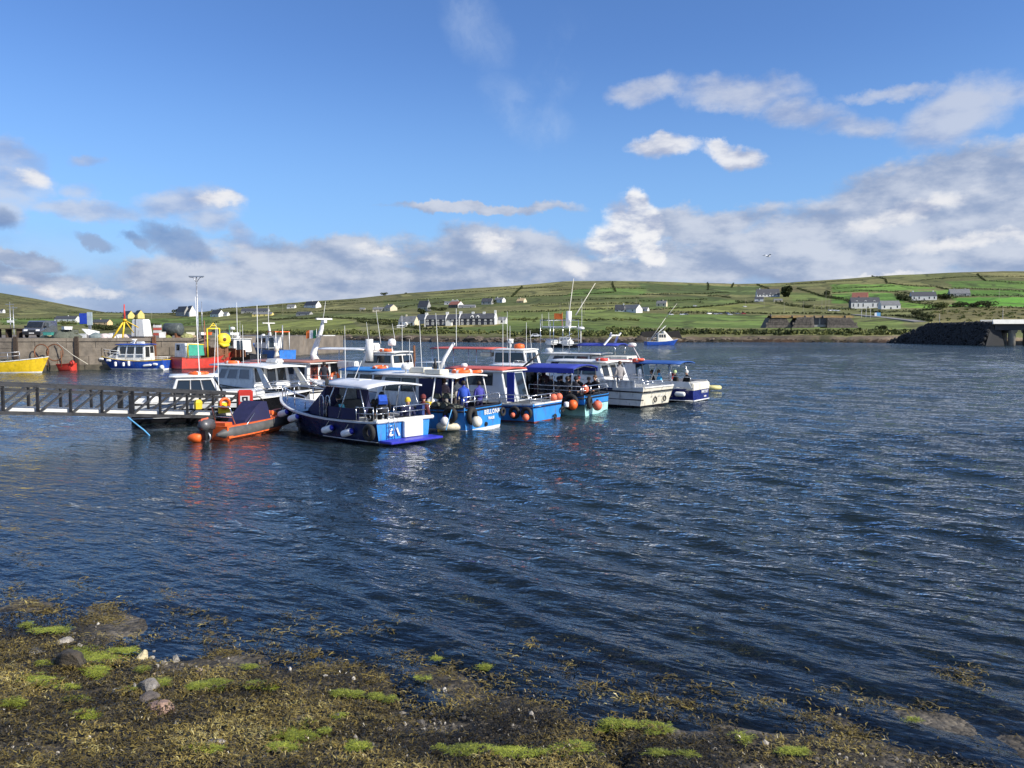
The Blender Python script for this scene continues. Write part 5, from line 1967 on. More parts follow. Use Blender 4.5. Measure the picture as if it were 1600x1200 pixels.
def navy_stern_boat():
    B = 3.0
    r = boat_root('charter_boat', 'navy hulled boat with white coaming and blue canopy, farthest out in the row', 1083.7, 628.3, 56, B, group=TB)
    hull(r, 9.6, B, .82, .86, 1.4, mat('ink_blue_paint', (.012, .018, .13), .25, 0, .1), BLACKP, cap=WHITE, deckm=WHITE, deck_z=.35, fore=.62, boot_h=.05, rub=None, tw=.88)
    m = MB()
    for y0, y1, z in ((1.42, 1.47, .90), (-1.47, -1.42, .90)):
        m.hexa([(0, y0, .83), (4.6, y0, .88), (4.6, y1, .88), (0, y1, .83), (.2, y0, 1.16), (4.6, y0, 1.22), (4.6, y1, 1.22), (.2, y1, 1.16)])
    m.build('coaming', WHITE, r)
    slab(r, 'stern_locker', -.04, .75, -1.30, 1.34, .62, 1.08, CREAM, .05)
    # the two worn lines of white lettering are too small to read: letter-sized strokes
    rl = random.Random(9)
    for y0, z0, n_, hh, nm in ((.0, .44, 9, .17, 'boat_name'), (-.40, .20, 6, .09, 'port_name')):
        m = MB()
        for i in range(n_):
            y = y0 - i * hh * .72
            m.box(-.042, -.03, y - .018 - hh * .1, y + .018 - hh * .1, z0, z0 + hh)
            m.box(-.041, -.031, y - hh * .5, y - hh * .12, z0 + hh * rl.choice((.0, .40, .78)), z0 + hh * rl.choice((.98, 1.0)) if rl.random() < .5 else z0 + hh * .99)
            if i == 1:
                m.box(-.043, -.029, y - hh * .3, y, z0, z0 + hh * .3)
        m.build(nm, WHITE, r)
    m = MB()
    m.tube([(-.03, 1.25, .06), (-.03, -1.25, .06)], .04, 6); m.tube([(0, 1.30, .07), (2.5, 1.37, .07), (4.5, 1.3, .07)], .025, 6)
    m.build('waterline_stripe', WHITE, r)
    c = Cab(r, 3.55, 6.6, 1.15, 1.0, .9, 2.20, GREYW, rf=1.0, ra=.25)
    c.win('port', .42, .5, .80, .92, skew=-.05); c.win('aft', .52, .04, .94, .92, GLASS, STEEL, name='door'); c.win('aft', .06, .4, .44, .9)
    c.win('front', .06, .4, .48, .9); c.win('front', .52, .4, .94, .9)
    roof(r, 3.5, 6.2, 1.16, 2.2, REDROOF, th=.06, camber=.05)
    roof(r, .85, 3.85, 1.20, 2.12, mat('blue_bimini', (.02, .085, .30), .7, 0, .12, 5), th=.05, camber=.14, name='canopy')
    poles(r, [((1.25, s * 1.38, 1.1), (1.5, s * 1.15, 2.14)) for s in (1, -1)] + [((2.6, s * 1.38, 1.1), (2.3, s * 1.15, 2.14)) for s in (1, -1)] + [((2.4, -.9, .4), (2.4, -.9, 2.2))], .03)
    m = MB()
    m.tube([(1.5, 1.15, 2.14), (1.1, 1.18, 2.10), (.9, 1.18, 2.06)], .04, 6)
    m.build('canopy_bow', WHITE, r)
    dome(r, (5.0, -1.2, 3.1), .26, .24)
    poles(r, [((4.4, -1.1, 2.3), (4.95, -1.2, 3.1))], .03, WHITE, 'radar_arm')
    life_ring(r, (3.6, .85, 2.36), (0, 0, 1), 'bright orange ring on the roof edge next to the blue canopy', .3, m=mat('coral_plastic', (.80, .10, .04), .45))
    fender(r, (.65, 1.60, .46), 'white sausage fender slung level on the navy stern quarter, outermost boat', .62, .14, (1, 0, 0), ends=False)
    fender(r, (3.35, 1.2, 1.45), 'tall white fender standing by the grey wheelhouse door, outermost boat', .75, .11, (0, 0, 1), ends=False)
    rail(r, [(.1, 1.44, 1.15), (1.3, 1.44, 1.17), (2.6, 1.45, 1.19), (3.9, 1.45, 1.22)], .28, r=.02, mid=False)
    slab(r, 'bench', 1.0, 3.2, -1.2, -.75, .35, .82, GREYW)
    slab(r, 'centre_seat', 1.2, 2.8, .3, .8, .35, .80, GREYW)
    person(WL(r, (.95, -.40, .36)), 120, 'sit', (.015, .015, .02), (.02, .02, .02), 'person in black with a white hat, nearer the stern of the outermost boat', hat='wool', hat_c=(.72, .72, .68), vest=(.018, .018, .02))
    person(WL(r, (1.5, .0, .36)), 100, 'sit', (.02, .022, .02), (.02, .02, .02), 'person in black with a pale green hat on the outermost boat', hat='wool', hat_c=(.55, .68, .35))
    person(WL(r, (2.3, .55, .40)), 60, 'sit', (.05, .36, .62), (.02, .02, .03), 'person in sky blue jacket under the blue canopy', hair=HAIRB)
    person(WL(r, (2.75, .5, .38)), 80, 'sit', (.02, .02, .025), (.02, .02, .02), 'person in black left of the sky blue jacket under the blue canopy')
    person(WL(r, (1.95, -.6, .2)), 30, 'sit', (.30, .03, .03), (.02, .02, .02), 'person in a red jacket partly hidden between sky blue jacket and pale green hat', hat='wool', hat_c=(.30, .03, .04), scale=.95)
    BOATS['L'] = r


navy_stern_boat()


# ------------------------------------------------------------------ boats on the inner side of the pontoon
IB = 'boats on the inner side of the pontoon'


def black_boat():
    B = 2.8
    r = boat_root('cabin_boat', 'black hulled boat with white cabin behind the gangway', 205, 663, -70, B, side=-1, group=IB)
    h = hull(r, 7.8, B, .95, .92, 1.25, BLACKP, BLACKP, cap=WHITE, deckm=WHITE, deck_z=.55, fore=.40, boot_h=.10, rub=None, tw=.75)
    m = MB()
    for z in (.22, .34):
        m.tube([(h['xs'](t, z), -(h['bs'](t) * (.93 if t < .5 else .93 - .5 * (t - .5)) + .03), z + .1 * t) for t in (0, .15, .3, .5, .7)], .018, 5)
    m.build('hull_line', GREYW, r)
    slab(r, 'white_stripe', .15, 4.6, -1.405, -1.37, .62, .82, GREYW)
    c = Cab(r, 1.5, 3.9, 1.05, .92, .95, 1.98, WHITE, rf=.55, ra=.35)
    c.win('stbd', .64, .25, .90, .85); c.win('stbd', .38, .25, .58, .85); c.win('stbd', .10, .25, .32, .85, skew=.0)
    c.win('aft', .10, .15, .90, .85, GLASSB, GREYW)
    c.win('front', .08, .2, .48, .85); c.win('front', .52, .2, .92, .85)
    c.win('port', .15, .25, .85, .85)
    roof(r, 1.55, 3.6, .98, 1.98, WHITE, th=.06, camber=.07)
    slab(r, 'trunk', 3.7, 5.6, -.75, .75, 1.0, 1.32, WHITE, .06)
    life_ring(r, (2.75, -.2, 2.12), (0, 0, 1), 'orange ring flat on the white cabin roof behind the gangway', .36)
    antenna(r, (2.8, -.3, 2.0), 3.6, (-.1, 0), r=.024); antenna(r, (3.4, .3, 2.0), 2.4, (.15, .1)); antenna(r, (3.6, -1.1, 1.0), 3.2, (.0, .0), r=.02)
    rail(r, [(5.2, -1.05, 1.1), (6.2, -.85, 1.18), (7.2, -.35, 1.25), (7.2, .35, 1.25), (6.2, .85, 1.18), (5.2, 1.05, 1.1)], .42)
    fender(r, (.9, -.9, 1.02), 'white buoy lying on the aft deck of the black boat', .4, .18, (1, .5, 0), ends=False)
    BOATS['C'] = r


black_boat()


def grey_white_boat():
    B = 3.2
    r = boat_root('deck_boat', 'white boat with open aft deck, grey shaded cabin side and sloping pillars', 488, 641, 62, B, group=IB)
    hull(r, 9.5, B, 1.05, 1.02, 1.5, WHITE, BLACKP, cap=BLACKP, deckm=WHITE, deck_z=.55, fore=.62, boot_h=.10, rub=BLACKP, tw=.90)
    c = Cab(r, 3.9, 7.6, 1.36, 1.28, .95, 2.15, WHITE, rf=.9, ra=.15)
    c.win('port', .10, .45, .34, .86, GLASSB, GREYW); c.win('port', .40, .45, .62, .86, GLASSB, GREYW); c.win('port', .68, .45, .84, .86, GLASSB, GREYW)
    c.win('aft', .05, .35, .26, .88); c.win('aft', .36, .0, .60, .94, GLASS, WHITE, name='door'); c.win('aft', .68, .35, .88, .88)
    c.win('front', .06, .4, .48, .9); c.win('front', .52, .4, .94, .9)
    roof(r, 2.8, 7.4, 1.42, 2.16, WHITE, th=.07, camber=.06, droop=.10)
    for s in (1, -1):
        m = MB()
        m.hexa([(2.6, s * 1.42 - .04, 1.05), (3.1, s * 1.42 - .04, 1.05), (3.1, s * 1.42 + .04, 1.05), (2.6, s * 1.42 + .04, 1.05), (3.5, s * 1.34 - .04, 2.16), (3.75, s * 1.34 - .04, 2.16), (3.75, s * 1.34 + .04, 2.16), (3.5, s * 1.34 + .04, 2.16)])
        m.build('pillar', WHITE, r)
    slab(r, 'red_hatch', 5.3, 6.3, -.5, .3, 2.26, 2.31, REDROOF)
    life_ring(r, (6.4, .55, 2.33), (0, 0, 1), 'orange life ring on the white roof with sloping pillars', .34)
    rail(r, [(.05, 1.4, 1.05), (1.2, 1.5, 1.04), (2.4, 1.52, 1.03)], .42, r=.02)
    rail(r, [(.05, 1.35, 1.05), (.05, .3, 1.05), (.05, -.6, 1.05), (.05, -1.35, 1.05)], .42, r=.02)
    antenna(r, (5.0, 0, 2.2), 3.3, (.1, -.1), r=.026); antenna(r, (5.6, .5, 2.2), 2.2); antenna(r, (4.2, .6, 2.2), .9, m=STEEL)
    slab(r, 'life_raft', 4.0, 4.9, -1.0, -.4, 2.24, 2.52, WHITE, .1)
    BOATS['D'] = r


grey_white_boat()


def brown_roof_boat():
    B = 3.4
    r = boat_root('ferry_boat', 'white passenger ferry with brown roof, red doors and a raked white mast', 524, 630, 60, B, group=IB)
    hull(r, 11.0, B, 1.05, 1.05, 1.6, WHITE, BLACKP, cap=WHITE, deckm=GREYW, deck_z=.55, fore=.62, boot_h=.12, rub=NAVY, tw=.90)
    c = Cab(r, 2.0, 7.4, 1.45, 1.40, .9, 2.22, WHITE, rf=.6, ra=.0)
    for a, b in ((.05, .16), (.22, .38), (.45, .62), (.68, .84)):
        c.win('port', a, .50, b, .90)
    c.win('aft', .07, .0, .30, .92, DOORRED, WHITE, name='door'); c.win('aft', .37, .0, .60, .92, DOORRED, WHITE, name='door'); c.win('aft', .68, .45, .88, .9)
    for f, a in ((0.11, .26), (.41, .56)):
        c.win('aft', f, .52, a, .88)
    c.win('front', .06, .4, .48, .9); c.win('front', .52, .4, .94, .9)
    roof(r, 1.7, 7.3, 1.52, 2.23, BROWNROOF, th=.06, camber=.06)
    slab(r, 'roof_edge', 1.66, 7.32, -1.55, 1.55, 2.17, 2.225, WHITE)
    m = MB()
    m.tube([(2.6, .1, 2.3), (2.9, .0, 2.7), (2.2, .0, 4.2), (2.1, 0, 4.6)], [.24, .20, .13, .10], 8)
    m.build('mast', WHITE, r)
    scanner(r, (2.0, 0, 4.55), 1.3); antenna(r, (2.1, 0, 4.6), 1.2, (-.25, 0))
    m = MB(); m.box(1.6, 2.2, -.5, .5, 3.78, 3.82); m.build('crosstree', WHITE, r)
    m = MB()
    for i, mm in enumerate((0, 1, 2)):
        m.add([(2.3 + .24 * i, .35, 3.65), (2.54 + .24 * i, .38 + .03 * i, 3.62), (2.54 + .24 * i, .36 + .03 * i, 4.1), (2.3 + .24 * i, .33, 4.12)], [(0, 1, 2, 3)], mm)
    m.tube([(2.28, .34, 3.5), (2.28, .34, 4.2)], .015, 5, mi=1)
    m.build('flag', [mat('flag_green', (.03, .22, .08), .8), WHITE, mat('flag_orange', (.70, .16, .03), .8)], r)
    m = MB(); m.lathe([(.16, 0), (.18, .2), (.12, .42), (.09, .55), (.15, .6), (.15, .85), (.0001, .9)], 12, (5.4, .5, 2.3)); m.build('vent_mushroom', CREAM, r)
    m = MB(); m.tube([(-.4, -1.2, 2.3), (-.4, -1.2, 3.6)], .22, 12); m.build('liferaft_canister', WHITE, r)
    antenna(r, (-.4, -1.2, 3.6), .9, r=.02, m=BLACKPL)
    slab(r, 'aft_canopy', .2, 1.6, -1.4, -.6, 1.9, 2.3, WHITE, .05)
    poles(r, [((.3, -1.3, 1.0), (.9, -1.0, 1.95)), ((1.4, -1.3, 1.0), (.6, -1.0, 1.95))], .03)
    life_ring(r, (1.9, -.75, 1.25), (1, 0, 0), 'orange and white life ring beside the red doors', .33)
    rail(r, [(.1, 1.5, 1.05), (1.5, 1.58, 1.05), (3.0, 1.6, 1.05), (5, 1.6, 1.1), (7, 1.4, 1.2)], .5, r=.02)
    m = MB()
    m.box(4.0, 5.6, 1.452, 1.46, 1.18, 1.26)
    m.build('name_strip', mat('grey_print', (.5, .5, .52), .6), r)
    person(WL(r, (1.2, .9, .55)), 10, 'stand', (.02, .02, .03), (.02, .02, .025), 'person in dark clothes beside the orange buoys near the red doors', scale=.95)
    buoy(r, (1.55, 1.25, 1.15), 'salmon buoy left of the person near the red doors', .22)
    BOATS['E'] = r


brown_roof_boat()


def blue_awning_boat():
    B = 3.1
    p = PD(680, 640, 38.5)
    r = boat_root('workboat', 'white boat with sky blue awning roof behind the silver canopy', 678, 648, 62, B, group=IB)
    hull(r, 9.0, B, .95, .95, 1.45, WHITE, BLACKP, cap=WHITE, deckm=GREYW, deck_z=.45, fore=.62, rub=NAVY, tw=.88)
    c = Cab(r, 2.6, 6.0, 1.22, 1.15, .8, 2.0, WHITE, rf=.5)
    c.win('port', .08, .55, .32, .86); c.win('port', .40, .55, .62, .86); c.win('port', .70, .55, .9, .86)
    c.win('aft', .08, .0, .36, .92, GLASS, WHITE, name='door'); c.win('aft', .50, .4, .86, .88)
    c.win('front', .06, .4, .48, .9); c.win('front', .52, .4, .94, .9)
    roof(r, .5, 5.9, 1.32, 2.02, SKYC, th=.06, camber=.10)
    poles(r, [((.6, s * 1.35, .95), (.7, s * 1.28, 2.04)) for s in (1, -1)] + [((1.7, s * 1.38, .95), (1.7, s * 1.28, 2.04)) for s in (1, -1)], .06, WHITE)
    m = MB()
    m.tube([(.6, -.7, 2.12), (.6, -.7, 2.5), (1.7, -.7, 2.5), (1.7, -.7, 2.12)], .02, 5); m.tube([(.6, .3, 2.14), (.6, .3, 2.5), (1.7, .3, 2.5), (1.7, .3, 2.14)], .02, 5); m.tube([(.6, -.7, 2.5), (.6, .3, 2.5)], .02, 5)
    m.build('roof_rail', WHITE, r)
    antenna(r, (2.4, -.2, 2.15), 1.5)
    life_ring(r, (3.7, .55, 2.20), (0, .1, 1), 'orange life ring on the sky blue awning roof', .34)
    slab(r, 'grey_hood', 1.8, 2.5, -1.2, -.5, .9, 1.9, NAVYC, .1)
    BOATS['F'] = r


blue_awning_boat()


def pilot_boat():
    B = 3.2
    r = boat_root('pilot_boat', 'white pilothouse boat with long white canopy and cluster of aerials behind the sky blue awning', 662, 628, 64, B, group=IB)
    hull(r, 9.8, B, .95, .95, 1.45, WHITE, BLACKP, cap=WHITE, deckm=GREYW, deck_z=.45, fore=.62, rub=NAVY, tw=.88)
    c = Cab(r, 2.0, 5.0, 1.2, 1.05, .8, 2.75, WHITE, rf=.8, ra=.3)
    c.win('port', .08, .72, .44, .92); c.win('port', .52, .72, .88, .92, skew=-.04); c.win('aft', .08, .72, .44, .92); c.win('aft', .54, .72, .92, .92); c.win('front', .08, .72, .92, .92)
    roof(r, 2.1, 4.4, 1.1, 2.76, WHITE, th=.07, camber=.05)
    slab(r, 'upper_box', 3.6, 4.3, .3, 1.0, 2.85, 3.35, WHITE, .08)
    dome(r, (2.9, .15, 3.2), .24, .42, post=.4)
    roof(r, 4.3, 8.0, 1.15, 2.92, WHITE, th=.05, camber=.08, name='canopy')
    poles(r, [((7.8, s * 1.0, 1.2), (7.8, s * 1.05, 2.95)) for s in (1, -1)], .03)
    antenna(r, (4.1, .8, 3.3), 1.3, (.1, .1)); antenna(r, (3.6, .3, 3.3), 2.0, (.25, .1)); antenna(r, (2.8, .0, 3.6), .9, (.1, .1)); antenna(r, (2.4, -.2, 2.8), 2.2)
    life_ring(r, (2.9, .75, 2.93), (0, 0, 1), 'orange ring on top of the white pilothouse among the aerials', .34)
    m = MB(); m.tube([(1.7, -.5, .9), (1.75, -.5, 3.2)], .07, 8); m.build('exhaust_pipe', RUST, r)
    BOATS['F2'] = r


pilot_boat()


def red_awning_boat():
    B = 3.2
    r = boat_root('cruiser_boat', 'white boat with long red edged awning behind the red roofed boat', 866, 622, 64, B, group=IB)
    hull(r, 10.5, B, .95, .95, 1.45, WHITE, BLACKP, cap=WHITE, deckm=GREYW, deck_z=.45, fore=.62, rub=RED, tw=.88)
    c = Cab(r, 1.6, 4.4, 1.2, 1.05, .8, 2.85, WHITE, rf=.2, ra=.55)
    for a, b in ((.08, .24), (.32, .48), (.56, .72)):
        c.win('aft', a, .60, b + .06, .92)
    c.win('port', .06, .66, .46, .92); c.win('port', .54, .66, .92, .92); c.win('front', .08, .6, .92, .92)
    roof(r, 2.1, 4.4, 1.12, 2.86, WHITE, th=.07, camber=.05)
    roof(r, 4.3, 9.0, 1.10, 2.90, REDROOF, th=.06, camber=.08, name='canopy')
    poles(r, [((x, s * 1.0, 1.0), (x, s * 1.0, 2.92)) for x in (5.5, 7.2, 8.8) for s in (1, -1)], .03)
    m = MB(); m.lathe([(.30, 0), (.34, .12), (.30, .28), (.0001, .34)], 14, (2.9, .1, 2.95)); m.build('liferaft_canister', ORANGE, r)
    antenna(r, (3.6, .4, 2.9), 2.4); scanner(r, (3.4, .3, 3.3), .6); poles(r, [((3.4, .3, 2.9), (3.4, .3, 3.3))], .04, WHITE)
    slab(r, 'liferaft_box', 4.5, 5.3, .3, .95, 2.45, 2.7, CREAM, .06)
    BOATS['I'] = r


red_awning_boat()


def flybridge_boat():
    B = 3.5
    r = boat_root('flybridge_boat', 'white flybridge boat bristling with rods and aerials, with cream cabin and navy awning', 1000, 612, 66, B, group=IB)
    hull(r, 11.5, B, 1.0, 1.0, 1.6, WHITE, BLACKP, cap=WHITE, deckm=GREYW, deck_z=.45, fore=.62, rub=NAVY, tw=.90)
    c = Cab(r, .6, 3.6, 1.35, 1.25, .9, 2.35, CREAM, rf=.1, ra=.35)
    c.win('aft', .1, .5, .4, .9)
    c = Cab(r, 3.6, 7.4, 1.4, 1.25, .9, 2.45, WHITE, rf=.9, name='saloon')
    for a, b in ((.06, .3), (.38, .6), (.66, .86)):
        c.win('port', a, .52, b, .9)
    c.win('front', .08, .5, .92, .9)
    roof(r, 2.8, 7.2, 1.45, 2.46, WHITE, th=.07, camber=.05)
    roof(r, 1.6, 4.6, 1.3, 3.05, BLUEC, th=.05, camber=.14, name='canopy')
    poles(r, [((x, s * 1.2, 2.45), (x, s * 1.22, 3.06)) for x in (1.8, 4.4) for s in (1, -1)], .03)
    m = MB()
    for s in (1, -1):
        m.bar((2.6, s * 1.25, 3.1), (2.2, s * .75, 3.75), .12, .10)
    m.bar((2.2, -1.0, 3.78), (2.2, 1.0, 3.78), .16, .10); m.bar((2.2, 1.0, 3.78), (2.1, 1.15, 3.95), .10, .08); m.bar((2.2, -1.0, 3.78), (2.1, -1.15, 3.95), .10, .08)
    m.build('radar_arch', WHITE, r)
    m = MB()
    for x in (5.2, 6.4, 7.4):
        for s in (1, -1):
            m.tube([(x, s * .95, 2.5), (x, s * .95, 4.9)], .024, 5)
    for z in (3.5, 4.3, 4.85):
        m.tube([(5.2, .95, z), (7.4, .95, z), (7.4, -.95, z), (5.2, -.95, z), (5.2, .95, z)], .022, 5)
    m.build('tower_frame', STEEL, r)
    slab(r, 'tower_platform', 5.3, 7.3, -.9, .9, 4.35, 4.42, WHITE)
    slab(r, 'helm_console', 6.6, 7.2, -.6, .6, 3.1, 3.5, WHITE, .1)
    slab(r, 'helm_seat', 5.4, 6.0, -.6, .6, 3.05, 3.45, WHITE, .1)
    m = MB(); m.tube([(5.6, .1, 4.4), (5.55, .1, 5.5)], .2, 10); m.build('radar_tube', WHITE, r)
    antenna(r, (5.5, .2, 5.4), 2.4, (-.25, -.2), r=.03, m=CREAM); antenna(r, (5.2, -.3, 5.2), 2.3, (-1.2, -.8), r=.03, m=CREAM); antenna(r, (4.9, -.8, 4.4), 2.0, (0, 0)); antenna(r, (6.9, .6, 4.4), 1.0); antenna(r, (7.3, .9, 4.4), .9)
    dome(r, (6.9, .5, 2.55), .3, .34); dome(r, (5.0, -.9, 4.2), .26, .2, post=1.5)
    m = MB(); m.add([(6.0, .3, 4.9), (6.6, .32, 4.95), (6.6, .3, 5.35), (6.0, .28, 5.3)], [(0, 1, 2, 3)]); m.tube([(6.0, .28, 4.4), (6.0, .28, 5.4)], .02, 5)
    m.build('flag', mat('flag_orange', (.70, .16, .03), .8), r)
    BOATS['M2'] = r


flybridge_boat()
# ================================================================== PONTOON, GANGWAY, INFLATABLE
def pontoon():
    a, b = Vector((-13.4, 37.2, 0)), Vector((7.0, 60.5, 0))
    d = (b - a)
    L = d.length
    rz = math.atan2(d.y, d.x)
    e = empty('pontoon', a, rz, 'long floating pontoon with pale deck that the tour boats tie up to', 'pontoon')
    n = 5
    for i in range(n):
        x0, x1 = L * i / n + .06, L * (i + 1) / n - .06
        m = MB(); m.box(x0, x1, -1.15, 1.15, .42, .50); m.build('deck_panel', CONC, e)
        m = MB(); m.box(x0 + .1, x1 - .1, -1.05, 1.05, -.4, .40); m.build('float_block', mat('dark_float', (.05, .052, .05), .7, 0, .3, 3), e)
        m = MB(); m.box(x0, x1, -1.21, -1.155, .30, .52); m.build('timber_edge', TIMBER, e)
        m = MB(); m.box(x0, x1, 1.155, 1.21, .30, .52); m.build('timber_edge', TIMBER, e)
    for i in range(4):
        x = L * (i + .5) / 4
        p = Vector((a.x + math.cos(rz) * x - math.sin(rz) * 1.0, a.y + math.sin(rz) * x + math.cos(rz) * 1.0, .50))
        q = empty('mooring_cleat', p, rz, 'steel mooring cleat on the pontoon edge', 'cleat', 'mooring cleats on the pontoon')
        m = MB(); m.box(-.05, .05, -.04, .04, 0, .10); m.tube([(-.18, 0, .11), (.18, 0, .11)], .03, 6); m.build('horn', GALV, q)


pontoon()


def gangway():
    """lattice truss footbridge: two side frames of posts, diagonals and chords, deck planks between"""
    N0, N1 = PD(-40, 0, 1), None
    def q(px, py, D):
        return PD(px, py, D)
    d0, d1 = 28.3, 34.4
    f0, f1 = q(0, 645, d0), q(372, 652, d1)             # front bottom chord ends at frame edge and pontoon
    ax = (f1 - f0)
    f0 = f0 - ax * 1.1                                   # runs on past the frame to the shore
    ax = f1 - f0
    L = ax.length
    u = ax.normalized()
    side = Vector((-u.y, u.x, 0)).normalized() * 1.35    # towards the far side
    H = 1.02
    e = empty('gangway', f0, 0, 'dark steel lattice gangway sloping down from the shore to the pontoon', 'gangway')
    O = Vector((0, 0, 0))
    up = Vector((0, 0, 1))
    n = int(round(L / 1.12))
    for k, off in enumerate((Vector((0, 0, 0)), side)):
        m = MB(); m.bar(off - u * .1, off + u * (L + .1), .11, .13); m.build('bottom_chord', DARKST, e)
        m = MB(); m.bar(off + up * H - u * .1, off + up * H + u * (L + .05), .13, .12); m.build('top_chord', DARKST, e)
        m = MB(); m.bar(off + up * H * .80 + u * .0, off + up * H * .80 + u * L, .045, .06); m.build('handrail', DARKST, e)
        for i in range(n + 1):
            x = L * i / n
            w = .20 if i in (n - 4,) else .085
            m = MB(); m.bar(off + u * x + up * .065, off + u * x + up * (H - .06), w, .085); m.build('post', DARKST, e)
            if i < n:
                m = MB(); m.bar(off + u * (x + .06) + up * .07, off + u * (x + L / n - .05) + up * (H - .07), .10, .075); m.build('diagonal', DARKST, e)
    # deck of planks across, with a pale kerb strip
    npl = int(L / .3)
    plank = MB()
    plank.hexa([tuple(v) for v in (side * .05 - u * .14, side * .05 + u * .14, side * .95 + u * .14, side * .95 - u * .14, side * .05 - u * .14 + up * .04, side * .05 + u * .14 + up * .04, side * .95 + u * .14 + up * .04, side * .95 - u * .14 + up * .04)])
    pm = plank.mesh('plank', mat('pale_deck_plank', (.50, .49, .46), .7, 0, .15, 4, .3, 40))
    for i in range(npl):
        o = link('plank', pm, e)
        o.location = u * (L * (i + .5) / npl) + up * .02
    for s in (.09, .91):
        m = MB(); m.bar(side * s + up * .12, side * s + up * .12 + u * L, .03, .12); m.build('kerb_strip', mat('pale_kerb', (.62, .61, .57), .6), e)
    for i in range(0, n + 1, 2):
        m = MB(); m.bar(side * .04 + u * (L * i / n) - up * .03, side * .96 + u * (L * i / n) - up * .03, .08, .08); m.build('cross_beam', DARKST, e)
    # things hung on the end of the gangway
    def on(t, h, offs=-.09):
        return f0 + u * (L * t) + up * h - side.normalized() * -offs
    rz = math.atan2(u.y, u.x)
    h = empty('lifebuoy_housing', on(.964, .18, -.12), rz, 'yellow lifebuoy housing with orange ring near the low end of the gangway', 'lifebuoy box')
    m = MB(); m.hexa([(-.24, -.05, .0), (.24, -.05, .0), (.24, .05, .0), (-.24, .05, .0), (-.24, -.05, .45), (.24, -.05, .45), (.24, .05, .45), (-.24, .05, .45)]); m.build('backboard', YELL2, h)
    m = MB(); m.torus((0, -.10, .42), (0, 1, 0), .20, .06, 20, 8); m.build('ring', ORANGE, h)
    m = MB(); m.box(-.24, .24, -.04, .05, .455, .64); m.build('sign', WHITE, h)
    h = empty('rope_bag', on(.905, .30, -.10), rz, 'small yellow throw bag tied to the gangway side', 'throw bag')
    m = MB(); m.lathe([(.12, 0), (.17, .03), (.18, .30), (.12, .40), (.05, .42)], 5, smooth=False); m.build('bag', YELL2, h)
    # red cabinet on the pontoon end
    h = empty('safety_cabinet', P(384, 649, .50), R(12), 'red safety cabinet with two black pictograms at the pontoon end', 'cabinet')
    b = MB(); b.box(-.30, .30, -.14, .14, .05, 1.08)
    me = b.mesh('case', RED); bm = bmesh.new(); bm.from_mesh(me); bmesh.ops.bevel(bm, geom=list(bm.edges), offset=.05, segments=2, affect='EDGES'); bm.to_mesh(me); bm.free()
    link('case', me, h)
    for z in (.70, .30):
        m = MB(); m.box(-.19, .19, -.155, -.142, z - .10, z + .14); m.build('pictogram_plate', WHITE if z > .5 else mat('dark_red', (.35, .02, .02), .5), h)
        m = MB()
        for x in (-.08, .08):
            m.box(x - .035, x + .035, -.163, -.156, z - .06, z + .06)
        m.box(-.115, .115, -.162, -.157, z + .045, z + .10)
        m.build('pictogram', BLACKPL, h)
    m = MB(); m.tube([(.32, 0, .75), (.55, 0, .78), (.72, .0, .62), (.74, .0, .30)], .028, 6); m.build('handle', BLACKPL, h)


gangway()


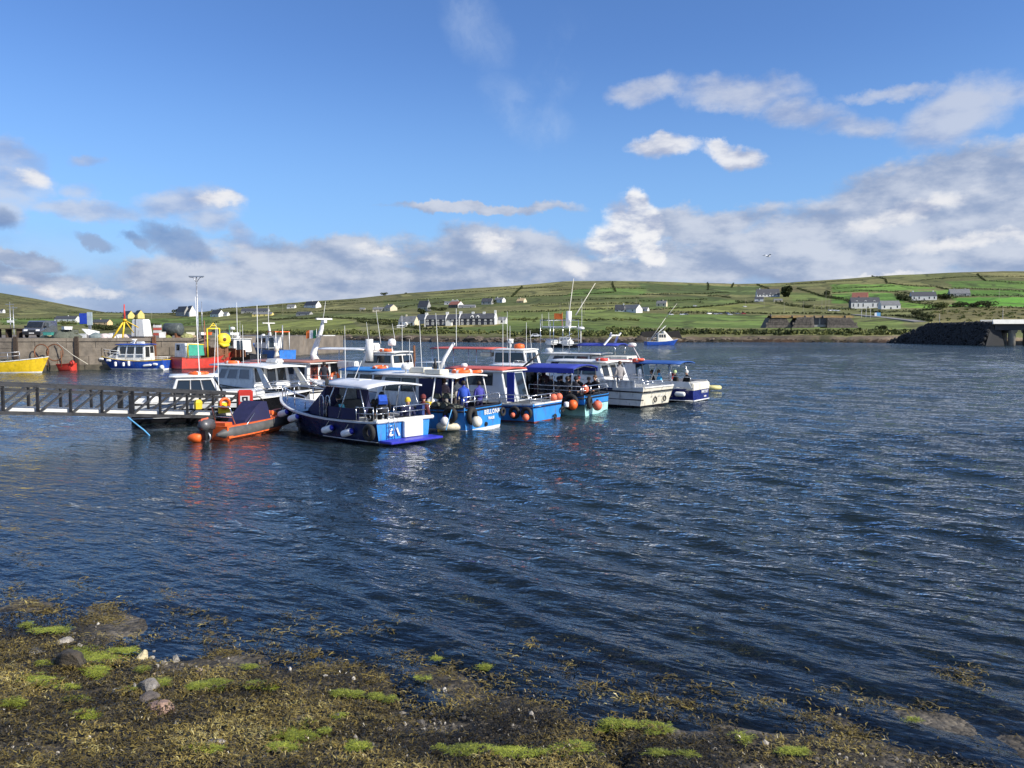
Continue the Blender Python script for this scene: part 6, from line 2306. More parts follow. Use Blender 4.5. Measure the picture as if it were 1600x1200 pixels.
def rib_boat():
    p = P(358, 689, 0)
    a = R(90 - 20)
    B = 1.45
    port = Vector((-math.sin(a), math.cos(a), 0))
    r = empty('inflatable_boat', p + port * B / 2, a, 'orange and grey inflatable boat with navy cover and outboard motor', 'inflatable boat')
    L, rt = 4.9, .25
    path = []
    for s in (1,):
        path += [(-.35, B / 2 - rt, .25), (.3, B / 2 - rt, .25), (1.5, B / 2 - rt, .26), (2.8, B / 2 - rt, .30), (3.7, B / 2 - rt - .12, .38), (4.35, .42, .48), (4.62, .16, .53), (4.66, 0, .54)]
    full = path + [(x, -y, z) for x, y, z in path[:-1]][::-1]
    m = MB(); m.tube(full, [.05] + [rt] * (len(full) - 2) + [.05], 14); m.build('tube', RUBBERG, r)
    for dz, dy, w, nm, mm in ((.215, .0, .20, 'top_strip', ORHULL), (-.13, .20, .05, 'rubbing_strip', ORHULL)):
        for s in (1, -1):
            mb = MB()
            rg = []
            for x, y, z in [(.05, B / 2 - rt, .25)] + path[1:-1]:
                k = 1 if x < 3.5 else .8
                yy = s * (y + dy * k)
                rg.append([(x, yy - w / 2, z + dz), (x, yy - w / 2, z + dz + .045), (x, yy + w / 2, z + dz + .045), (x, yy + w / 2, z + dz)] if nm == 'top_strip' else
                          [(x, yy - .02, z + dz - .04), (x, yy - .02, z + dz + .04), (x, yy + .035, z + dz + .04), (x, yy + .035, z + dz - .04)])
            mb.loft(rg, smooth=False)
            mb.build(nm, mm, r)
    m = MB(); m.loft([[(.1, -.6, -.05), (.1, 0, -.2), (.1, .6, -.05), (.1, .6, .18), (.1, -.6, .18)], [(3.2, -.55, -.02), (3.2, 0, -.2), (3.2, .55, -.02), (3.2, .5, .22), (3.2, -.5, .22)], [(4.4, -.1, .3), (4.4, 0, .2), (4.4, .1, .3), (4.4, .1, .38), (4.4, -.1, .38)]], smooth=False); m.build('hull', ORHULL, r)
    m = MB(); m.box(.05, .14, -.62, .62, .0, .52); m.build('transom', ORHULL, r)
    # cover over console
    m = MB(); m.loft([[(1.15, -.45, .3), (1.15, .45, .3), (1.35, .40, .62), (1.35, -.40, .62)], [(1.9, -.50, .28), (1.9, .50, .28), (2.0, .42, 1.12), (2.0, -.42, 1.12)], [(2.35, -.52, .28), (2.35, .52, .28), (2.30, .45, 1.28), (2.30, -.45, 1.28)], [(2.85, -.52, .3), (2.85, .52, .3), (2.62, .42, 1.24), (2.62, -.42, 1.24)]], smooth=False); m.build('console_cover', NAVYC, r)
    m = MB()
    for s in (1, -1):
        m.tube([(.75, s * .45, .4), (.45, s * .42, 1.15), (.42, s * .30, 1.22)], .025, 6)
    m.tube([(.42, .42, 1.2), (.42, -.42, 1.2)], .025, 6); m.tube([(.6, -.44, .8), (.6, .44, .8)], .02, 6)
    m.build('a_frame', STEEL, r)
    m = MB(); m.tube([(1.0, -.62, .35), (1.75, -.50, .85)], .018, 5); m.build('grab_pole', STEEL, r)
    m = MB(); m.ball((3.35, 0, .55), .34, 12, 8, sx=1.2, sz=.75); m.build('bow_bag', ORANGE, r)
    m = MB(); m.box(.25, .65, -.35, .35, .25, .62); m.build('fuel_tank', ORHULL, r)
    m = MB(); m.hexa([(4.2, -.14, .62), (4.62, -.1, .70), (4.62, .1, .70), (4.2, .14, .62), (4.28, -.1, .82), (4.58, -.08, .86), (4.58, .08, .86), (4.28, .1, .82)]); m.build('bow_post', BLACKPL, r)
    # outboard motor
    mo = link('outboard_motor', MB().mesh('tmp', BLACKPL), r)
    bpy.data.objects.remove(mo)
    b = MB(); b.loft([[(-.62, -.17, .62), (-.62, .17, .62), (-.05, .19, .62), (-.05, -.19, .62)], [(-.72, -.20, .78), (-.72, .20, .78), (-.02, .22, .80), (-.02, -.22, .80)], [(-.68, -.17, 1.0), (-.68, .17, 1.0), (-.06, .18, 1.02), (-.06, -.18, 1.02)], [(-.52, -.10, 1.08), (-.52, .10, 1.08), (-.14, .1, 1.08), (-.14, -.1, 1.08)]], smooth=True)
    b.v = [(x * .9, y * .72, .42 + (z - .62) * .85) for x, y, z in b.v]
    hd = b.build('outboard_motor', mat('grey_engine_cowl', (.10, .10, .105), .3, .2, .15, 4), r)
    b = MB(); b.hexa([(-.50, -.10, .05), (-.18, -.10, .05), (-.18, .10, .05), (-.50, .10, .05), (-.56, -.13, .62), (-.1, -.13, .62), (-.1, .13, .62), (-.56, .13, .62)]); b.build('motor_leg', BLACKPL, hd)
    b = MB(); b.torus((-.35, 0, .16), (1, 0, 0), .17, .04, 14, 6); b.hexa([(-.42, -.015, -.15), (-.28, -.015, -.15), (-.28, .015, -.15), (-.42, .015, -.15), (-.44, -.02, .12), (-.26, -.02, .12), (-.26, .02, .12), (-.44, .02, .12)]); b.build('propeller_guard', GALV, hd)
    b = MB(); b.loft([[(-.56, .02, .85), (-.56, .15, .78), (-.2, .16, .80), (-.2, .02, .87)], [(-.58, .03, .66), (-.58, .20, .60), (-.2, .20, .60), (-.2, .04, .66)]], smooth=False); b.build('cowl_cover', SALMON, hd)
    # big orange buoy astern
    e = empty('mooring_buoy', P(306, 684, .14), 0, 'pear shaped orange buoy floating behind the outboard of the inflatable', 'buoy')
    s, u, a3 = Vector((0, 1, 0)), Vector((.15, 0, .99)), Vector((-.99, -.05, .05))
    b = MB(); b.lathe([(.05, -.22), (.15, -.19), (.19, -.07), (.18, .05), (.12, .20), (.05, .30), (.0001, .31)], 14, (0, 0, 0), (s, u, a3)); b.build('float', ORANGE, e)
    b = MB(); b.lathe([(.05, -.32), (.07, -.28), (.05, -.22)], 8, (0, 0, 0), (s, u, a3)); b.build('eye', WHITE, e)


rib_boat()


def rope_line(name, pts, m, label, r=.018):
    b = MB()
    b.tube(pts, r, 5)
    return b.build(name, m, None, label, 'rope')


rope_line('mooring_rope', [P(200, 652, .75), P(212, 662, .45), P(225, 672, .15), P(238, 685, -.08)], BLROPE, 'blue rope running from the black hull down into the water', .03)
rope_line('mooring_rope', [P(470, 640, .9), P(455, 645, .62), P(440, 652, .5)], ROPE, 'pale rope from the navy bow to the pontoon edge')

# small craft tied between the boats
def small_float(name, px, py, L, B, m, label, cat, rz=0.0):
    e = empty(name, P(px, py, 0), rz, label, cat)
    b = MB()
    ring = []
    for k in range(18):
        t = 2 * math.pi * k / 18
        ring.append((L / 2 * math.cos(t) * (1 if math.cos(t) < 0 else 1.05), B / 2 * math.sin(t), .24))
    b.tube(ring + [ring[0]], .15, 10, cap=False)
    b.build('tube', m, e)
    b = MB(); b.add([(p[0], p[1], .16) for p in ring], [tuple(range(18))]); b.build('floor', CREAM, e)
    b = MB(); b.box(-.15, .15, -B / 2, B / 2, .33, .38); b.build('thwart', m, e)
    b = MB(); b.box(-.1, .1, -.1, .1, -.25, .30)
    for v in range(8):
        b.v[v] = (b.v[v][0] - L / 2 + .0, b.v[v][1], b.v[v][2])
    b.build('bracket', YELLOW, e)
    return e


small_float('rubber_dinghy', 704, 675, .85, .62, mat('cream_rubber', (.66, .60, .44), .55, 0, .15, 5, 0, 30, .4), 'small cream rubber dinghy between the navy stern and the BELLONA hull', 'dinghy', R(10))
small_float('rubber_dinghy', 1115, 611, .75, .55, mat('pale_yellow_rubber', (.70, .62, .26), .55, 0, .15, 5, 0, 30, .3), 'small pale yellow dinghy behind the stern of the outermost boat', 'dinghy', R(5))
rope_line('mooring_rope', [P(697, 672, .3), P(701, 656, .6), P(706, 640, 1.0)], BLROPE, 'pale blue rope holding the cream dinghy to the BELLONA rail')

# ================================================================== THE QUAY
QT = 3.35
QP = [(-120, 66.0), PD(0, 0, 81.5).xy, PD(314, 0, 89.5).xy, PD(379, 0, 121).xy, (-34, 160), (-200, 190)]
QP = [Vector((q[0], q[1])) for q in QP]
QP[0] = Vector((-95, 74))
QUAYM = mat('quay_concrete', (.16, .135, .108), .9, 0, .28, .5, .6, 6, .55)


def quay():
    b = MB()
    n = len(QP)
    top = [(q.x, q.y, QT) for q in QP]
    bot = [(q.x, q.y, -2.5) for q in QP]
    b.add(bot + top, [tuple(range(n, 2 * n))] + [(i, (i + 1) % n, n + (i + 1) % n, n + i) for i in range(n)])
    o = b.build('quay', QUAYM, None)
    tag(o, kind='structure')
    # coping stones along the edge, and big facing blocks in courses
    blk = mat('quay_block', (.175, .148, .115), .9, 0, .3, 1.2, .7, 9, .5)
    wet = mat('quay_block_wet', (.075, .066, .045), .8, 0, .35, 1.5, .7, 9, .3)
    for i in range(0, 3):
        a, c = QP[i], QP[i + 1]
        d = c - a
        L = d.length
        u = d / L
        nrm = Vector((u.y, -u.x))
        rz = math.atan2(u.y, u.x)
        k = max(3, int(L / 4.2))
        for row, (z0, z1) in enumerate(((-.6, .55), (.56, 1.45), (1.46, 2.35), (2.36, 3.02))):
            x = -rnd.uniform(0, 2) if row % 2 else 0
            while x < L:
                w = rnd.uniform(2.6, 4.8)
                x0, x1 = max(0, x), min(L, x + w - .05)
                x += w
                if x1 - x0 < .4:
                    continue
                if i == 0 and x1 < L * .45:
                    continue
                dp = rnd.uniform(.05, .11)
                m = MB(); m.box(x0, x1, -dp, .02, z0, z1)
                q = m.build('quay_stone', wet if row == 0 else blk, o)
                q.location = (a.x, a.y, 0)
                q.rotation_euler = (0, 0, rz)
        for j in range(k):
            x0, x1 = L * j / k + .02, L * (j + 1) / k - .02
            m = MB(); m.box(x0, x1, -.16, .5, 3.03, QT + .03)
            q = m.build('coping_stone', blk, o)
            q.location = (a.x, a.y, 0)
            q.rotation_euler = (0, 0, rz)


quay()


def on_quay(px, py, back=1.0):
    """point on the quay top, at the pixel's column, 'back' metres behind the edge seen there"""
    d = ray(px, py)
    u = d.x / d.y
    for i in range(3):
        a, c = QP[i], QP[i + 1]
        den = (c.x - a.x) - u * (c.y - a.y)
        t = (u * a.y - a.x) / den
        if 0 <= t <= 1 and i != 2 or (i == 2 and 0 <= t <= 1):
            y = a.y + (c.y - a.y) * t
            return Vector((u * (y + back), y + back, QT + .03))
    y = 100 + back
    return Vector((u * y, y, QT + .03))


for k, (px, lb) in enumerate(((121, 'dark timber fender post on the quay wall left of the blue boat'), (242, 'rust brown fender post on the quay wall behind the blue boat stern'), (26, 'dark timber post on the quay wall above the yellow boat'))):
    q = on_quay(px, 540, 0)
    b = MB(); b.box(-.17, .17, -.32, -.03, -1.0, 3.55)
    for z in (.5, 1.6, 2.7):
        b.box(-.19, .19, -.335, -.08, z, z + .08)
    o = b.build('fender_post', TIMBER if k != 1 else RUST, None, lb, 'fender post')
    o.location = (q.x, q.y - .02, 0)
    o.rotation_euler = (0, 0, .1)


def van():
    c = on_quay(64, 527, 9.0)
    k = c.y / FPX
    e = empty('van', (c.x, c.y, QT + .03), R(-80), 'grey panel van parked on the quay', 'van')
    S = mat('grey_van_paint', (.115, .125, .145), .25, .3, .06, 2.0, coat=.6)
    L, W, H = 5.0, 1.9, 1.95
    prof = [(-2.5, .35), (-2.5, 1.85), (-2.35, 1.95), (.75, 1.93), (1.15, 1.82), (1.85, 1.12), (2.42, .95), (2.5, .70), (2.48, .35)]
    b = MB()
    rg = []
    for y, ins in ((-.95, .10), (-.93, 0.0), (-.5, 0), (.5, 0), (.93, 0), (.95, .10)):
        rg.append([(x, y * (1 if z < 1.1 else .90), z - (ins * .4 if z > 1 else 0)) for x, z in prof])
    b.loft(rg, smooth=False)
    b.build('body', S, e)
    b = MB(); b.add([(1.19, -.74, 1.76), (1.19, .74, 1.76), (1.84, .83, 1.15), (1.84, -.83, 1.15)], [(0, 1, 2, 3)]); b.v = [(x + .03, y, z + .03) for x, y, z in b.v]; b.build('windscreen', GLASS, e)
    for s in (1, -1):
        b = MB(); b.add([(.1, s * .885, 1.72), (1.0, s * .885, 1.70), (1.55, s * .945, 1.16), (.1, s * .955, 1.16)], [(0, 1, 2, 3)]); b.v = [(x, y + s * .012, z) for x, y, z in b.v]; b.build('side_window', GLASS, e)
        b = MB(); b.hexa([(2.2, s * .62 - .2, .78), (2.5, s * .62 - .2, .76), (2.5, s * .62 + .2, .76), (2.2, s * .62 + .2, .78), (2.0, s * .66 - .2, .99), (2.44, s * .62 - .2, .93), (2.44, s * .62 + .2, .93), (2.0, s * .66 + .2, .99)]); b.build('headlight', WHITE, e)
        b = MB(); b.box(1.35, 1.5, s * 1.05 - .1, s * 1.05 + .1, 1.12, 1.34); b.build('mirror', BLACKPL, e)
        for x in (-1.55, 1.6):
            w = MB(); w.lathe([(.18, -.11), (.33, -.10), (.34, 0), (.33, .10), (.18, .11)], 16, (x, s * .86, .34), 'y'); wo = w.build('wheel', TYRE, e)
            w = MB(); w.lathe([(.0001, -.12), (.20, -.115), (.20, .115), (.0001, .12)], 12, (x, s * .86, .34), 'y'); w.build('rim', GALV, wo)
    b = MB(); b.box(2.44, 2.55, -.9, .9, .32, .66); b.build('bumper', BLACKPL, e)
    b = MB(); b.box(2.552, 2.56, -.26, .26, .46, .57); b.build('number_plate', WHITE, e)
    b = MB(); b.box(2.46, 2.52, -.4, .4, .70, .84); b.build('grille', BLACKPL, e)


van()


def lamp_post(px, ytop, ybase, D, label, group=None, arm=True, r=.09, name='lamp_post', cat='lamp post', base=None, m=None):
    b0 = PD(px, ybase, D) if base is None else base
    t = PD(px, ytop, b0.y)
    e = empty(name, b0, 0, label, cat, group)
    h = t.z - b0.z
    b = MB(); b.tube([(0, 0, 0), (0, 0, h * .15), (0, 0, h)], [r, r * .8, r * .5], 8); b.build('pole', m or GALV, e)
    if arm:
        b = MB(); b.tube([(0, 0, h - .6), (-.4, 0, h - .05), (-.8, 0, h)], .04, 6); b.tube([(0, 0, h - .6), (.4, 0, h - .05), (.8, 0, h)], .04, 6); b.box(-.85, .85, -.12, .12, h, h + .14); b.build('lamp_head', GALV, e)
    return e


q = on_quay(309, 515, 3.0)
lamp_post(309, 433, 0, 0, 'tall galvanised double lamp post on the quay', base=q, r=.14)
e = empty('antenna_mast', on_quay(316, 515, 4.0), 0, 'thin pale mast next to the tall lamp post', 'mast')
b = MB(); b.tube([(0, 0, 0), (0, 0, 4.2)], [.07, .03], 6); b.build('pole', GALV, e)

# lattice masts and cabin at far left
for px, yt, lb in ((17, 472, 'tall thin steel mast at far left of the quay, shorter arm'), (22, 478, 'thin steel mast with crossarm right beside the tall one')):
    q = on_quay(px, 520, 14)
    e = lamp_post(px, yt, 0, 0, lb, 'steel masts at far left', False, .06, 'steel_mast', 'mast', q)
    h = PD(px, yt, q.y).z - q.z
    b = MB(); b.box(-.5, .5, -.03, .03, h * .93, h * .93 + .06); b.box(-.35, .35, -.03, .03, h * .55, h * .55 + .06); b.build('crossarm', GALV, e)
q = on_quay(14, 527, 8)
e = empty('market_stand', q, 0, 'timber picnic shelter with white sign at far left of the quay', 'shelter')
b = MB(); b.box(-1.5, 1.5, -.7, .7, .95, 1.05); b.build('table_top', TIMBER, e)
for x in (-1.2, .0, 1.2):
    b = MB(); b.box(x - .06, x + .06, -.5, .5, 0, .95); b.build('leg', TIMBER, e)
b = MB(); b.box(-.15, .55, -.02, .02, 1.7, 1.95); b.build('sign', WHITE, e)
b = MB(); b.tube([(.2, .04, 1.05), (.2, .04, 1.95)], .04, 6); b.build('sign_post', GALV, e)

# blue sign on a post
q = on_quay(137, 520, 14)
e = empty('information_sign', q, 0, 'blue information sign on a grey post above the quay', 'sign')
h = PD(137, 494, q.y).z - q.z
b = MB(); b.box(-.95, .0, -.05, .05, h - .95, h + .35); b.build('panel', mat('sign_blue', (.02, .06, .42), .5), e)
b = MB(); b.box(.0, .62, -.06, .06, h - 1.1, h + .5); b.build('side_panel', mat('sign_grey', (.42, .50, .52), .5), e)
b = MB(); b.box(.15, .45, -.1, .1, 0, h - 1.1); b.build('post', GALV, e)

# white wheelhouse box standing on the quay
q = on_quay(222, 530, 2.2)
e = empty('storage_cabin', q, R(-12), 'tall white cabin box with a dark strap standing on the quay', 'cabin')
k = q.y / FPX
b = MB(); b.hexa([(-.88, -.7, .1), (.88, -.7, .1), (.88, .7, .1), (-.88, .7, .1), (-.78, -.6, 2.05), (.66, -.6, 2.05), (.66, .6, 2.05), (-.78, .6, 2.05)])
me = b.mesh('shell', WHITE); bm = bmesh.new(); bm.from_mesh(me); bmesh.ops.bevel(bm, geom=list(bm.edges), offset=.08, segments=2, affect='EDGES'); bm.to_mesh(me); bm.free(); link('shell', me, e)
b = MB(); b.hexa([(-.34, -.725, .1), (-.28, -.725, .1), (-.28, -.69, .1), (-.34, -.69, .1), (-.34, -.625, 2.07), (-.28, -.625, 2.07), (-.28, -.59, 2.07), (-.34, -.59, 2.07)]); b.build('strap', BLACKPL, e)
b = MB(); b.box(-.8, .8, -.6, .6, 0, .12); b.build('skid', TIMBER, e)

# big dark tank
q = on_quay(271, 522, 3.5)
e = empty('fuel_tank', q, R(-8), 'big dark grey cylindrical tank lying on the quay', 'tank')
b = MB(); b.lathe([(.0001, -1.0), (.62, -.98), (.72, -.9), (.72, .9), (.62, .98), (.0001, 1.0)], 20, (0, 0, .95), 'x'); b.build('drum', mat('tank_grey_green', (.09, .105, .10), .5, .2, .3, 3, .2, 20, .3), e)
for x in (-.6, .6):
    b = MB(); b.box(x - .1, x + .1, -.6, .6, 0, .5); b.build('cradle', RUST, e)
# red and white barrier
q = on_quay(246, 522, 3.0)
e = empty('safety_barrier', q, 0, 'red and white striped barrier between white cabin and dark tank', 'barrier')
for i in range(4):
    b = MB(); b.box(-.45, .45, -.05, .05, .25 + .3 * i, .52 + .3 * i); b.build('board', (REDROOF, WHITE)[i % 2], e)
for x in (-.4, .4):
    b = MB(); b.box(x - .04, x + .04, .055, .13, 0, 1.5); b.build('post', GALV, e)
q = on_quay(254, 527, 2.2)
slab_thing('plastic_bin', q, R(20), (.7, .6, .65), WHITE, 'white square bin in front of the striped barrier', 'bin')
# pointed silver skip and bags
q = on_quay(143, 527, 3.0)
e = empty('boat_trailer', q, R(25), 'pale grey upturned dinghy on the quay beside the blue sign', 'dinghy')
b = MB(); b.loft([[(-.1, -.05, .9), (-.1, .05, .9), (-.1, .05, 1.0), (-.1, -.05, 1.0)], [(.5, -.45, .3), (.5, .45, .3), (.5, .25, .95), (.5, -.25, .95)], [(1.6, -.55, .05), (1.6, .55, .05), (1.6, .35, .7), (1.6, -.35, .7)]], smooth=False); b.v = [(x - .8, y, z) for x, y, z in b.v]; b.build('hull', WHITE, e)
q = on_quay(128, 526, 2.6); slab_thing('tarpaulin_box', q, .2, (.9, .7, .45), GREYW, 'low pale box left of the upturned dinghy', 'box')
for k, (px, s, mm, lb) in enumerate(((98, 1.15, NETG, 'large grey net heap right of the van'), (112, .95, NETG, 'second grey net heap between van and upturned dinghy'), (84, .75, mat('cream_rope_heap', (.42, .40, .25), .9, 0, .3, 12, .8, 50), 'pale cream rope heap in front of the van'),
                                      (70, .55, mat('straw_rope', (.38, .36, .22), .9, 0, .3, 12, .8, 50), 'low straw coloured rope heap under the van bonnet'), (152, .85, mat('grey_tarp', (.16, .20, .20), .6, 0, .2, 4, .4, 20), 'dark grey tarpaulin heap right of the upturned dinghy'),
                                      (163, .8, mat('pinkish_bag', (.56, .47, .44), .8, 0, .2, 4, .5, 20), 'pinkish white bulk bag beside the grey tarpaulin'), (174, .85, mat('white_bag', (.62, .58, .55), .8, 0, .2, 4, .5, 20), 'dirty white bulk bag left of the yellow derrick'),
                                      (188, .6, WHITE, 'small white sack behind the yellow derrick'), (199, .6, mat('pinkish_bag', (.5, .4, .4), .8), 'small pink sack right of the yellow derrick'),
                                      (292, .7, mat('mixed_rope', (.30, .30, .12), .9, 0, .5, 9, .8, 50), 'olive and orange rope heap right of the dark tank'), (262, .45, mat('olive_net', (.22, .24, .06), .9, 0, .3, 9, .8, 50), 'olive net heap below the dark tank'),
                                      (300, .55, mat('tan_rope', (.36, .28, .17), .9, 0, .3, 9, .8, 50), 'tan rope heap by the foot of the tall lamp post'), (330, 1.0, NETG, 'grey net heap near the pier end, left of two'), (350, 1.1, NETG, 'grey net heap near the pier end, right of two'), (364, .8, mat('pale_rubble', (.34, .32, .28), .9, 0, .3, 6, .8, 20), 'pale rubble heap at the very end of the pier'))):
    q = on_quay(px, 525, rnd.uniform(1.4, 3.2))
    heap(q, s, mm, lb, 20 + k, name='gear_heap', group='heaps of gear on the quay', flat=.62)
for k, px in enumerate((92, 96, 101, 105, 110, 116, 119, 102, 108, 336, 343, 357, 370)):
    q = on_quay(px, 525, rnd.uniform(1.6, 4.5))
    pot(q + Vector((0, 0, .5 * (k % 2))), rnd.uniform(0, 3), 'lobster pot among the net heaps on the quay', 'lobster pots on the quay', .75)
for k, (px, mm, lb) in enumerate(((105, WHITE, 'white fish box lying on the pots by the van'), (76, mat('teal_box', (.06, .30, .25), .5), 'teal fish box behind the van'), (318, WHITE, 'white fish box right of the tall lamp post'), (298, CREAM, 'cream drum shaped crate left of the lamp post'), (324, ORANGE, 'orange fish box near the green trawler net'))):
    q = on_quay(px, 524, 2.0)
    slab_thing('fish_box', q + Vector((0, 0, .9 if k == 0 else .3)), rnd.uniform(0, 2), (.9, .55, .32), mm, lb, 'fish box', 'fish boxes on the quay')
# ladder frame and hooped frame hanging on the wall above the red boat
q = on_quay(86, 545, 0)
e = empty('pot_hauler', (q.x, q.y - 1.4, 0), 0, 'rusty hooped hauling frame above the small red boat', 'hauling gear')
b = MB(); b.torus((-.6, 0, 2.0), (0, 1, 0), .75, .06, 20, 6); b.build('hoop', RUST, e)
b = MB(); b.torus((.7, .1, 1.9), (0, 1, 0), .85, .06, 20, 6); b.build('hoop', RUST, e)
for x in (-1.3, 0, 1.4):
    b = MB(); b.tube([(x, 0, .4), (x, 0, 2.1)], .05, 6); b.build('post', RUST, e)
rope_line('mooring_rope', [(q.x + .4, q.y - .3, 2.9), (q.x + 2.2, q.y - .6, 1.6), (q.x + 4.0, q.y - 1.2, .7)], ROPE, 'grey rope slanting down the quay wall above the red boat', .05)

# yellow tripod derrick
q = on_quay(190, 540, .6)
e = empty('derrick', (q.x, q.y, QT), 0, 'yellow tripod derrick with red tip at the quay edge', 'derrick')
k = q.y / FPX
tp = Vector(((196 - 190) * k, 0, PD(196, 500, q.y).z - QT))
for dx, dz in ((-22, 541), (0, 540), (14, 520), (22, 512)):
    b = MB(); b.tube([(dx * k, 0 if dx < 5 else .8, PD(190, dz, q.y).z - QT), tuple(tp)], .09 if dx <= 0 else .05, 8); b.build('leg', YELLOW, e)
b = MB(); b.tube([tuple(tp - Vector((0, 0, .15))), tuple(tp + Vector((0, 0, 1.7)))], [.12, .06], 8); b.build('tip', RED, e)
b = MB(); b.lathe([(.2, -.1), (.2, .1)], 10, tuple(tp)); b.build('collar', YELLOW, e)

# ------------------------------------------------------------------ fishing boats along the quay
QB = 'fishing boats along the quay'


def quay_boat_blue():
    p0, p1 = P(160, 577.5), P(263, 579)
    a = math.atan2(p0.y - p1.y, p0.x - p1.x)             # bow to the left
    B = 2.8
    nrm = Vector((-math.sin(a), math.cos(a), 0))
    if nrm.y > 0:
        nrm = -nrm
    r = empty('fishing_boat', p1 - nrm * B / 2 + Vector((-1.25, .8, 0)), a + .16, 'royal blue fishing boat with white cabin and yellow rail line by the quay', 'boat', QB)
    s = 1                                                 # side the camera sees: port
    L = 8.6
    hull(r, L, B, 1.10, 1.05, 1.75, ROYAL, WHITE, cap=YELLOW, deckm=DECKG, deck_z=.45, fore=.55, boot_h=.16, rub=None, tw=.84, rake=1.5, stripe_h=.97, foredeck=WHITE)
    c = Cab(r, 2.1, 5.4, 1.05, .95, 1.0, 2.62, WHITE, rf=.35, ra=.05)
    for u0, u1 in ((.06, .28), (.38, .60), (.68, .88)):
        c.win('port', u0, .46, u1, .88)
        c.win('port', u0, .20, u1, .36, GLASSB, GREYW)
    c.win('aft', .1, .2, .5, .9, GLASS, WHITE, name='door'); c.win('front', .1, .5, .9, .9); c.win('aft', .6, .5, .9, .9)
    m = MB(); m.hexa([(5.2, -.85, 1.2), (6.6, -.6, 1.35), (6.6, .6, 1.35), (5.2, .85, 1.2), (4.9, -.85, 2.1), (5.5, -.6, 1.85), (5.5, .6, 1.85), (4.9, .85, 2.1)]); m.build('cuddy', WHITE, r)
    m = MB(); m.add([(5.15, .855, 1.58), (5.75, .77, 1.58), (5.4, .72, 1.86), (5.05, .86, 1.92)], [(0, 1, 2, 3)]); m.v = [(x, y + .03, z) for x, y, z in m.v]; m.build('cuddy_window', GLASS, r)
    roof(r, 1.9, 5.4, 1.10, 2.63, ROYAL, th=.07, camber=.08)
    rail(r, [(4.8, 1.1, 1.45), (6.0, .92, 1.55), (7.2, .6, 1.68), (8.3, .12, 1.78), (8.3, -.12, 1.78), (7.2, -.6, 1.68), (6.0, -.92, 1.55)], .55, WHITE, r=.03)
    rail(r, [(.1, 1.15, 1.1), (1.2, 1.25, 1.08), (2.4, 1.3, 1.06)], .30, WHITE, r=.025)
    rail(r, [(.1, 1.15, 1.1), (.1, 0, 1.1), (.1, -1.15, 1.1)], .30, WHITE, r=.025)
    scanner(r, (3.6, .3, 3.0), .9); dome(r, (4.2, -.3, 2.76), .22, .2); poles(r, [((3.6, .3, 2.6), (3.6, .3, 3.0))], .06, WHITE)
    slab(r, 'liferaft_box', 2.9, 3.6, -.6, .0, 2.72, 3.0, WHITE, .06)
    m = MB(); m.tube([(3.6, 1.03, 1.0), (2.55, 1.06, 1.0)], .02, 5); m.build('step', WHITE, r)
    for k, (x, z, ax, L_, lb) in enumerate(((7.0, 1.15, (1, 0, 0), .5, 'white fender on the royal blue hull, nearest its bow'), (6.0, 1.0, (1, 0, 0), .5, 'white fender on the royal blue hull, second from its bow'), (5.15, .62, (0, 0, 1), .5, 'upright white fender on the royal blue hull under the cabin front'),
                                                (4.2, .60, (0, 0, 1), .42, 'white ball fender on the royal blue hull under the cabin'), (3.6, .70, (0, 0, 1), .55, 'upright white fender on the royal blue hull under the cabin door'), (1.6, .50, (1, 0, -.12), .95, 'long white sausage fender slanting on the royal blue hull'), (.75, .62, (1, 0, .05), .5, 'white fender on the royal blue hull, nearest its stern'))):
        t = x / L
        y = B / 2 * (.84 + .16 * min(1, t / .32)) * (1 - (max(0, t - .36) / .64) ** 2.6) * .96 + .13
        fender(r, (x, y, z), lb, L_, .13, ax, ends=False)
    buoy(r, (.05, 1.25, .30), 'white ball float at the waterline by the royal blue stern', .24, WHITE)
    BOATS['O'] = r


quay_boat_blue()


def generic_boat(name, label, px, py, head, L, B, side, hm, zs, zm, zb, cabs=(), group=QB, **kw):
    r = boat_root(name, label, px, py, head, B, side=side, group=group)
    kw.setdefault('boot', BLACKP)
    hull(r, L, B, zs, zm, zb, hm, **kw)
    for cb in cabs:
        x0, x1, w, z0, z1 = cb[:5]
        c = Cab(r, x0, x1, w, w * .92, z0, z1, cb[5] if len(cb) > 5 else WHITE, rf=.3, ra=.1)
        for f in ('port', 'stbd'):
            c.win(f, .08, .52, .30, .86); c.win(f, .40, .52, .62, .86); c.win(f, .70, .52, .90, .86)
        c.win('front', .06, .5, .30, .86); c.win('front', .38, .5, .62, .86); c.win('front', .70, .5, .94, .86)
        c.win('aft', .15, .05, .5, .9, GLASS, WHITE, name='door')
        roof(r, x0 - .1, x1 - .15, w, z1 + .01, WHITE, th=.06, camber=.05)
    return r


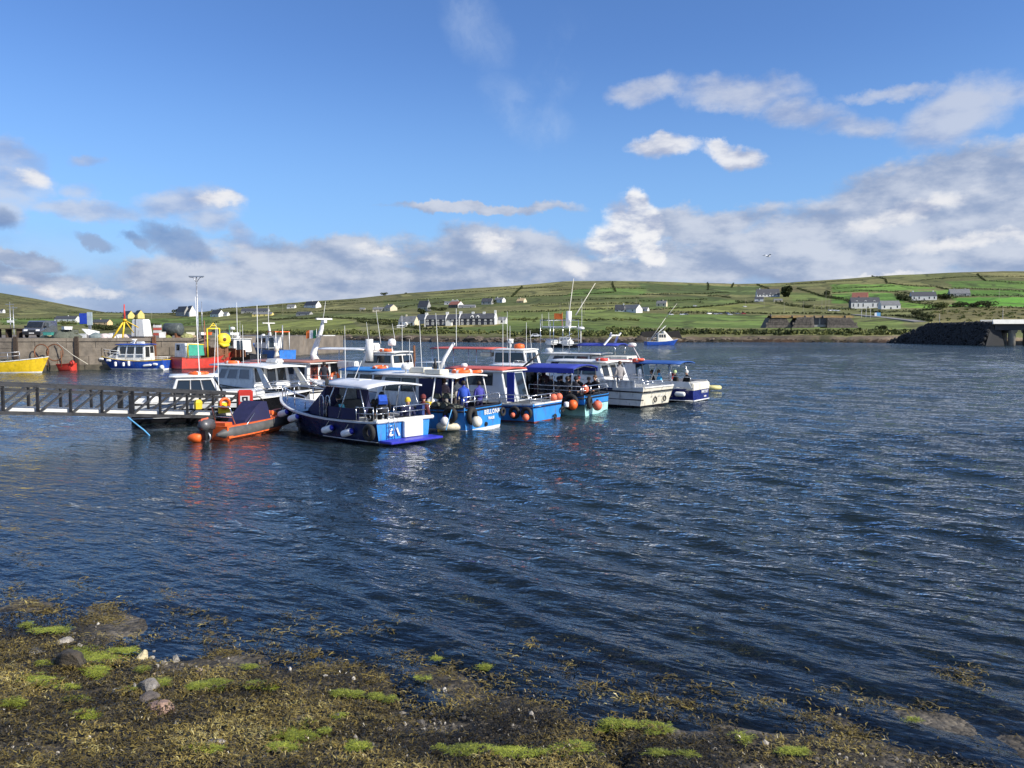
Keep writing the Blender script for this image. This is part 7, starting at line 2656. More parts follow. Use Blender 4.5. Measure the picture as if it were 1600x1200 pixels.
def harbour_boats():
    # yellow boat, cut by the left frame edge
    r = generic_boat('fishing_boat', 'bright yellow fishing boat at the left edge by the quay', -96, 584, -84, 9.6, 3.0, -1, YELLOW, 1.15, 1.1, 1.6, [(1.4, 3.9, 1.1, 1.0, 2.0)], cap=WHITE, boot=WHITE, boot_h=.12, fore=.7, stripe=None, rake=.7, tw=.9)
    life_ring(r, (3.0, -.4, 2.15), (0, 0, 1), 'orange ring on the white cabin of the bright yellow boat', .36)
    m = MB(); m.box(3.3, 3.92, -1.13, -1.10, 1.2, 1.95); m.build('blue_canvas_strip', BLUEC, r)
    rail(r, [(4.6, -1.4, 1.2), (5.5, -1.38, 1.22), (6.4, -1.3, 1.26), (7.4, -1.1, 1.34)], .75, GALV, r=.035); antenna(r, (2.2, 0, 2.1), 2.2, r=.03)
    for k, x in enumerate((4.6, 5.4, 6.2)):
        pot(WL(r, (x, -.7, 1.0)), .4 * k, 'lobster pot on the deck of the bright yellow boat', 'lobster pots on the yellow boat', .7)
    dome(r, (3.4, .2, 2.2), .2, .25, post=.2)
    # small red boat
    r = generic_boat('rowing_boat', 'small red open boat moored between yellow boat and quay wall', 110, 579, 75, 4.2, 1.8, 1, RED, .75, .7, 1.05, [], cap=RED, boot=RED, fore=.75, deckm=DECKG, rake=.5)
    tyre(r, (3.6, 1.02, .55), (0, 1, 0), 'black tyre on the bow of the small red boat', .28)
    buoy(r, (-.15, .6, .8), 'red buoy on the stern of the small red boat', .26, RED)
    m = MB(); m.tube([(1.2, -.5, .4), (1.2, -.5, 2.4)], .04, 6); m.tube([(2.6, .3, .4), (2.6, .3, 2.8)], .04, 6); m.tube([(1.2, -.5, 2.3), (2.6, .3, 2.4)], .03, 5); m.build('mast_frame', GALV, r)
    # red trawler with yellow gear
    r = generic_boat('trawler', 'red rusty trawler with yellow gantry and big yellow net drum', 284, 578, -38, 7.0, 2.7, -1, RED, 1.35, 1.3, 2.1, [], cap=RUST, boot=ANTIF, fore=.75, deckm=RUST, deck_z=.8, rake=1.0)
    c = Cab(r, .4, 2.2, 1.1, 1.0, 1.0, 2.8, WHITE, ra=.05, rf=.1)
    c.win('port', .3, .6, .7, .88); c.win('aft', .2, .6, .45, .9); c.win('stbd', .3, .6, .7, .88)
    m = MB()
    for x in (3.5, 5.0):
        m.tube([(x, -.3, 1.2), (x, -.3, 4.4)], .07, 8)
    m.tube([(3.5, -.3, 4.4), (5.0, -.3, 4.4)], .07, 8); m.tube([(3.7, -.3, 4.4), (4.25, -.3, 5.0), (4.8, -.3, 4.4)], .05, 6); m.tube([(3.95, -.3, 4.7), (4.55, -.3, 4.7)], .045, 6)
    m.build('gantry', YELL2, r)
    m = MB()
    ax = (Vector((0, 0, 1)), Vector((.98, -.2, 0)), Vector((.2, .98, 0)))
    m.lathe([(.0001, -.34), (.68, -.32), (.70, -.26), (.35, -.2), (.35, .2), (.70, .26), (.68, .32), (.0001, .34)], 24, (5.1, -.9, 3.2), ax); m.build('net_drum', YELL2, r)
    m = MB(); m.lathe([(.0001, -.38), (.20, -.37), (.20, .37), (.0001, .38)], 14, (5.1, -.9, 3.2), ax); m.build('hub', RUST, r)
    m = MB(); m.box(5.0, 5.6, -1.0, -.2, 1.2, 2.6); m.build('drum_stand', RUST, r)
    m = MB(); m.tube([(4.5, -.9, 2.8), (4.9, -1.2, 2.5), (5.5, -1.2, 2.6)], .2, 8); m.build('hydraulic_motor', YELL2, r)
    m = MB(); m.box(3.9, 5.2, -1.0, 1.1, 1.0, 2.3); m.build('winch_house', RUST, r)
    for x in (6.4, 7.0, 7.6):
        m = MB(); m.box(x - .05, x + .05, -1.2, 1.3, 1.2, 2.0 + .2 * (x < 7)); m.build('rail_plate', RUST, r)
    m = MB()
    m.add([(.6, -1.45, 1.5), (2.4, -1.5, 1.5), (2.3, -1.42, 2.6), (.7, -1.35, 2.7)], [(3, 2, 1, 0)]); m.add([(.6, -1.40, 1.5), (2.4, -1.45, 1.5), (2.3, -1.37, 2.6), (.7, -1.30, 2.7)], [(0, 1, 2, 3)]); m.build('green_screen', GREENC, r)
    m = MB(); m.tube([(.55, -1.4, 1.3), (.55, -1.35, 2.75), (2.4, -1.42, 2.65)], .06, 6); m.build('screen_frame', YELL2, r)
    antenna(r, (3.6, .4, 1.4), 3.9, r=.035, m=REDROOF); antenna(r, (6.6, .3, 1.6), 3.2, r=.03, m=GREENC); antenna(r, (7.8, .1, 1.8), 2.4, r=.03, m=GALV)
    m = MB(); m.lathe([(.0001, 0), (.5, .05), (.3, .3), (.0001, .34)], 10, (6.2, .6, 2.5)); m.build('white_float', WHITE, r)
    # black hull with white wheelhouse
    r = generic_boat('trawler', 'black hulled trawler with white wheelhouse at the end of the quay', 392, 572, 52, 8.0, 2.8, 1, BLACKP, 1.35, 1.4, 2.2, [(3.2, 6.6, 1.25, 1.6, 3.15)], cap=BLACKP, boot=ANTIF, fore=.5, deck_z=.8)
    antenna(r, (4.0, .2, 3.2), 4.4, r=.04); antenna(r, (3.4, .2, 3.2), 2.2); dome(r, (4.4, .6, 4.3), .3, .35, post=1.1); dome(r, (5.0, -.4, 3.3), .3, .3)
    m = MB(); m.box(4.4, 5.2, -.3, .9, 3.7, 3.95); m.build('light_bar', WHITE, r)
    m = MB(); m.bar((-.6, 0, 3.6), (3.2, 0, 3.6), .07); m.tube([(-.6, 0, .8), (-.6, 0, 3.7)], .05, 6); m.build('aft_gantry', GALV, r)
    # bright blue trawler
    r = generic_boat('trawler', 'bright blue trawler with white wheelhouse and T shaped radar mast', 438, 564, 50, 8.6, 3.2, 1, MIDB, 1.5, 1.55, 2.4, [(3.3, 6.3, 1.3, 1.7, 3.4)], cap=MIDB, boot=ANTIF, fore=.55, deck_z=.9)
    m = MB(); m.tube([(4.2, 0, 3.4), (4.6, 0, 5.2)], [.2, .12], 8); m.bar((4.6, -1.0, 5.3), (4.6, 1.0, 5.3), .16, .12); m.build('mast', WHITE, r)
    antenna(r, (4.6, 0, 5.2), 2.6, r=.04); m = MB(); m.box(1.2, 3.1, -1.2, 1.2, 4.0, 4.12); m.build('orange_shelter', ORANGE, r)
    poles(r, [((1.2, s * 1.1, 1.5), (1.2, s * 1.1, 4.0)) for s in (1, -1)] + [((3.0, s * 1.1, 1.5), (3.0, s * 1.1, 4.0)) for s in (1, -1)], .06, WHITE)
    m = MB(); m.tube([(.6, .4, 1.5), (.6, .4, 5.0)], .08, 8); m.build('derrick_post', GALV, r); dome(r, (5.2, .5, 3.5), .25, .25)
    # distant boats
    r = generic_boat('motor_boat', 'tiny white motor boat moored before the far shore by the raked mast', 497, 541.5, 80, 5.2, 1.9, 1, NAVY, .7, .7, 1.0, [(1.6, 3.4, .7, .7, 1.6)], group=None, fore=.6, cap=WHITE)
    r = generic_boat('motor_boat', 'dark hulled motor boat in mid channel behind the rods of the flybridge boat', 905, 543, 85, 8.2, 2.6, 1, BLACKP, 1.0, 1.0, 1.5, [(2.2, 5.4, 1.0, .9, 2.6)], group=None, fore=.6, cap=WHITE)
    m = MB(); m.bar((4.0, -.9, 2.65), (2.0, -.9, 3.6), .10); m.bar((4.0, .9, 2.65), (2.0, .9, 3.6), .10); m.bar((2.0, -.9, 3.6), (2.0, .9, 3.6), .14); m.build('radar_arch', WHITE, r)
    # fishing boat under the far shore, with leaning derricks
    r = generic_boat('fishing_boat', 'blue and cream fishing boat with leaning mast under the far shore', 1011, 539.5, -80, 10.5, 3.4, -1, ROYAL, 1.2, 1.2, 1.9, [(3.6, 6.4, 1.3, 1.1, 3.6, CREAM)], group=None, fore=.6, cap=WHITE, boot=ROYAL)
    m = MB(); m.hexa([(5.9, -1.1, 1.2), (8.6, -.7, 1.6), (8.6, .7, 1.6), (5.9, 1.1, 1.2), (5.4, -1.0, 4.4), (5.9, -.5, 4.4), (5.9, .5, 4.4), (5.4, 1.0, 4.4)]); m.build('tent_cover', CREAM, r)
    for y in (-.9, .0, .9):
        m = MB(); m.tube([(1.0 + y * .4, y * 1.2, 1.0), (6.4 + y * .3, y * .3, 8.4 if y == 0 else 6.0)], [.10, .06], 6); m.build('derrick', CREAM if y == 0 else GALV, r)
    m = MB(); m.tube([(6.4, 0, 8.4), (10.0, 0, 12.8)], [.08, .04], 6); m.build('mast', CREAM, r)
    rail(r, [(.1, -1.5, 1.2), (2, -1.6, 1.2), (3.5, -1.6, 1.2)], 1.2, GALV, r=.04)


harbour_boats()
# ================================================================== BUILDINGS AND LAND DETAIL ON THE FAR SHORE
HW = mat('white_render', (.72, .71, .67), .85, 0, .08, .5, .2, 8, .15)
HCREAM = mat('cream_render', (.66, .58, .40), .85, 0, .08, .5)
HYEL = mat('yellow_render', (.68, .56, .20), .85, 0, .08, .5)
HPEACH = mat('peach_render', (.70, .50, .26), .85, 0, .08, .5)
HGREY = mat('grey_render', (.34, .34, .32), .85, 0, .1, .5)
HDARK = mat('dark_blue_render', (.022, .026, .040), .75, 0, .12, .5)
SLATE = mat('slate_roof', (.060, .064, .074), .65, 0, .25, .8, .5, 5)
SLATEL = mat('light_slate_roof', (.16, .165, .17), .7, 0, .2, .8, .5, 5)
TILER = mat('red_tile_roof', (.34, .13, .09), .8, 0, .2, .8, .5, 5)
STONEW = mat('dry_stone', (.115, .10, .085), .9, 0, .45, .9, .9, 3)
HT = 'houses on the far hillside'


def house(px0, px1, py, wall, rf, yaw, label, wm=HW, rm=SLATE, nwin=3, floors=1, chim=(), depth=None, name='house', group=HT, porch=False, lean=None, D=None, dormers=(), gable_m=None, door=True, winm=None):
    """px0..px1, py: the front's foot in the photograph; wall, rf: wall and roof heights in metres-per-width terms (pixels)"""
    p = T((px0 + px1) / 2, py) if D is None else PD((px0 + px1) / 2, py, D)
    k = p.length / FPX
    psi = R(yaw)
    w = (px1 - px0) * k / max(.5, math.cos(psi))
    wh, rh = wall * k, rf * k
    d = depth or max(5.0, min(9, w * .55))
    e = empty(name, (p.x, p.y, p.z - .15), psi, label, 'house' if name == 'house' else name.replace('_', ' '), group)
    y0, y1 = 0.0, d
    b = MB()
    b.add([(-w / 2, y0, -.8), (w / 2, y0, -.8), (w / 2, y1, -.8), (-w / 2, y1, -.8), (-w / 2, y0, wh), (w / 2, y0, wh), (w / 2, y1, wh), (-w / 2, y1, wh), (-w / 2, d / 2, wh + rh), (w / 2, d / 2, wh + rh)],
          [(0, 1, 5, 4), (2, 3, 7, 6)], 0)
    b.f += [(1, 2, 6, 9, 5), (3, 0, 4, 8, 7)]; b.mi += [1, 1]; b.sm += [False, False]
    b.build('wall', [wm, gable_m or wm], e)
    b = MB()
    t, ov = .16, .22
    sl = rh / (d / 2)
    for s in (0, 1):
        ya, yb = (y0 - ov, d / 2) if s == 0 else (y1 + ov, d / 2)
        za, zb = wh - ov * sl + .03, wh + rh + .03
        b.hexa([(-w / 2 - .12, ya, za), (w / 2 + .12, ya, za), (w / 2 + .12, yb, zb), (-w / 2 - .12, yb, zb), (-w / 2 - .12, ya, za + t), (w / 2 + .12, ya, za + t), (w / 2 + .12, yb, zb + t), (-w / 2 - .12, yb, zb + t)])
    ro = b.build('roof', rm, e)
    for c in chim:
        b = MB(); x = -w / 2 + w * c; cw = .55
        x = min(max(x, -w / 2 + cw * .6), w / 2 - cw * .6)
        b.box(x - cw, x + cw, d / 2 - .4, d / 2 + .4, wh + rh - .5, wh + rh + 1.15); b.build('chimney', gable_m or wm, ro)
    fh = wh / floors
    for f in range(floors):
        for i in range(nwin):
            x = -w / 2 + w * (i + .5) / nwin
            isdoor = door and f == 0 and i == nwin // 2 and nwin >= 3
            ww = min(1.3, w / nwin * .45)
            z0, z1 = (0.0, min(2.1, fh * .8)) if isdoor else (f * fh + fh * .30, f * fh + fh * .82)
            b = MB(); b.box(x - ww / 2, x + ww / 2, -.03, .05, z0, z1)
            wo = b.build('door' if isdoor else 'window', GLASS if not isdoor else DOORRED if False else GLASS, e)
            if winm:
                b = MB()
                for (xa, xb, za, zb) in ((x - ww / 2 - .10, x - ww / 2 + .04, z0 - .1, z1 + .1), (x + ww / 2 - .04, x + ww / 2 + .10, z0 - .1, z1 + .1), (x - ww / 2, x + ww / 2, z0 - .1, z0 + .06), (x - ww / 2, x + ww / 2, z1 - .06, z1 + .1), (x - .04, x + .04, z0, z1), (x - ww / 2, x + ww / 2, (z0 + z1) / 2 - .04, (z0 + z1) / 2 + .04)):
                    b.box(xa, xb, -.075, .0, za, zb)
                b.build('frame', winm, wo)
    for c in dormers:
        x = -w / 2 + w * c
        b = MB(); b.add([(x - .9, .5, wh + .1), (x + .9, .5, wh + .1), (x + .9, .5, wh + 1.4), (x, .5, wh + 2.1), (x - .9, .5, wh + 1.4), (x - .9, d / 2, wh + .3), (x + .9, d / 2, wh + .3), (x + .9, d / 2, wh + 1.4), (x, d / 2, wh + 2.1), (x - .9, d / 2, wh + 1.4)],
                        [(0, 1, 2, 3, 4), (1, 6, 7, 2), (0, 4, 9, 5)])
        do = b.build('dormer', wm, e)
        b = MB(); b.box(x - .45, x + .45, .46, .52, wh + .5, wh + 1.35); b.build('pane', GLASS, do)
    if porch:
        b = MB(); b.box(-1.0, 1.0, -1.6, 0, -1.5, 2.3); b.add([(-1.1, -1.7, 2.3), (1.1, -1.7, 2.3), (0, -1.7, 3.3), (-1.1, 0, 2.3), (1.1, 0, 2.3), (0, 0, 3.3)], [(0, 1, 2), (1, 4, 5, 2), (0, 2, 5, 3)]); b.build('porch', wm, e)
    return e


def hotel():
    """the long dark terrace with white gables: four joined blocks, stepped chimneys"""
    pa, pb = T(664, 508), T(786, 507)
    D = T(716, 508).y
    A0, B0 = PD(664, 509, D), PD(772, 507, D - 6)
    d = B0 - A0
    L = math.hypot(d.x, d.y)
    e = empty('hotel', (A0.x, A0.y, A0.z), math.atan2(d.y, d.x), 'long dark blue terrace with white gables, chimneys and white framed windows', 'hotel')
    k = D / FPX
    dep = 9.0
    cuts = [0, .305, .50, 1.0]
    hts = [(4.0, 2.7), (4.2, 2.9), (4.4, 3.1)]
    for i in range(3):
        x0, x1 = L * cuts[i] + .03, L * cuts[i + 1] - .03
        wh, rh = hts[i]
        dd = dep - .04 * i
        b = MB()
        b.add([(x0, 0, -2), (x1, 0, -2), (x1, dd, -2), (x0, dd, -2), (x0, 0, wh), (x1, 0, wh), (x1, dd, wh), (x0, dd, wh), (x0, dd / 2, wh + rh), (x1, dd / 2, wh + rh)], [(0, 1, 5, 4), (2, 3, 7, 6), (1, 2, 6, 9, 5), (3, 0, 4, 8, 7)])
        b.build('wall', HDARK, e)
        b = MB()
        for ya in (-.25, dd + .25):
            za = wh - .25 * rh / (dd / 2)
            b.hexa([(x0, ya, za + .03), (x1, ya, za + .03), (x1, dd / 2, wh + rh + .03), (x0, dd / 2, wh + rh + .03), (x0, ya, za + .2), (x1, ya, za + .2), (x1, dd / 2, wh + rh + .2), (x0, dd / 2, wh + rh + .2)])
        ro = b.build('roof', SLATE, e)
        n = (4, 3, 6)[i]
        for f, (za, zb, ww) in enumerate(((.6, 2.0, 1.25), (2.9, 3.8, 1.1))):
            for j in range(n):
                if i == 1 and j < 2 and f == 0:
                    continue
                x = x0 + (x1 - x0) * (j + .5) / n
                b = MB(); b.box(x - ww / 2, x + ww / 2, -.04, .05, za, zb); wo = b.build('window', GLASS, e)
                b = MB()
                for q in ((x - ww / 2 - .12, x - ww / 2 + .14, za - .12, zb + .12), (x + ww / 2 - .14, x + ww / 2 + .12, za - .12, zb + .12), (x - ww / 2, x + ww / 2, za - .12, za + .15), (x - ww / 2, x + ww / 2, zb - .15, zb + .12), (x - .07, x + .07, za, zb), (x - ww / 2, x + ww / 2, (za + zb) / 2 - .07, (za + zb) / 2 + .07)):
                    b.box(q[0], q[1], -.10, .0, q[2], q[3])
                b.build('frame', HW, wo)
    for i, c in enumerate(cuts):
        wh, rh = hts[min(i, 2)] if i < 3 else hts[2]
        wh, rh = wh + .35, rh + .3
        x0, x1 = L * c - .3, L * c + .3
        if i == 3:
            x0, x1 = L + .0, L + .7
        b = MB()
        yy = (-.35, dep + .35)
        b.add([(x0, yy[0], -2), (x0, yy[1], -2), (x0, yy[1], wh), (x0, dep / 2, wh + rh), (x0, yy[0], wh), (x1, yy[0], -2), (x1, yy[1], -2), (x1, yy[1], wh), (x1, dep / 2, wh + rh), (x1, yy[0], wh)],
              [(0, 1, 2, 3, 4), (9, 8, 7, 6, 5), (0, 4, 9, 5), (1, 6, 7, 2), (4, 3, 8, 9), (3, 2, 7, 8)])
        b.build('gable', HW, e)
        b = MB(); b.box(x0 - .55, x1 + .55 if i < 3 else x1 - .02, dep / 2 - .7, dep / 2 + .7, wh + rh - 1.1, wh + rh + (.9 if i < 3 else 1.5)); b.build('chimney', HW, e)
    for c in (.68, .84):
        b = MB(); x = L * c; b.box(x - .8, x + .8, dep / 2 - .6, dep / 2 + .6, 6.5, 8.7); b.build('chimney', HW, e)
    for c in (.68, .76):
        x = L * c
        wh = hts[2][0]
        b = MB(); b.add([(x - 1, .3, wh + .1), (x + 1, .3, wh + .1), (x + 1, .3, wh + 1.3), (x, .3, wh + 2.2), (x - 1, .3, wh + 1.3), (x - 1, 3.8, wh + .1), (x + 1, 3.8, wh + .1), (x + 1, 3.8, wh + 1.3), (x, 3.8, wh + 2.2), (x - 1, 3.8, wh + 1.3)], [(0, 1, 2, 3, 4), (1, 6, 7, 2), (2, 7, 8, 3), (3, 8, 9, 4), (0, 4, 9, 5)]); do = b.build('dormer', HW, e)
        b = MB(); b.box(x - .5, x + .5, .24, .32, wh + .4, wh + 1.3); b.build('pane', GLASS, do)
    x = L * .36
    b = MB(); b.add([(x - 1.9, -3.0, -2), (x + 1.9, -3.0, -2), (x + 1.9, -.02, -2), (x - 1.9, -.02, -2), (x - 1.9, -3.0, 2.3), (x + 1.9, -3.0, 2.3), (x + 1.9, -.02, 2.3), (x - 1.9, -.02, 2.3), (x, -3.0, 3.9), (x, -.02, 3.9)], [(0, 1, 5, 8, 4), (1, 2, 6, 5), (3, 0, 4, 7)]); po = b.build('porch', HW, e)
    b = MB(); b.hexa([(x - 2.1, -3.2, 2.16), (x, -3.2, 3.93), (x, -.03, 3.93), (x - 2.1, -.03, 2.16), (x - 2.1, -3.2, 2.3), (x, -3.2, 4.07), (x, -.03, 4.07), (x - 2.1, -.03, 2.3)]); b.hexa([(x, -3.2, 3.931), (x + 2.1, -3.2, 2.16), (x + 2.1, -.03, 2.16), (x, -.03, 3.931), (x, -3.2, 4.071), (x + 2.1, -3.2, 2.3), (x + 2.1, -.03, 2.3), (x, -.03, 4.071)]); b.build('roof', SLATE, po)


hotel()
house(778, 790, 506, 7, 4, -12, 'small grey roofed annexe with white gable at the right end of the dark terrace', HW, SLATEL, 1, group=None, depth=5)
house(622, 648, 511, 9, 8, -20, 'white cottage with grey roof left of the dark terrace', HW, SLATEL, 3, chim=(.35,), gable_m=HCREAM, porch=True)
house(646, 664, 506, 6, 9, -50, 'stone grey gabled house between white cottage and dark terrace', HGREY, SLATEL, 1)
house(620, 634, 512, 3, 1, -5, 'low white garage below the white cottage', HW, HW, 1, depth=4, name='garage')
house(652, 668, 487, 8, 9, -30, 'dark roofed house with white chimney above the dark terrace', HGREY, SLATE, 2, chim=(.9,))
house(582, 598, 487, 4, 3, -10, 'long low whitish farm building left of the cream gable', HCREAM, SLATEL, 2, chim=(.4,))
house(598, 611, 486, 5, 5, -55, 'cream gabled house high left of the dark terrace', HCREAM, SLATEL, 1, chim=(.2,))
house(562, 570, 486, 3, 2, 0, 'tiny pale shed in the field left of the cream gable', HCREAM, SLATEL, 1, name='shed')
house(694, 704, 476, 3, 2, -10, 'tiny white house under the ridge, leftmost of its cluster', HW, SLATEL, 1)
house(700, 716, 481, 5, 5, -45, 'brown walled house with white gable above the terrace roof', STONEW, TILER, 2, gable_m=HW)
house(705, 716, 474, 3, 2, -5, 'small white house with two chimneys above the brown walled house', HW, SLATEL, 2, chim=(.2, .8))
house(716, 742, 481, 2, 3, -5, 'long pale grey barn roof right of the brown walled house', HGREY, SLATEL, 2, name='barn')
house(752, 768, 476, 5, 5, -20, 'dark roofed house with white gable spot, above right end of the terrace', HGREY, SLATE, 2)
house(772, 785, 473, 5, 3, -35, 'white gabled house on the slope right of the dark roofed house', HW, SLATEL, 2, chim=(.2,), gable_m=HW)
house(807, 818, 473, 3, 4, -40, 'orange cream house beside the hedge climbing the ridge', HPEACH, HPEACH, 1, chim=(.3,), gable_m=HCREAM)
house(961, 975, 487, 3, 8, -15, 'grey roofed bungalow with steep roof, left half of the pair in mid slope', HW, SLATE, 2, chim=(.9,))
house(974, 992, 488, 5, 7, -50, 'white gabled bungalow, right half of the pair in mid slope', HW, SLATEL, 2, gable_m=HW)
house(1000, 1011, 486, 3, 3, -30, 'white low house partly behind the field edge in mid slope', HW, SLATEL, 1)
house(1026, 1040, 479, 5, 4, -25, 'small cream house with dark yard wall, alone in mid field', HCREAM, SLATEL, 2, chim=(.6,), gable_m=HCREAM)
house(1184, 1217, 464, 4, 8, -5, 'white bungalow with many dormer gables under a dark roof, by the round bush', HW, SLATE, 7, chim=(.15,), dormers=(.3, .6, .85), door=False)
house(1180, 1192, 471, 4, 3, -15, 'small white outbuilding below the dormer bungalow', HW, SLATE, 1, name='outbuilding')
house(1210, 1222, 472, 3, 2, -10, 'cream cottage right of the small outbuilding', HCREAM, SLATEL, 2)
house(1333, 1372, 482, 9, 7, -8, 'two storey white guesthouse with three white dormers', HW, SLATE, 6, chim=(.3,), dormers=(.2, .5, .8), gable_m=SLATE, winm=HW)
house(1334, 1352, 468, 3, 7, -30, 'red roofed house behind the guesthouse', TILER, TILER, 1)
house(1379, 1405, 483, 6, 6, -5, 'grey roofed bungalow with white front right of the guesthouse', HW, SLATEL, 3)
house(1428, 1460, 469, 6, 6, -10, 'long white house with grey roof on the green slope', HW, SLATE, 5, chim=(.1, .9))
house(1488, 1513, 463, 4, 6, -10, 'grey stone farmhouse with grey roof on the right slope', HGREY, SLATEL, 2, chim=(.25, .8))
# village behind the quay on the left
house(85, 118, 504, 5, 4, -12, 'white bungalow with dark roof and white gable behind the quay van', HW, SLATE, 4, chim=(.55,), door=False)
house(143, 168, 508, 4, 4, -15, 'yellow peach bungalow right of the blue sign', HPEACH, SLATE, 3, chim=(.4,))
house(186, 205, 497, 4, 6, -50, 'cream gabled house left of the derrick tip', HCREAM, SLATE, 1, gable_m=HYEL)
house(203, 221, 497, 5, 6, -55, 'bright yellow gabled house right of the derrick tip', HYEL, SLATE, 1, gable_m=HYEL)
house(272, 291, 494, 6, 8, -40, 'dark roofed house left of the double white gables', HGREY, SLATE, 2)
house(286, 300, 494, 6, 9, -55, 'white house with double gables left of the lamp post', HW, SLATE, 1, gable_m=HW)
house(326, 344, 495, 4, 6, -40, 'white house with tall white gable right of the lamp post', HW, SLATE, 3, gable_m=HW)
house(344, 355, 494, 3, 3, -20, 'low white wing right of the tall white gable', HW, SLATEL, 1)
house(377, 418, 489, 3, 4, -5, 'long dark shed roof in front of the left ridge', HGREY, SLATE, 3, name='barn')
house(394, 424, 494, 3, 3, -5, 'long cream bungalow under the dark shed', HYEL, SLATEL, 4)
house(448, 460, 482, 3, 3, -10, 'small white house high on the left slope', HW, SLATEL, 1)
house(472, 496, 481, 4, 6, -45, 'dark roofed house with white gable high on the left slope', HW, SLATE, 2, chim=(.5,), gable_m=HW)
house(462, 484, 493, 3, 3, -15, 'low grey cottage in the field below the white gables', HGREY, SLATE, 2)
house(0, 4, 483, 3, 2, -10, 'tiny white house at the left frame edge on the far hill foot', HW, SLATE, 1)


# ------------------------------------------------------------------ hedges, bushes, trees
def leaf_material(name, a, b):
    m = bpy.data.materials.new(name)
    m.use_nodes = True
    t = m.node_tree
    t.nodes.clear()
    N = NT(t)
    s = N.new('ShaderNodeBsdfPrincipled')
    o = N.new('ShaderNodeOutputMaterial')
    t.links.new(s.outputs[0], o.inputs[0])
    g = N.new('ShaderNodeNewGeometry')
    c = N.mix(g.outputs['Random Per Island'], a, b)
    N.put(s.inputs['Base Color'], c)
    s.inputs['Roughness'].default_value = .8
    s.inputs['Specular IOR Level'].default_value = .2
    return m


HEDGE = leaf_material('hedge_leaves', (.026, .034, .013), (.070, .084, .028))
SCRUB = leaf_material('scrub_leaves', (.070, .088, .026), (.180, .190, .062))


def leaf_cloud(c, n, sz, r):
    """n random leaf quads round the centre points c (m,3) with spread (m,3)"""
    cen, spr = c
    k = r.randint(0, len(cen), n)
    d = r.normal(0, 1, (n, 3))
    d /= np.linalg.norm(d, axis=1)[:, None]
    p = cen[k] + d * spr[k] * (r.uniform(.35, 1.0, n) ** .5)[:, None]
    a = r.normal(0, 1, (n, 3)); a /= np.linalg.norm(a, axis=1)[:, None]
    b = np.cross(a, r.normal(0, 1, (n, 3))); b /= np.linalg.norm(b, axis=1)[:, None]
    s = sz * r.uniform(.5, 1.2, (n, 1))
    V = np.stack([p - a * s - b * s * .6, p + a * s - b * s * .5, p + a * s * .8 + b * s * .6, p - a * s * .9 + b * s * .5], 1)
    return V.reshape(-1, 3), np.arange(n * 4).reshape(n, 4)


def hedge(pts, h, w, label, seed, m=None, name='hedge', cat='hedge', group='hedges and walls between the far fields'):
    r = np.random.RandomState(seed)
    P3 = [T(*p) for p in pts]
    cen, spr = [], []
    for a, b in zip(P3[:-1], P3[1:]):
        L = math.hypot(b.x - a.x, b.y - a.y)
        n = max(2, int(L / 2.2))
        for i in range(n):
            t = i / n
            x, y = a.x + (b.x - a.x) * t, a.y + (b.y - a.y) * t
            hh = h * r.uniform(.55, 1.25)
            if r.uniform() < .06:
                hh *= .3
            cen.append((x + r.normal(0, .4), y + r.normal(0, .4), float(far_z(x, y)) + hh * .45))
            spr.append((w * r.uniform(.6, 1.2), w * r.uniform(.6, 1.2), hh * .62))
    cen, spr = np.array(cen), np.array(spr)
    V, F = leaf_cloud((cen, spr), len(cen) * 15, .55, r)
    return tag(link(name, np_mesh(name, V, F, m or HEDGE)), label, cat, group)


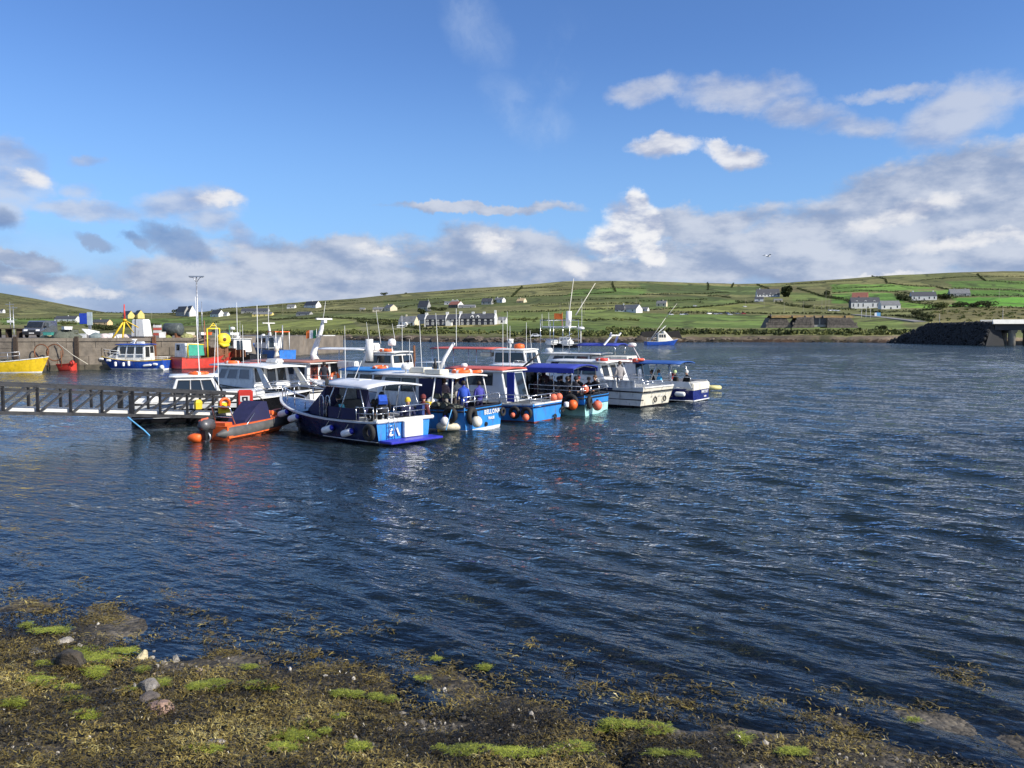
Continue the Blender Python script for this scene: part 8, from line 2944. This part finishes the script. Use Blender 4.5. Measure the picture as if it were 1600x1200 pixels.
HEDGES = [
    ([(1362, 432), (1375, 434), (1383, 437), (1386, 443), (1420, 447), (1465, 449), (1482, 453)], 2.2, 1.3), ([(1527, 429), (1533, 435), (1540, 439), (1600, 444), (1660, 446)], 2.2, 1.3),
    ([(1300, 458), (1345, 455), (1395, 456), (1428, 460)], 2.0, 1.2), ([(1300, 451), (1360, 449), (1400, 447)], 1.4, .9), ([(1488, 451), (1530, 452), (1600, 456), (1660, 457)], 2.2, 1.2),
    ([(1400, 463), (1412, 468), (1424, 473), (1462, 479)], 4.0, 2.6), ([(1462, 467), (1490, 465), (1522, 463), (1600, 464), (1660, 464)], 2.6, 1.6), ([(1445, 481), (1480, 480), (1530, 480.5), (1600, 482), (1660, 482)], 1.8, 1.2),
    ([(1345, 487), (1380, 489), (1420, 488), (1470, 484)], 2.0, 1.4), ([(1365, 494), (1400, 494), (1430, 497), (1455, 503)], 1.6, 1.0), ([(1183, 445), (1192, 449), (1202, 452)], 2.6, 1.5), ([(1246, 451), (1262, 456), (1282, 463), (1318, 468)], 2.6, 1.6),
    ([(1285, 464), (1300, 467), (1322, 470), (1330, 474)], 4.0, 2.6), ([(1212, 474), (1240, 479), (1262, 481), (1300, 484), (1340, 485)], 3.0, 2.0), ([(1000, 461), (1060, 460), (1140, 457)], 1.5, 1.0), ([(1105, 463), (1122, 463), (1142, 466)], 2.2, 1.3),
    ([(1000, 485), (1050, 483), (1100, 480), (1170, 473)], 1.7, 1.2), ([(1045, 490), (1100, 490), (1165, 490)], 2.4, 1.6), ([(1090, 474), (1102, 474)], 2.5, 2.4), ([(300, 491), (360, 490), (420, 489), (500, 487), (600, 486), (640, 479)], 1.8, 1.2),
    ([(420, 499), (540, 498), (600, 501), (650, 506)], 1.7, 1.2), ([(800, 464), (808, 456), (816, 449)], 3.0, 1.6), ([(957, 442), (958, 449), (962, 456)], 2.8, 1.4), ([(1106, 443), (1107, 449), (1106, 454)], 2.2, 1.2), ([(1146, 442), (1143, 450)], 2.2, 1.2),
    ([(830, 478), (900, 476), (1000, 475)], 1.5, 1.0), ([(790, 488), (860, 487), (930, 484), (1000, 483)], 1.6, 1.0), ([(640, 478), (700, 472), (760, 466), (800, 464), (880, 462), (960, 457)], 1.4, .9), ([(560, 503), (620, 509), (660, 515), (725, 514)], 2.2, 1.6),
    ([(0, 500), (60, 499), (105, 497)], 1.8, 1.2), ([(107, 489), (125, 490)], 3.0, 1.6), ([(125, 491), (185, 489), (240, 491), (330, 490)], 1.8, 1.2), ([(150, 512), (230, 508), (345, 504)], 2.4, 1.8), ([(0, 508), (70, 506), (140, 507)], 2.0, 1.5),
    ([(330, 483), (420, 479), (500, 473), (560, 470)], 1.4, 1.0), ([(470, 478), (560, 474), (640, 470), (700, 466)], 1.3, .9), ([(690, 459), (760, 455), (800, 452), (880, 448)], 1.2, .8), ([(880, 470), (940, 468), (1000, 466)], 1.5, .9), ([(1000, 471), (1060, 470), (1105, 468)], 1.4, .9),
    ([(1160, 489), (1200, 491), (1240, 490), (1330, 492)], 1.4, 1.0), ([(1150, 472), (1168, 474), (1180, 473)], 2.4, 1.6), ([(1245, 470), (1275, 470)], 1.4, .9), ([(860, 455), (930, 452), (1010, 451)], 1.2, .8), ([(1230, 445), (1290, 441), (1350, 438)], 1.2, .8), ([(1440, 438), (1500, 433), (1560, 432), (1640, 434)], 1.2, .8),
]
for i, (pts, h, w) in enumerate(HEDGES):
    hedge(pts, h, w, 'dark hedge bank between fields on the far hillside', 100 + i)


def bush(px, py, w_px, h_px, label, seed, group=None, m=None, name='bush', cat='bush', trunk=False):
    p = T(px, py)
    k = p.length / FPX
    w, h = w_px * k / 2, h_px * k
    r = np.random.RandomState(seed)
    n = 10
    cen = np.c_[r.uniform(-.75, .75, n) * w, r.uniform(-.6, .6, n) * w, r.uniform(.30, .78, n) * h]
    spr = np.c_[r.uniform(.3, .55, n) * w, r.uniform(.3, .55, n) * w, r.uniform(.22, .42, n) * h]
    V, F = leaf_cloud((cen, spr), int(240 + 9 * w_px * h_px * .6), max(.22, .09 * h), r)
    e = empty(name, p, 0, label, cat, group)
    link('crown', np_mesh('crown', V, F, m or HEDGE), e)
    b = MB()
    for i in range(3):
        a = r.uniform(-.3, .3, 2) * w
        b.tube([(a[0] * .3, a[1] * .3, -.3), (a[0] * .7, a[1] * .7, h * .3), (a[0], a[1], h * .65)], [.10 * h * .3, .06 * h * .3, .02 * h * .3], 5)
    b.build('trunk', TIMBER, e)
    return e


bush(1231, 464, 18, 15, 'round dark bush at the right end of the dormer bungalow', 1)
bush(1472, 481, 24, 9, 'rounded grey green bush on the right slope, left of two', 2, m=SCRUB)
bush(1500, 479.5, 24, 7, 'dark bush mound on the right slope beside a pale bush', 3)
bush(1532, 480, 32, 8, 'long dark bush mound at the foot of the bright field', 4)
bush(1411, 470, 20, 9, 'dark thicket left of the long white house', 5)
bush(1478, 468, 26, 8, 'dark shrubs between long white house and stone farmhouse', 6)
bush(600, 462, 12, 5, 'lone clump of trees on the left ridge skyline', 7, name='tree', cat='tree')
bush(634, 459.5, 4, 2.5, 'tiny shrub on the left ridge skyline', 8)
bush(1295, 463, 14, 8, 'dark shrub in the hedge crossing above the guesthouse', 9)
bush(1262, 481, 14, 5, 'dark shrub beside the road above the visitor building', 10)
bush(660, 492, 12, 10, 'dark trees left above the dark terrace', 11, name='tree', cat='tree')
bush(684, 486, 26, 7, 'dark green trees behind the dark terrace roof', 12, name='tree', cat='tree')
bush(765, 475, 20, 7, 'dark trees around the dark roofed house', 13, name='tree', cat='tree')
bush(280, 491, 16, 8, 'dark trees around the double white gables', 14, name='tree', cat='tree')
bush(366, 491, 14, 5, 'dark trees right of the low white wing', 15, name='tree', cat='tree')
bush(108, 508, 26, 6, 'bramble bush in front of the white bungalow by the quay', 16, m=SCRUB)
bush(165, 516, 50, 9, 'wide dark shrub bank behind the quay heaps', 17)
bush(215, 513, 50, 8, 'wide dark shrub bank behind the white cabin', 18)
bush(835, 524, 30, 10, 'dark scrub mound at the shore, left of the pale rock', 19)
bush(1378, 519, 16, 9, 'dark shrub on the shore bank near the bridge road', 20)
bush(1450, 497, 22, 7, 'arching dark gorse below the right olive field', 21)
bush(1432, 494, 16, 7, 'dark gorse clump beside the road fork', 22)


def shore_scrub():
    r = np.random.RandomState(77)
    cen, spr = [], []
    def band(px0, px1, f, n, h, s=1.0):
        for _ in range(n):
            px = r.uniform(px0, px1)
            p = T(px, f(px) + r.normal(0, 1.0))
            hh = h * r.uniform(.4, 1.3)
            cen.append((p.x, p.y, p.z + hh * .4)); spr.append((r.uniform(.8, 2.0) * s, r.uniform(.8, 2.0) * s, hh * .55))
    band(1000, 1425, lambda x: 521 + (x - 1200) * .004, 480, 1.6)
    band(800, 1000, lambda x: 523, 150, 1.7)
    band(950, 1000, lambda x: 516, 40, 1.5)
    band(340, 600, lambda x: 519 + (x - 340) * .012, 170, 2.2)
    band(600, 800, lambda x: 520, 110, 1.3)
    band(640, 760, lambda x: 497, 50, 1.2)
    band(800, 1000, lambda x: 500, 100, 1.0)
    band(560, 700, lambda x: 503, 90, 1.2)
    band(1440, 1600, lambda x: 491 + r.normal(0, 5), 120, 1.0)
    cen_, spr_ = np.array(cen), np.array(spr)
    V, F = leaf_cloud((cen_, spr_), len(cen) * 24, .55, r)
    tag(link('shore_scrub', np_mesh('shore_scrub', V, F, SCRUB)), 'rough green scrub along the far shore', None, None, 'stuff')
    # darker clumps through it
    cen, spr = [], []
    band(1000, 1425, lambda x: 521, 40, 1.8)
    for x0 in (1178, 1190, 1215, 1232, 1012, 1040, 1060, 1100):
        band(x0 - 4, x0 + 6, lambda x: 522, 6, 2.4)
    band(820, 860, lambda x: 521, 30, 2.0)
    band(345, 480, lambda x: 522, 60, 2.4)
    cen_, spr_ = np.array(cen), np.array(spr)
    V, F = leaf_cloud((cen_, spr_), len(cen) * 26, .5, r)
    tag(link('dark_scrub', np_mesh('dark_scrub', V, F, HEDGE)), 'dark bramble clumps along the far shore', None, None, 'stuff')


shore_scrub()


def shore_rocks():
    """broken rock ledges between scrub and water"""
    r = np.random.RandomState(12)
    ico = np.array([(0, 0, 1), (.894, 0, .447), (.276, .851, .447), (-.724, .526, .447), (-.724, -.526, .447), (.276, -.851, .447), (.724, .526, -.447), (-.276, .851, -.447), (-.894, 0, -.447), (-.276, -.851, -.447), (.724, -.526, -.447), (0, 0, -1)])
    fi = np.array([(0, 1, 2), (0, 2, 3), (0, 3, 4), (0, 4, 5), (0, 5, 1), (1, 6, 2), (2, 7, 3), (3, 8, 4), (4, 9, 5), (5, 10, 1), (6, 7, 2), (7, 8, 3), (8, 9, 4), (9, 10, 5), (10, 6, 1), (11, 7, 6), (11, 8, 7), (11, 9, 8), (11, 10, 9), (11, 6, 10)])
    px = np.concatenate([r.uniform(560, 1010, 1500), r.uniform(450, 600, 300), r.uniform(1010, 1420, 420)])
    S = np.interp(px, SHORE[:, 0], SHORE[:, 1]) + 10 * fbm(px / 60, px * 0 + .5, 3, 5)
    y = S + r.uniform(-13, 2, len(px))
    x = (px - 800) / FPX * y
    z = far_z(x, y)
    big = np.where(px < 1010, 1.0, .55)
    k = fbm(px / 26, px * 0 + 3.1, 3, 33) * .5 + .5
    sz = .62 * np.exp(r.normal(-.25, .5, len(px))) * big * (0.5 + 1.2 * k)
    n = len(px)
    V = ico[None] * r.uniform(.65, 1.35, (n, 12, 1)) * (sz[:, None] * np.c_[r.uniform(.9, 2.2, n), r.uniform(.7, 1.3, n), r.uniform(.4, .9, n)])[:, None, :]
    V = V + np.c_[x, y, z + sz * .1][:, None]
    F = (np.arange(n)[:, None, None] * 12 + fi[None]).reshape(-1, 3)
    tone = np.clip(.25 + .5 * (z / 2.2) + r.normal(0, .18, n), 0, 1)
    rm = weed_material('shore_rock', [(0, (.02, .016, .012)), (.35, (.05, .040, .03)), (.6, (.16, .125, .09)), (1, (.30, .25, .19))], .8)
    tag(link('shore_rocks', np_mesh('shore_rocks', V.reshape(-1, 3), F, rm, False, {'tone': np.repeat(tone, 12)})), 'broken brown rocks along the far waterline', None, None, 'stuff')


shore_rocks()


# ------------------------------------------------------------------ visitor building, car park, poles
def visitor_building():
    D = 395.0
    a, b_ = PD(1197, 507.5, D), PD(1342, 507.5, D - 4)
    L = math.hypot(b_.x - a.x, b_.y - a.y)
    e = empty('visitor_centre', (a.x, a.y, a.z), math.atan2(b_.y - a.y, b_.x - a.x), 'low stone visitor building with grass roof and two dark glass bays', 'building')
    k = D / FPX
    h = 13 * k
    def mound(x0, x1, yo, hh, sl0, sl1, nm='wall'):
        m = MB()
        m.hexa([(x0, yo, -1.5), (x1, yo, -1.5), (x1, yo + 12, -1.5), (x0, yo + 12, -1.5), (x0 + sl0, yo + .9, hh), (x1 - sl1, yo + .9, hh), (x1 - sl1, yo + 11, hh), (x0 + sl0, yo + 11, hh)])
        m.build(nm, STONEW, e)
        r = np.random.RandomState(int(x0 * 7) + 3)
        # facing stones
        for i in range(int((x1 - x0) / 1.1)):
            for j in range(3):
                t0 = (j + .1) / 3.2
                z = hh * t0
                xx = x0 + .6 + i * 1.1 + (j % 2) * .5 + sl0 * t0
                if xx > x1 - sl1 * t0 - .9:
                    continue
                s = MB(); w = r.uniform(.42, .54)
                y = yo + .9 * (z + 1.5) / (hh + 1.5) - r.uniform(.08, .2)
                s.hexa([(xx - w, y, z), (xx + w, y, z + r.uniform(-.1, .1)), (xx + w, y + .5, z), (xx - w, y + .5, z), (xx - w * .9, y + .12, z + hh / 3.6), (xx + w * .9, y + .12, z + hh / 3.6), (xx + w, y + .5, z + hh / 3.6), (xx - w, y + .5, z + hh / 3.6)])
                s.build('stone', STONEW, e)
    mound(0, L * .30, 1.0, h * .86, 2.2, 3.5)
    mound(L * .28, L * .52, -.6, h * .90, 3.2, .2)
    mound(L * .66, L * 1.0, -.3, h * .84, .2, 4.0)
    m = MB(); m.box(L * .51, L * .67, 2.0, 11, -1, h * .95); m.build('core', HGREY, e)
    for x0, x1 in ((.525, .585), (.60, .655)):
        m = MB(); m.box(L * x0, L * x1, 1.9, 2.0, .1, h * .90); wo = m.build('window', GLASS, e)
        m = MB()
        for i in range(5):
            x = L * (x0 + (x1 - x0) * i / 4)
            m.box(x - .06, x + .06, 1.84, 1.899, .1, h * .9)
        m.build('mullion', BLACKPL, wo)
    m = MB()
    ring = []
    for i in range(24):
        t = i / 23
        x = L * (.06 + .90 * t)
        ring.append([(x, 1.2, h * .84), (x, 3.0, h * (1.05 + .05 * math.sin(t * 9))), (x, 7, h * (1.16 + .04 * math.sin(t * 5))), (x, 12, h * .8)])
    m.loft(ring, closed=False, smooth=True)
    m.build('grass_roof', mat('dry_roof_grass', (.20, .135, .045), .95, 0, .35, .5, .9, 3), e)
    for x in (.055, .29, .43, .53, .62, .86):
        m = MB(); m.tube([(L * x, 1.5, h * .8), (L * x, 1.5, h * (1.25 if x < .1 else 1.1))], .45, 8); m.build('vent', BLACKPL, e)


visitor_building()

CARC = [(.55, .55, .55), (.03, .035, .05), (.62, .62, .60), (.12, .13, .15), (.30, .02, .02), (.02, .04, .12)]
CARN = ['white', 'black', 'silver white', 'dark grey', 'dark red', 'navy']


def make_car(i):
    e = empty('parked_car', (0, 0, 0), 0, 'car', 'car', 'cars parked on the far shore')
    b = MB(); b.loft([[(x, y * (1 if z < .8 else .82), z) for x, z in ((-2.1, .3), (-2.15, .75), (-1.95, .95), (-1.5, 1.4), (.3, 1.45), (1.0, .98), (2.0, .85), (2.1, .3))] for y in (-.85, .85)], smooth=False); b.build('body', mat('car_%d' % i, CARC[i], .25, .2, .05, 2, coat=.5), e)
    b = MB(); b.box(-1.3, .25, -.72, .72, 1.0, 1.32)
    b.v = [(x, y * 1.10, z) for x, y, z in b.v]; b.build('side_glass', GLASS, e)
    for x in (-1.3, 1.3):
        for s in (-1, 1):
            w = MB(); w.lathe([(.0001, -.1), (.3, -.1), (.32, 0), (.3, .1), (.0001, .1)], 12, (x, s * .8, .32), 'y'); w.build('wheel', TYRE, e)
    return e


protos = [make_car(i) for i in range(6)]
used = set()
for j, (px, py, i, yaw) in enumerate(((1049, 492.5, 0, 10), (1066, 492.5, 2, 0), (1072, 492, 3, 5), (1108, 491, 2, 20), (1113, 490.5, 1, 0), (1119, 491.5, 0, -10), (1126, 491, 3, 10), (1133, 490, 1, 0), (1137, 490.5, 5, 30), (1141, 492.5, 0, 0), (1147, 490.5, 1, -15), (1153, 491, 3, 5),
                                          (1297, 486, 0, 10), (1303, 486, 2, -5), (1309, 486.5, 0, 0), (1086, 479, 2, 0), (1164, 480, 0, 10), (1183, 472, 3, 0), (838, 527, 2, 0))):
    o = protos[i] if i not in used else copy_tree(protos[i])
    used.add(i)
    p = T(px, py)
    o.location = (p.x, p.y, p.z)
    o.rotation_euler = (0, 0, R(yaw))
    where = 'in the car park left of the visitor building' if px < 1160 and px > 1040 and py > 485 else 'by the road above the visitor building' if px > 1290 else 'on the far shore rocks' if px < 900 else 'in the field below the dormer bungalow'
    o['label'] = CARN[i] + ' car parked ' + where
for i, p in enumerate(protos):
    if i not in used:
        p.location = T(1158 + i, 491)
        p['label'] = CARN[i] + ' car parked at right end of the far car park'

for j, (px, yt, yb) in enumerate(((1225, 472, 493), (1226, 472, 493), (1255, 470, 489), (1272, 475, 490), (1284, 466, 488), (1290, 455, 488), (1295, 466, 487), (1194, 463, 482), (1165, 465, 482), (888, 471, 487), (875, 474, 492), (950, 470, 485), (913, 473, 492), (994, 466, 482), (442, 476, 494), (586, 479, 492), (237, 486, 500), (1561, 451, 470))):
    if j == 1:
        continue
    b0 = T(px, yb)
    lamp_post(px, yt, 0, 0, 'thin pale utility pole standing in the far fields', 'utility poles on the far hillside', False, .11 if j != 17 else .16, 'utility_pole', 'pole', b0, m=mat('weathered_pole', (.40, .36, .29), .85, 0, .15, 3))
for j, px in enumerate((1346, 1353, 1360)):
    b0 = T(px, 497.5)
    lamp_post(px, 481.5, 0, 0, ('white flagpole in front of the guesthouse, leftmost of three', 'white flagpole in front of the guesthouse, middle of three', 'white flagpole in front of the guesthouse, rightmost of three')[j], 'white flagpoles', False, .16, 'flagpole', 'flagpole', b0, m=WHITE)
p = T(1371, 495)
e = empty('welcome_sign', p, 0, 'blue and white sign board by the road right of the flagpoles', 'sign')
k = p.length / FPX
b = MB(); b.box(-4.2 * k, 4.2 * k, -.1, .1, .5, .5 + 5 * k); b.build('board', mat('sign_light_blue', (.12, .35, .62), .5), e)
b = MB(); b.box(-4.2 * k, -1.2 * k, -.13, -.101, .6, .4 + 5 * k); b.build('white_panel', WHITE, e)
b = MB(); b.add([(-2 * k, -.05, .5 + 5 * k), (2 * k, -.05, .5 + 5 * k), (0, -.05, .5 + 7.5 * k), (-2 * k, .05, .5 + 5 * k), (2 * k, .05, .5 + 5 * k), (0, .05, .5 + 7.5 * k)], [(0, 1, 2), (5, 4, 3), (0, 2, 5, 3), (1, 4, 5, 2)]); b.build('peak', NAVY, e)
for x in (-3, 3):
    b = MB(); b.box(x * k - .08, x * k + .08, -.08, .08, -.5, .5); b.build('post', GALV, e)


# road running down to the bridge
def road():
    pts = [(1335, 492), (1350, 493.5), (1375, 495.5), (1400, 498.5), (1420, 501), (1438, 503.5)]
    c = [T(*p) for p in pts]
    m = MB()
    rg = []
    for i, p in enumerate(c):
        a = c[max(0, i - 1)]; b = c[min(len(c) - 1, i + 1)]
        d = Vector((b.x - a.x, b.y - a.y, 0)).normalized()
        n = Vector((-d.y, d.x, 0)) * 3.4
        q0, q1 = p + n, p - n
        z0 = max(float(far_z(q0.x, q0.y)), float(far_z(q1.x, q1.y)), p.z) + .35
        rg.append([(q0.x, q0.y, z0), (q1.x, q1.y, z0), (q1.x, q1.y, z0 - 2), (q0.x, q0.y, z0 - 2)])
    m.loft(rg, smooth=False)
    o = m.build('road', mat('pale_asphalt', (.20, .19, .175), .9, 0, .15, .3, .3, 3))
    tag(o, kind='structure')


road()


# ------------------------------------------------------------------ causeway and bridge on the right
def bridge():
    # causeway of dark armour stone, from the far bank towards the camera
    xw = 143.0
    y1, y0 = 292.0, 234.0
    top = 7.2
    e = empty('causeway', (xw, (y0 + y1) / 2, 0), 0, 'dark stone causeway embankment carrying the road to the bridge', 'embankment')
    AR = mat('armour_stone', (.022, .023, .024), .95, 0, .35, .25, .9, 1.2)
    ym = (y0 + y1) / 2
    m = MB()
    sl = 3.4                                             # foot of the slope lies this far to the left
    m.hexa([(-sl - .5, y0 - ym, -2), (3.2, y0 + 1 - ym, -2), (16, y1 + 6 - ym, -2), (-sl - 1, y1 + 3 - ym, -2), (0.0, y0 + 3 - ym, top), (2.6, y0 + 4 - ym, top), (9, y1 - 24 - ym, top), (.6, y1 - 20 - ym, top)])
    m.build('embankment_core', AR, e)
    r = np.random.RandomState(8)
    ico = np.array([(0, 0, 1), (.894, 0, .447), (.276, .851, .447), (-.724, .526, .447), (-.724, -.526, .447), (.276, -.851, .447), (.724, .526, -.447), (-.276, .851, -.447), (-.894, 0, -.447), (-.276, -.851, -.447), (.724, -.526, -.447), (0, 0, -1)])
    fi = np.array([(0, 1, 2), (0, 2, 3), (0, 3, 4), (0, 4, 5), (0, 5, 1), (1, 6, 2), (2, 7, 3), (3, 8, 4), (4, 9, 5), (5, 10, 1), (6, 7, 2), (7, 8, 3), (8, 9, 4), (9, 10, 5), (10, 6, 1), (11, 7, 6), (11, 8, 7), (11, 9, 8), (11, 10, 9), (11, 6, 10)])
    n = 1500
    z = r.uniform(-.3, top - .3, n)
    t = z / top
    yy = y0 + 3 * t + r.uniform(0, 1, n) * ((y1 + 3 - 23 * t) - (y0 + 3 * t))
    x = -(sl + .7) * (1 - t) - .1
    sz = r.uniform(.3, .62, n)
    V = ico[None] * r.uniform(.7, 1.3, (n, 12, 1)) * sz[:, None, None] + np.c_[x, yy - ym, z][:, None]
    F = (np.arange(n)[:, None, None] * 12 + fi[None]).reshape(-1, 3)
    tag(link('armour_stones', np_mesh('armour_stones', V.reshape(-1, 3), F, AR), e), None, None, None, 'stuff')
    # bridge deck
    g = empty('road_bridge', (xw - .5, y0 + 2, 0), R(80), 'concrete road bridge with white parapet and stout piers at the right edge', 'bridge')
    C1 = mat('bridge_concrete', (.20, .185, .155), .9, 0, .25, .4, .5, 4, .4)
    DK = mat('bridge_girder', (.035, .037, .042), .7, 0, .2, .4)
    yl = 120.0
    m = MB(); m.box(.1, 9.2, -yl, 0, 6.35, 6.9); m.build('deck_slab', C1, g)
    for i in range(4):
        m = MB(); m.box(.9 + 2.3 * i, 1.5 + 2.3 * i, -yl, -1, 4.6, 6.34); m.build('girder', DK, g)
    m = MB(); m.hexa([(-.75, -yl, 6.45), (.1, -yl, 6.45), (.1, 0, 6.45), (-.75, 0, 6.45), (-.10, -yl, 7.75), (.12, -yl, 7.75), (.12, 0, 7.75), (-.10, 0, 7.75)]); m.build('parapet', mat('white_parapet', (.72, .70, .62), .8, 0, .1, .5, 0, 30, .15), g)
    m = MB(); m.box(8.9, 9.15, -yl, 0, 6.9, 7.8); m.build('parapet', mat('white_parapet', (.72, .70, .62), .8), g)
    for y in (-6, -12.5, -30, -47):
        for x in (1.6, 7.4):
            m = MB(); m.lathe([(1.0, -3), (1.0, 4.0), (1.1, 4.2)], 16, (x, y, 0)); m.build('pier', C1, g)
        m = MB(); m.hexa([(.4, y - .8, 3.7), (8.8, y - .8, 3.7), (8.8, y + .8, 3.7), (.4, y + .8, 3.7), (-.2, y - .9, 4.59), (9.2, y - .9, 4.59), (9.2, y + .9, 4.59), (-.2, y + .9, 4.59)]); m.build('crosshead', C1, g)
    m = MB(); m.hexa([(9.6, -40, -2), (16, -40, -2), (16, -8, -2), (9.6, -8, -2), (12, -40, 1.9), (16, -40, 1.9), (16, -9, 1.7), (12, -9, 1.7)]); m.build('bank_toe', mat('abutment_stone', (.26, .20, .13), .9, 0, .35, .4, .9, 2), g)
    lamp_post(1566, 482, 0, 0, 'pale lamp post on the bridge parapet at right', None, False, .14, base=Vector((xw + 2.2, 235.6, 7.0)), m=mat('weathered_pole', (.40, .36, .29), .85))
    lamp_post(1459, 490, 0, 0, 'short pale post on the causeway road', None, False, .14, 'road_post', 'post', Vector((xw + 2, 270, 7.0)), m=mat('weathered_pole', (.40, .36, .29), .85))


bridge()

# slipway wall and dark hut by the far fishing boat
p = T(1012, 527)
for k, (px, w, h, lb) in enumerate(((1018, 34, 11, 'dark stone bank behind the far fishing boat, left part'), (1054, 26, 11, 'dark stone bank right of the far fishing boat'))):
    p = T(px, 528)
    q = p.length / FPX
    b = MB(); b.hexa([(-w * q / 2, 0, -1), (w * q / 2, 0, -1), (w * q / 2, 4, -1), (-w * q / 2, 4, -1), (-w * q * .42, 1, h * q * .8), (w * q * .3, 1, h * q), (w * q * .35, 4, h * q), (-w * q * .42, 4, h * q * .8)])
    o = b.build('stone_bank', mat('dark_bank', (.018, .017, .015), .95, 0, .4, .6, .9, 3), None, lb, 'stone bank')
    o.location = p
p = T(836, 527.5)

# gull in the sky
e = empty('seagull', PD(1200, 400, 60), R(20), 'white seagull gliding low in the grey cloud over the right hill', 'bird')
b = MB(); b.lathe([(.0001, -.26), (.03, -.2), (.075, -.05), (.07, .08), (.04, .17), (.012, .23), (.0001, .25)], 10, (0, 0, 0), 'x'); b.build('body', WHITE, e)
for s in (1, -1):
    b = MB(); b.hexa([(-.07, s * .05, .02), (.09, s * .05, .02), (.09, s * .30, .11), (-.05, s * .30, .11), (-.07, s * .05, .04), (.09, s * .05, .04), (.09, s * .30, .125), (-.05, s * .30, .125)]); b.hexa([(-.05, s * .301, .11), (.09, s * .301, .11), (-.02, s * .62, .06), (-.05, s * .62, .06), (-.05, s * .301, .125), (.09, s * .301, .125), (-.02, s * .62, .07), (-.05, s * .62, .07)]); b.build('wing', mat('gull_grey', (.55, .57, .60), .7), e)
b = MB(); b.hexa([(-.36, -.07, -.01), (-.22, -.03, -.01), (-.22, .03, -.01), (-.36, .07, -.01), (-.36, -.07, .005), (-.22, -.03, .01), (-.22, .03, .01), (-.36, .07, .005)]); b.build('tail', WHITE, e)
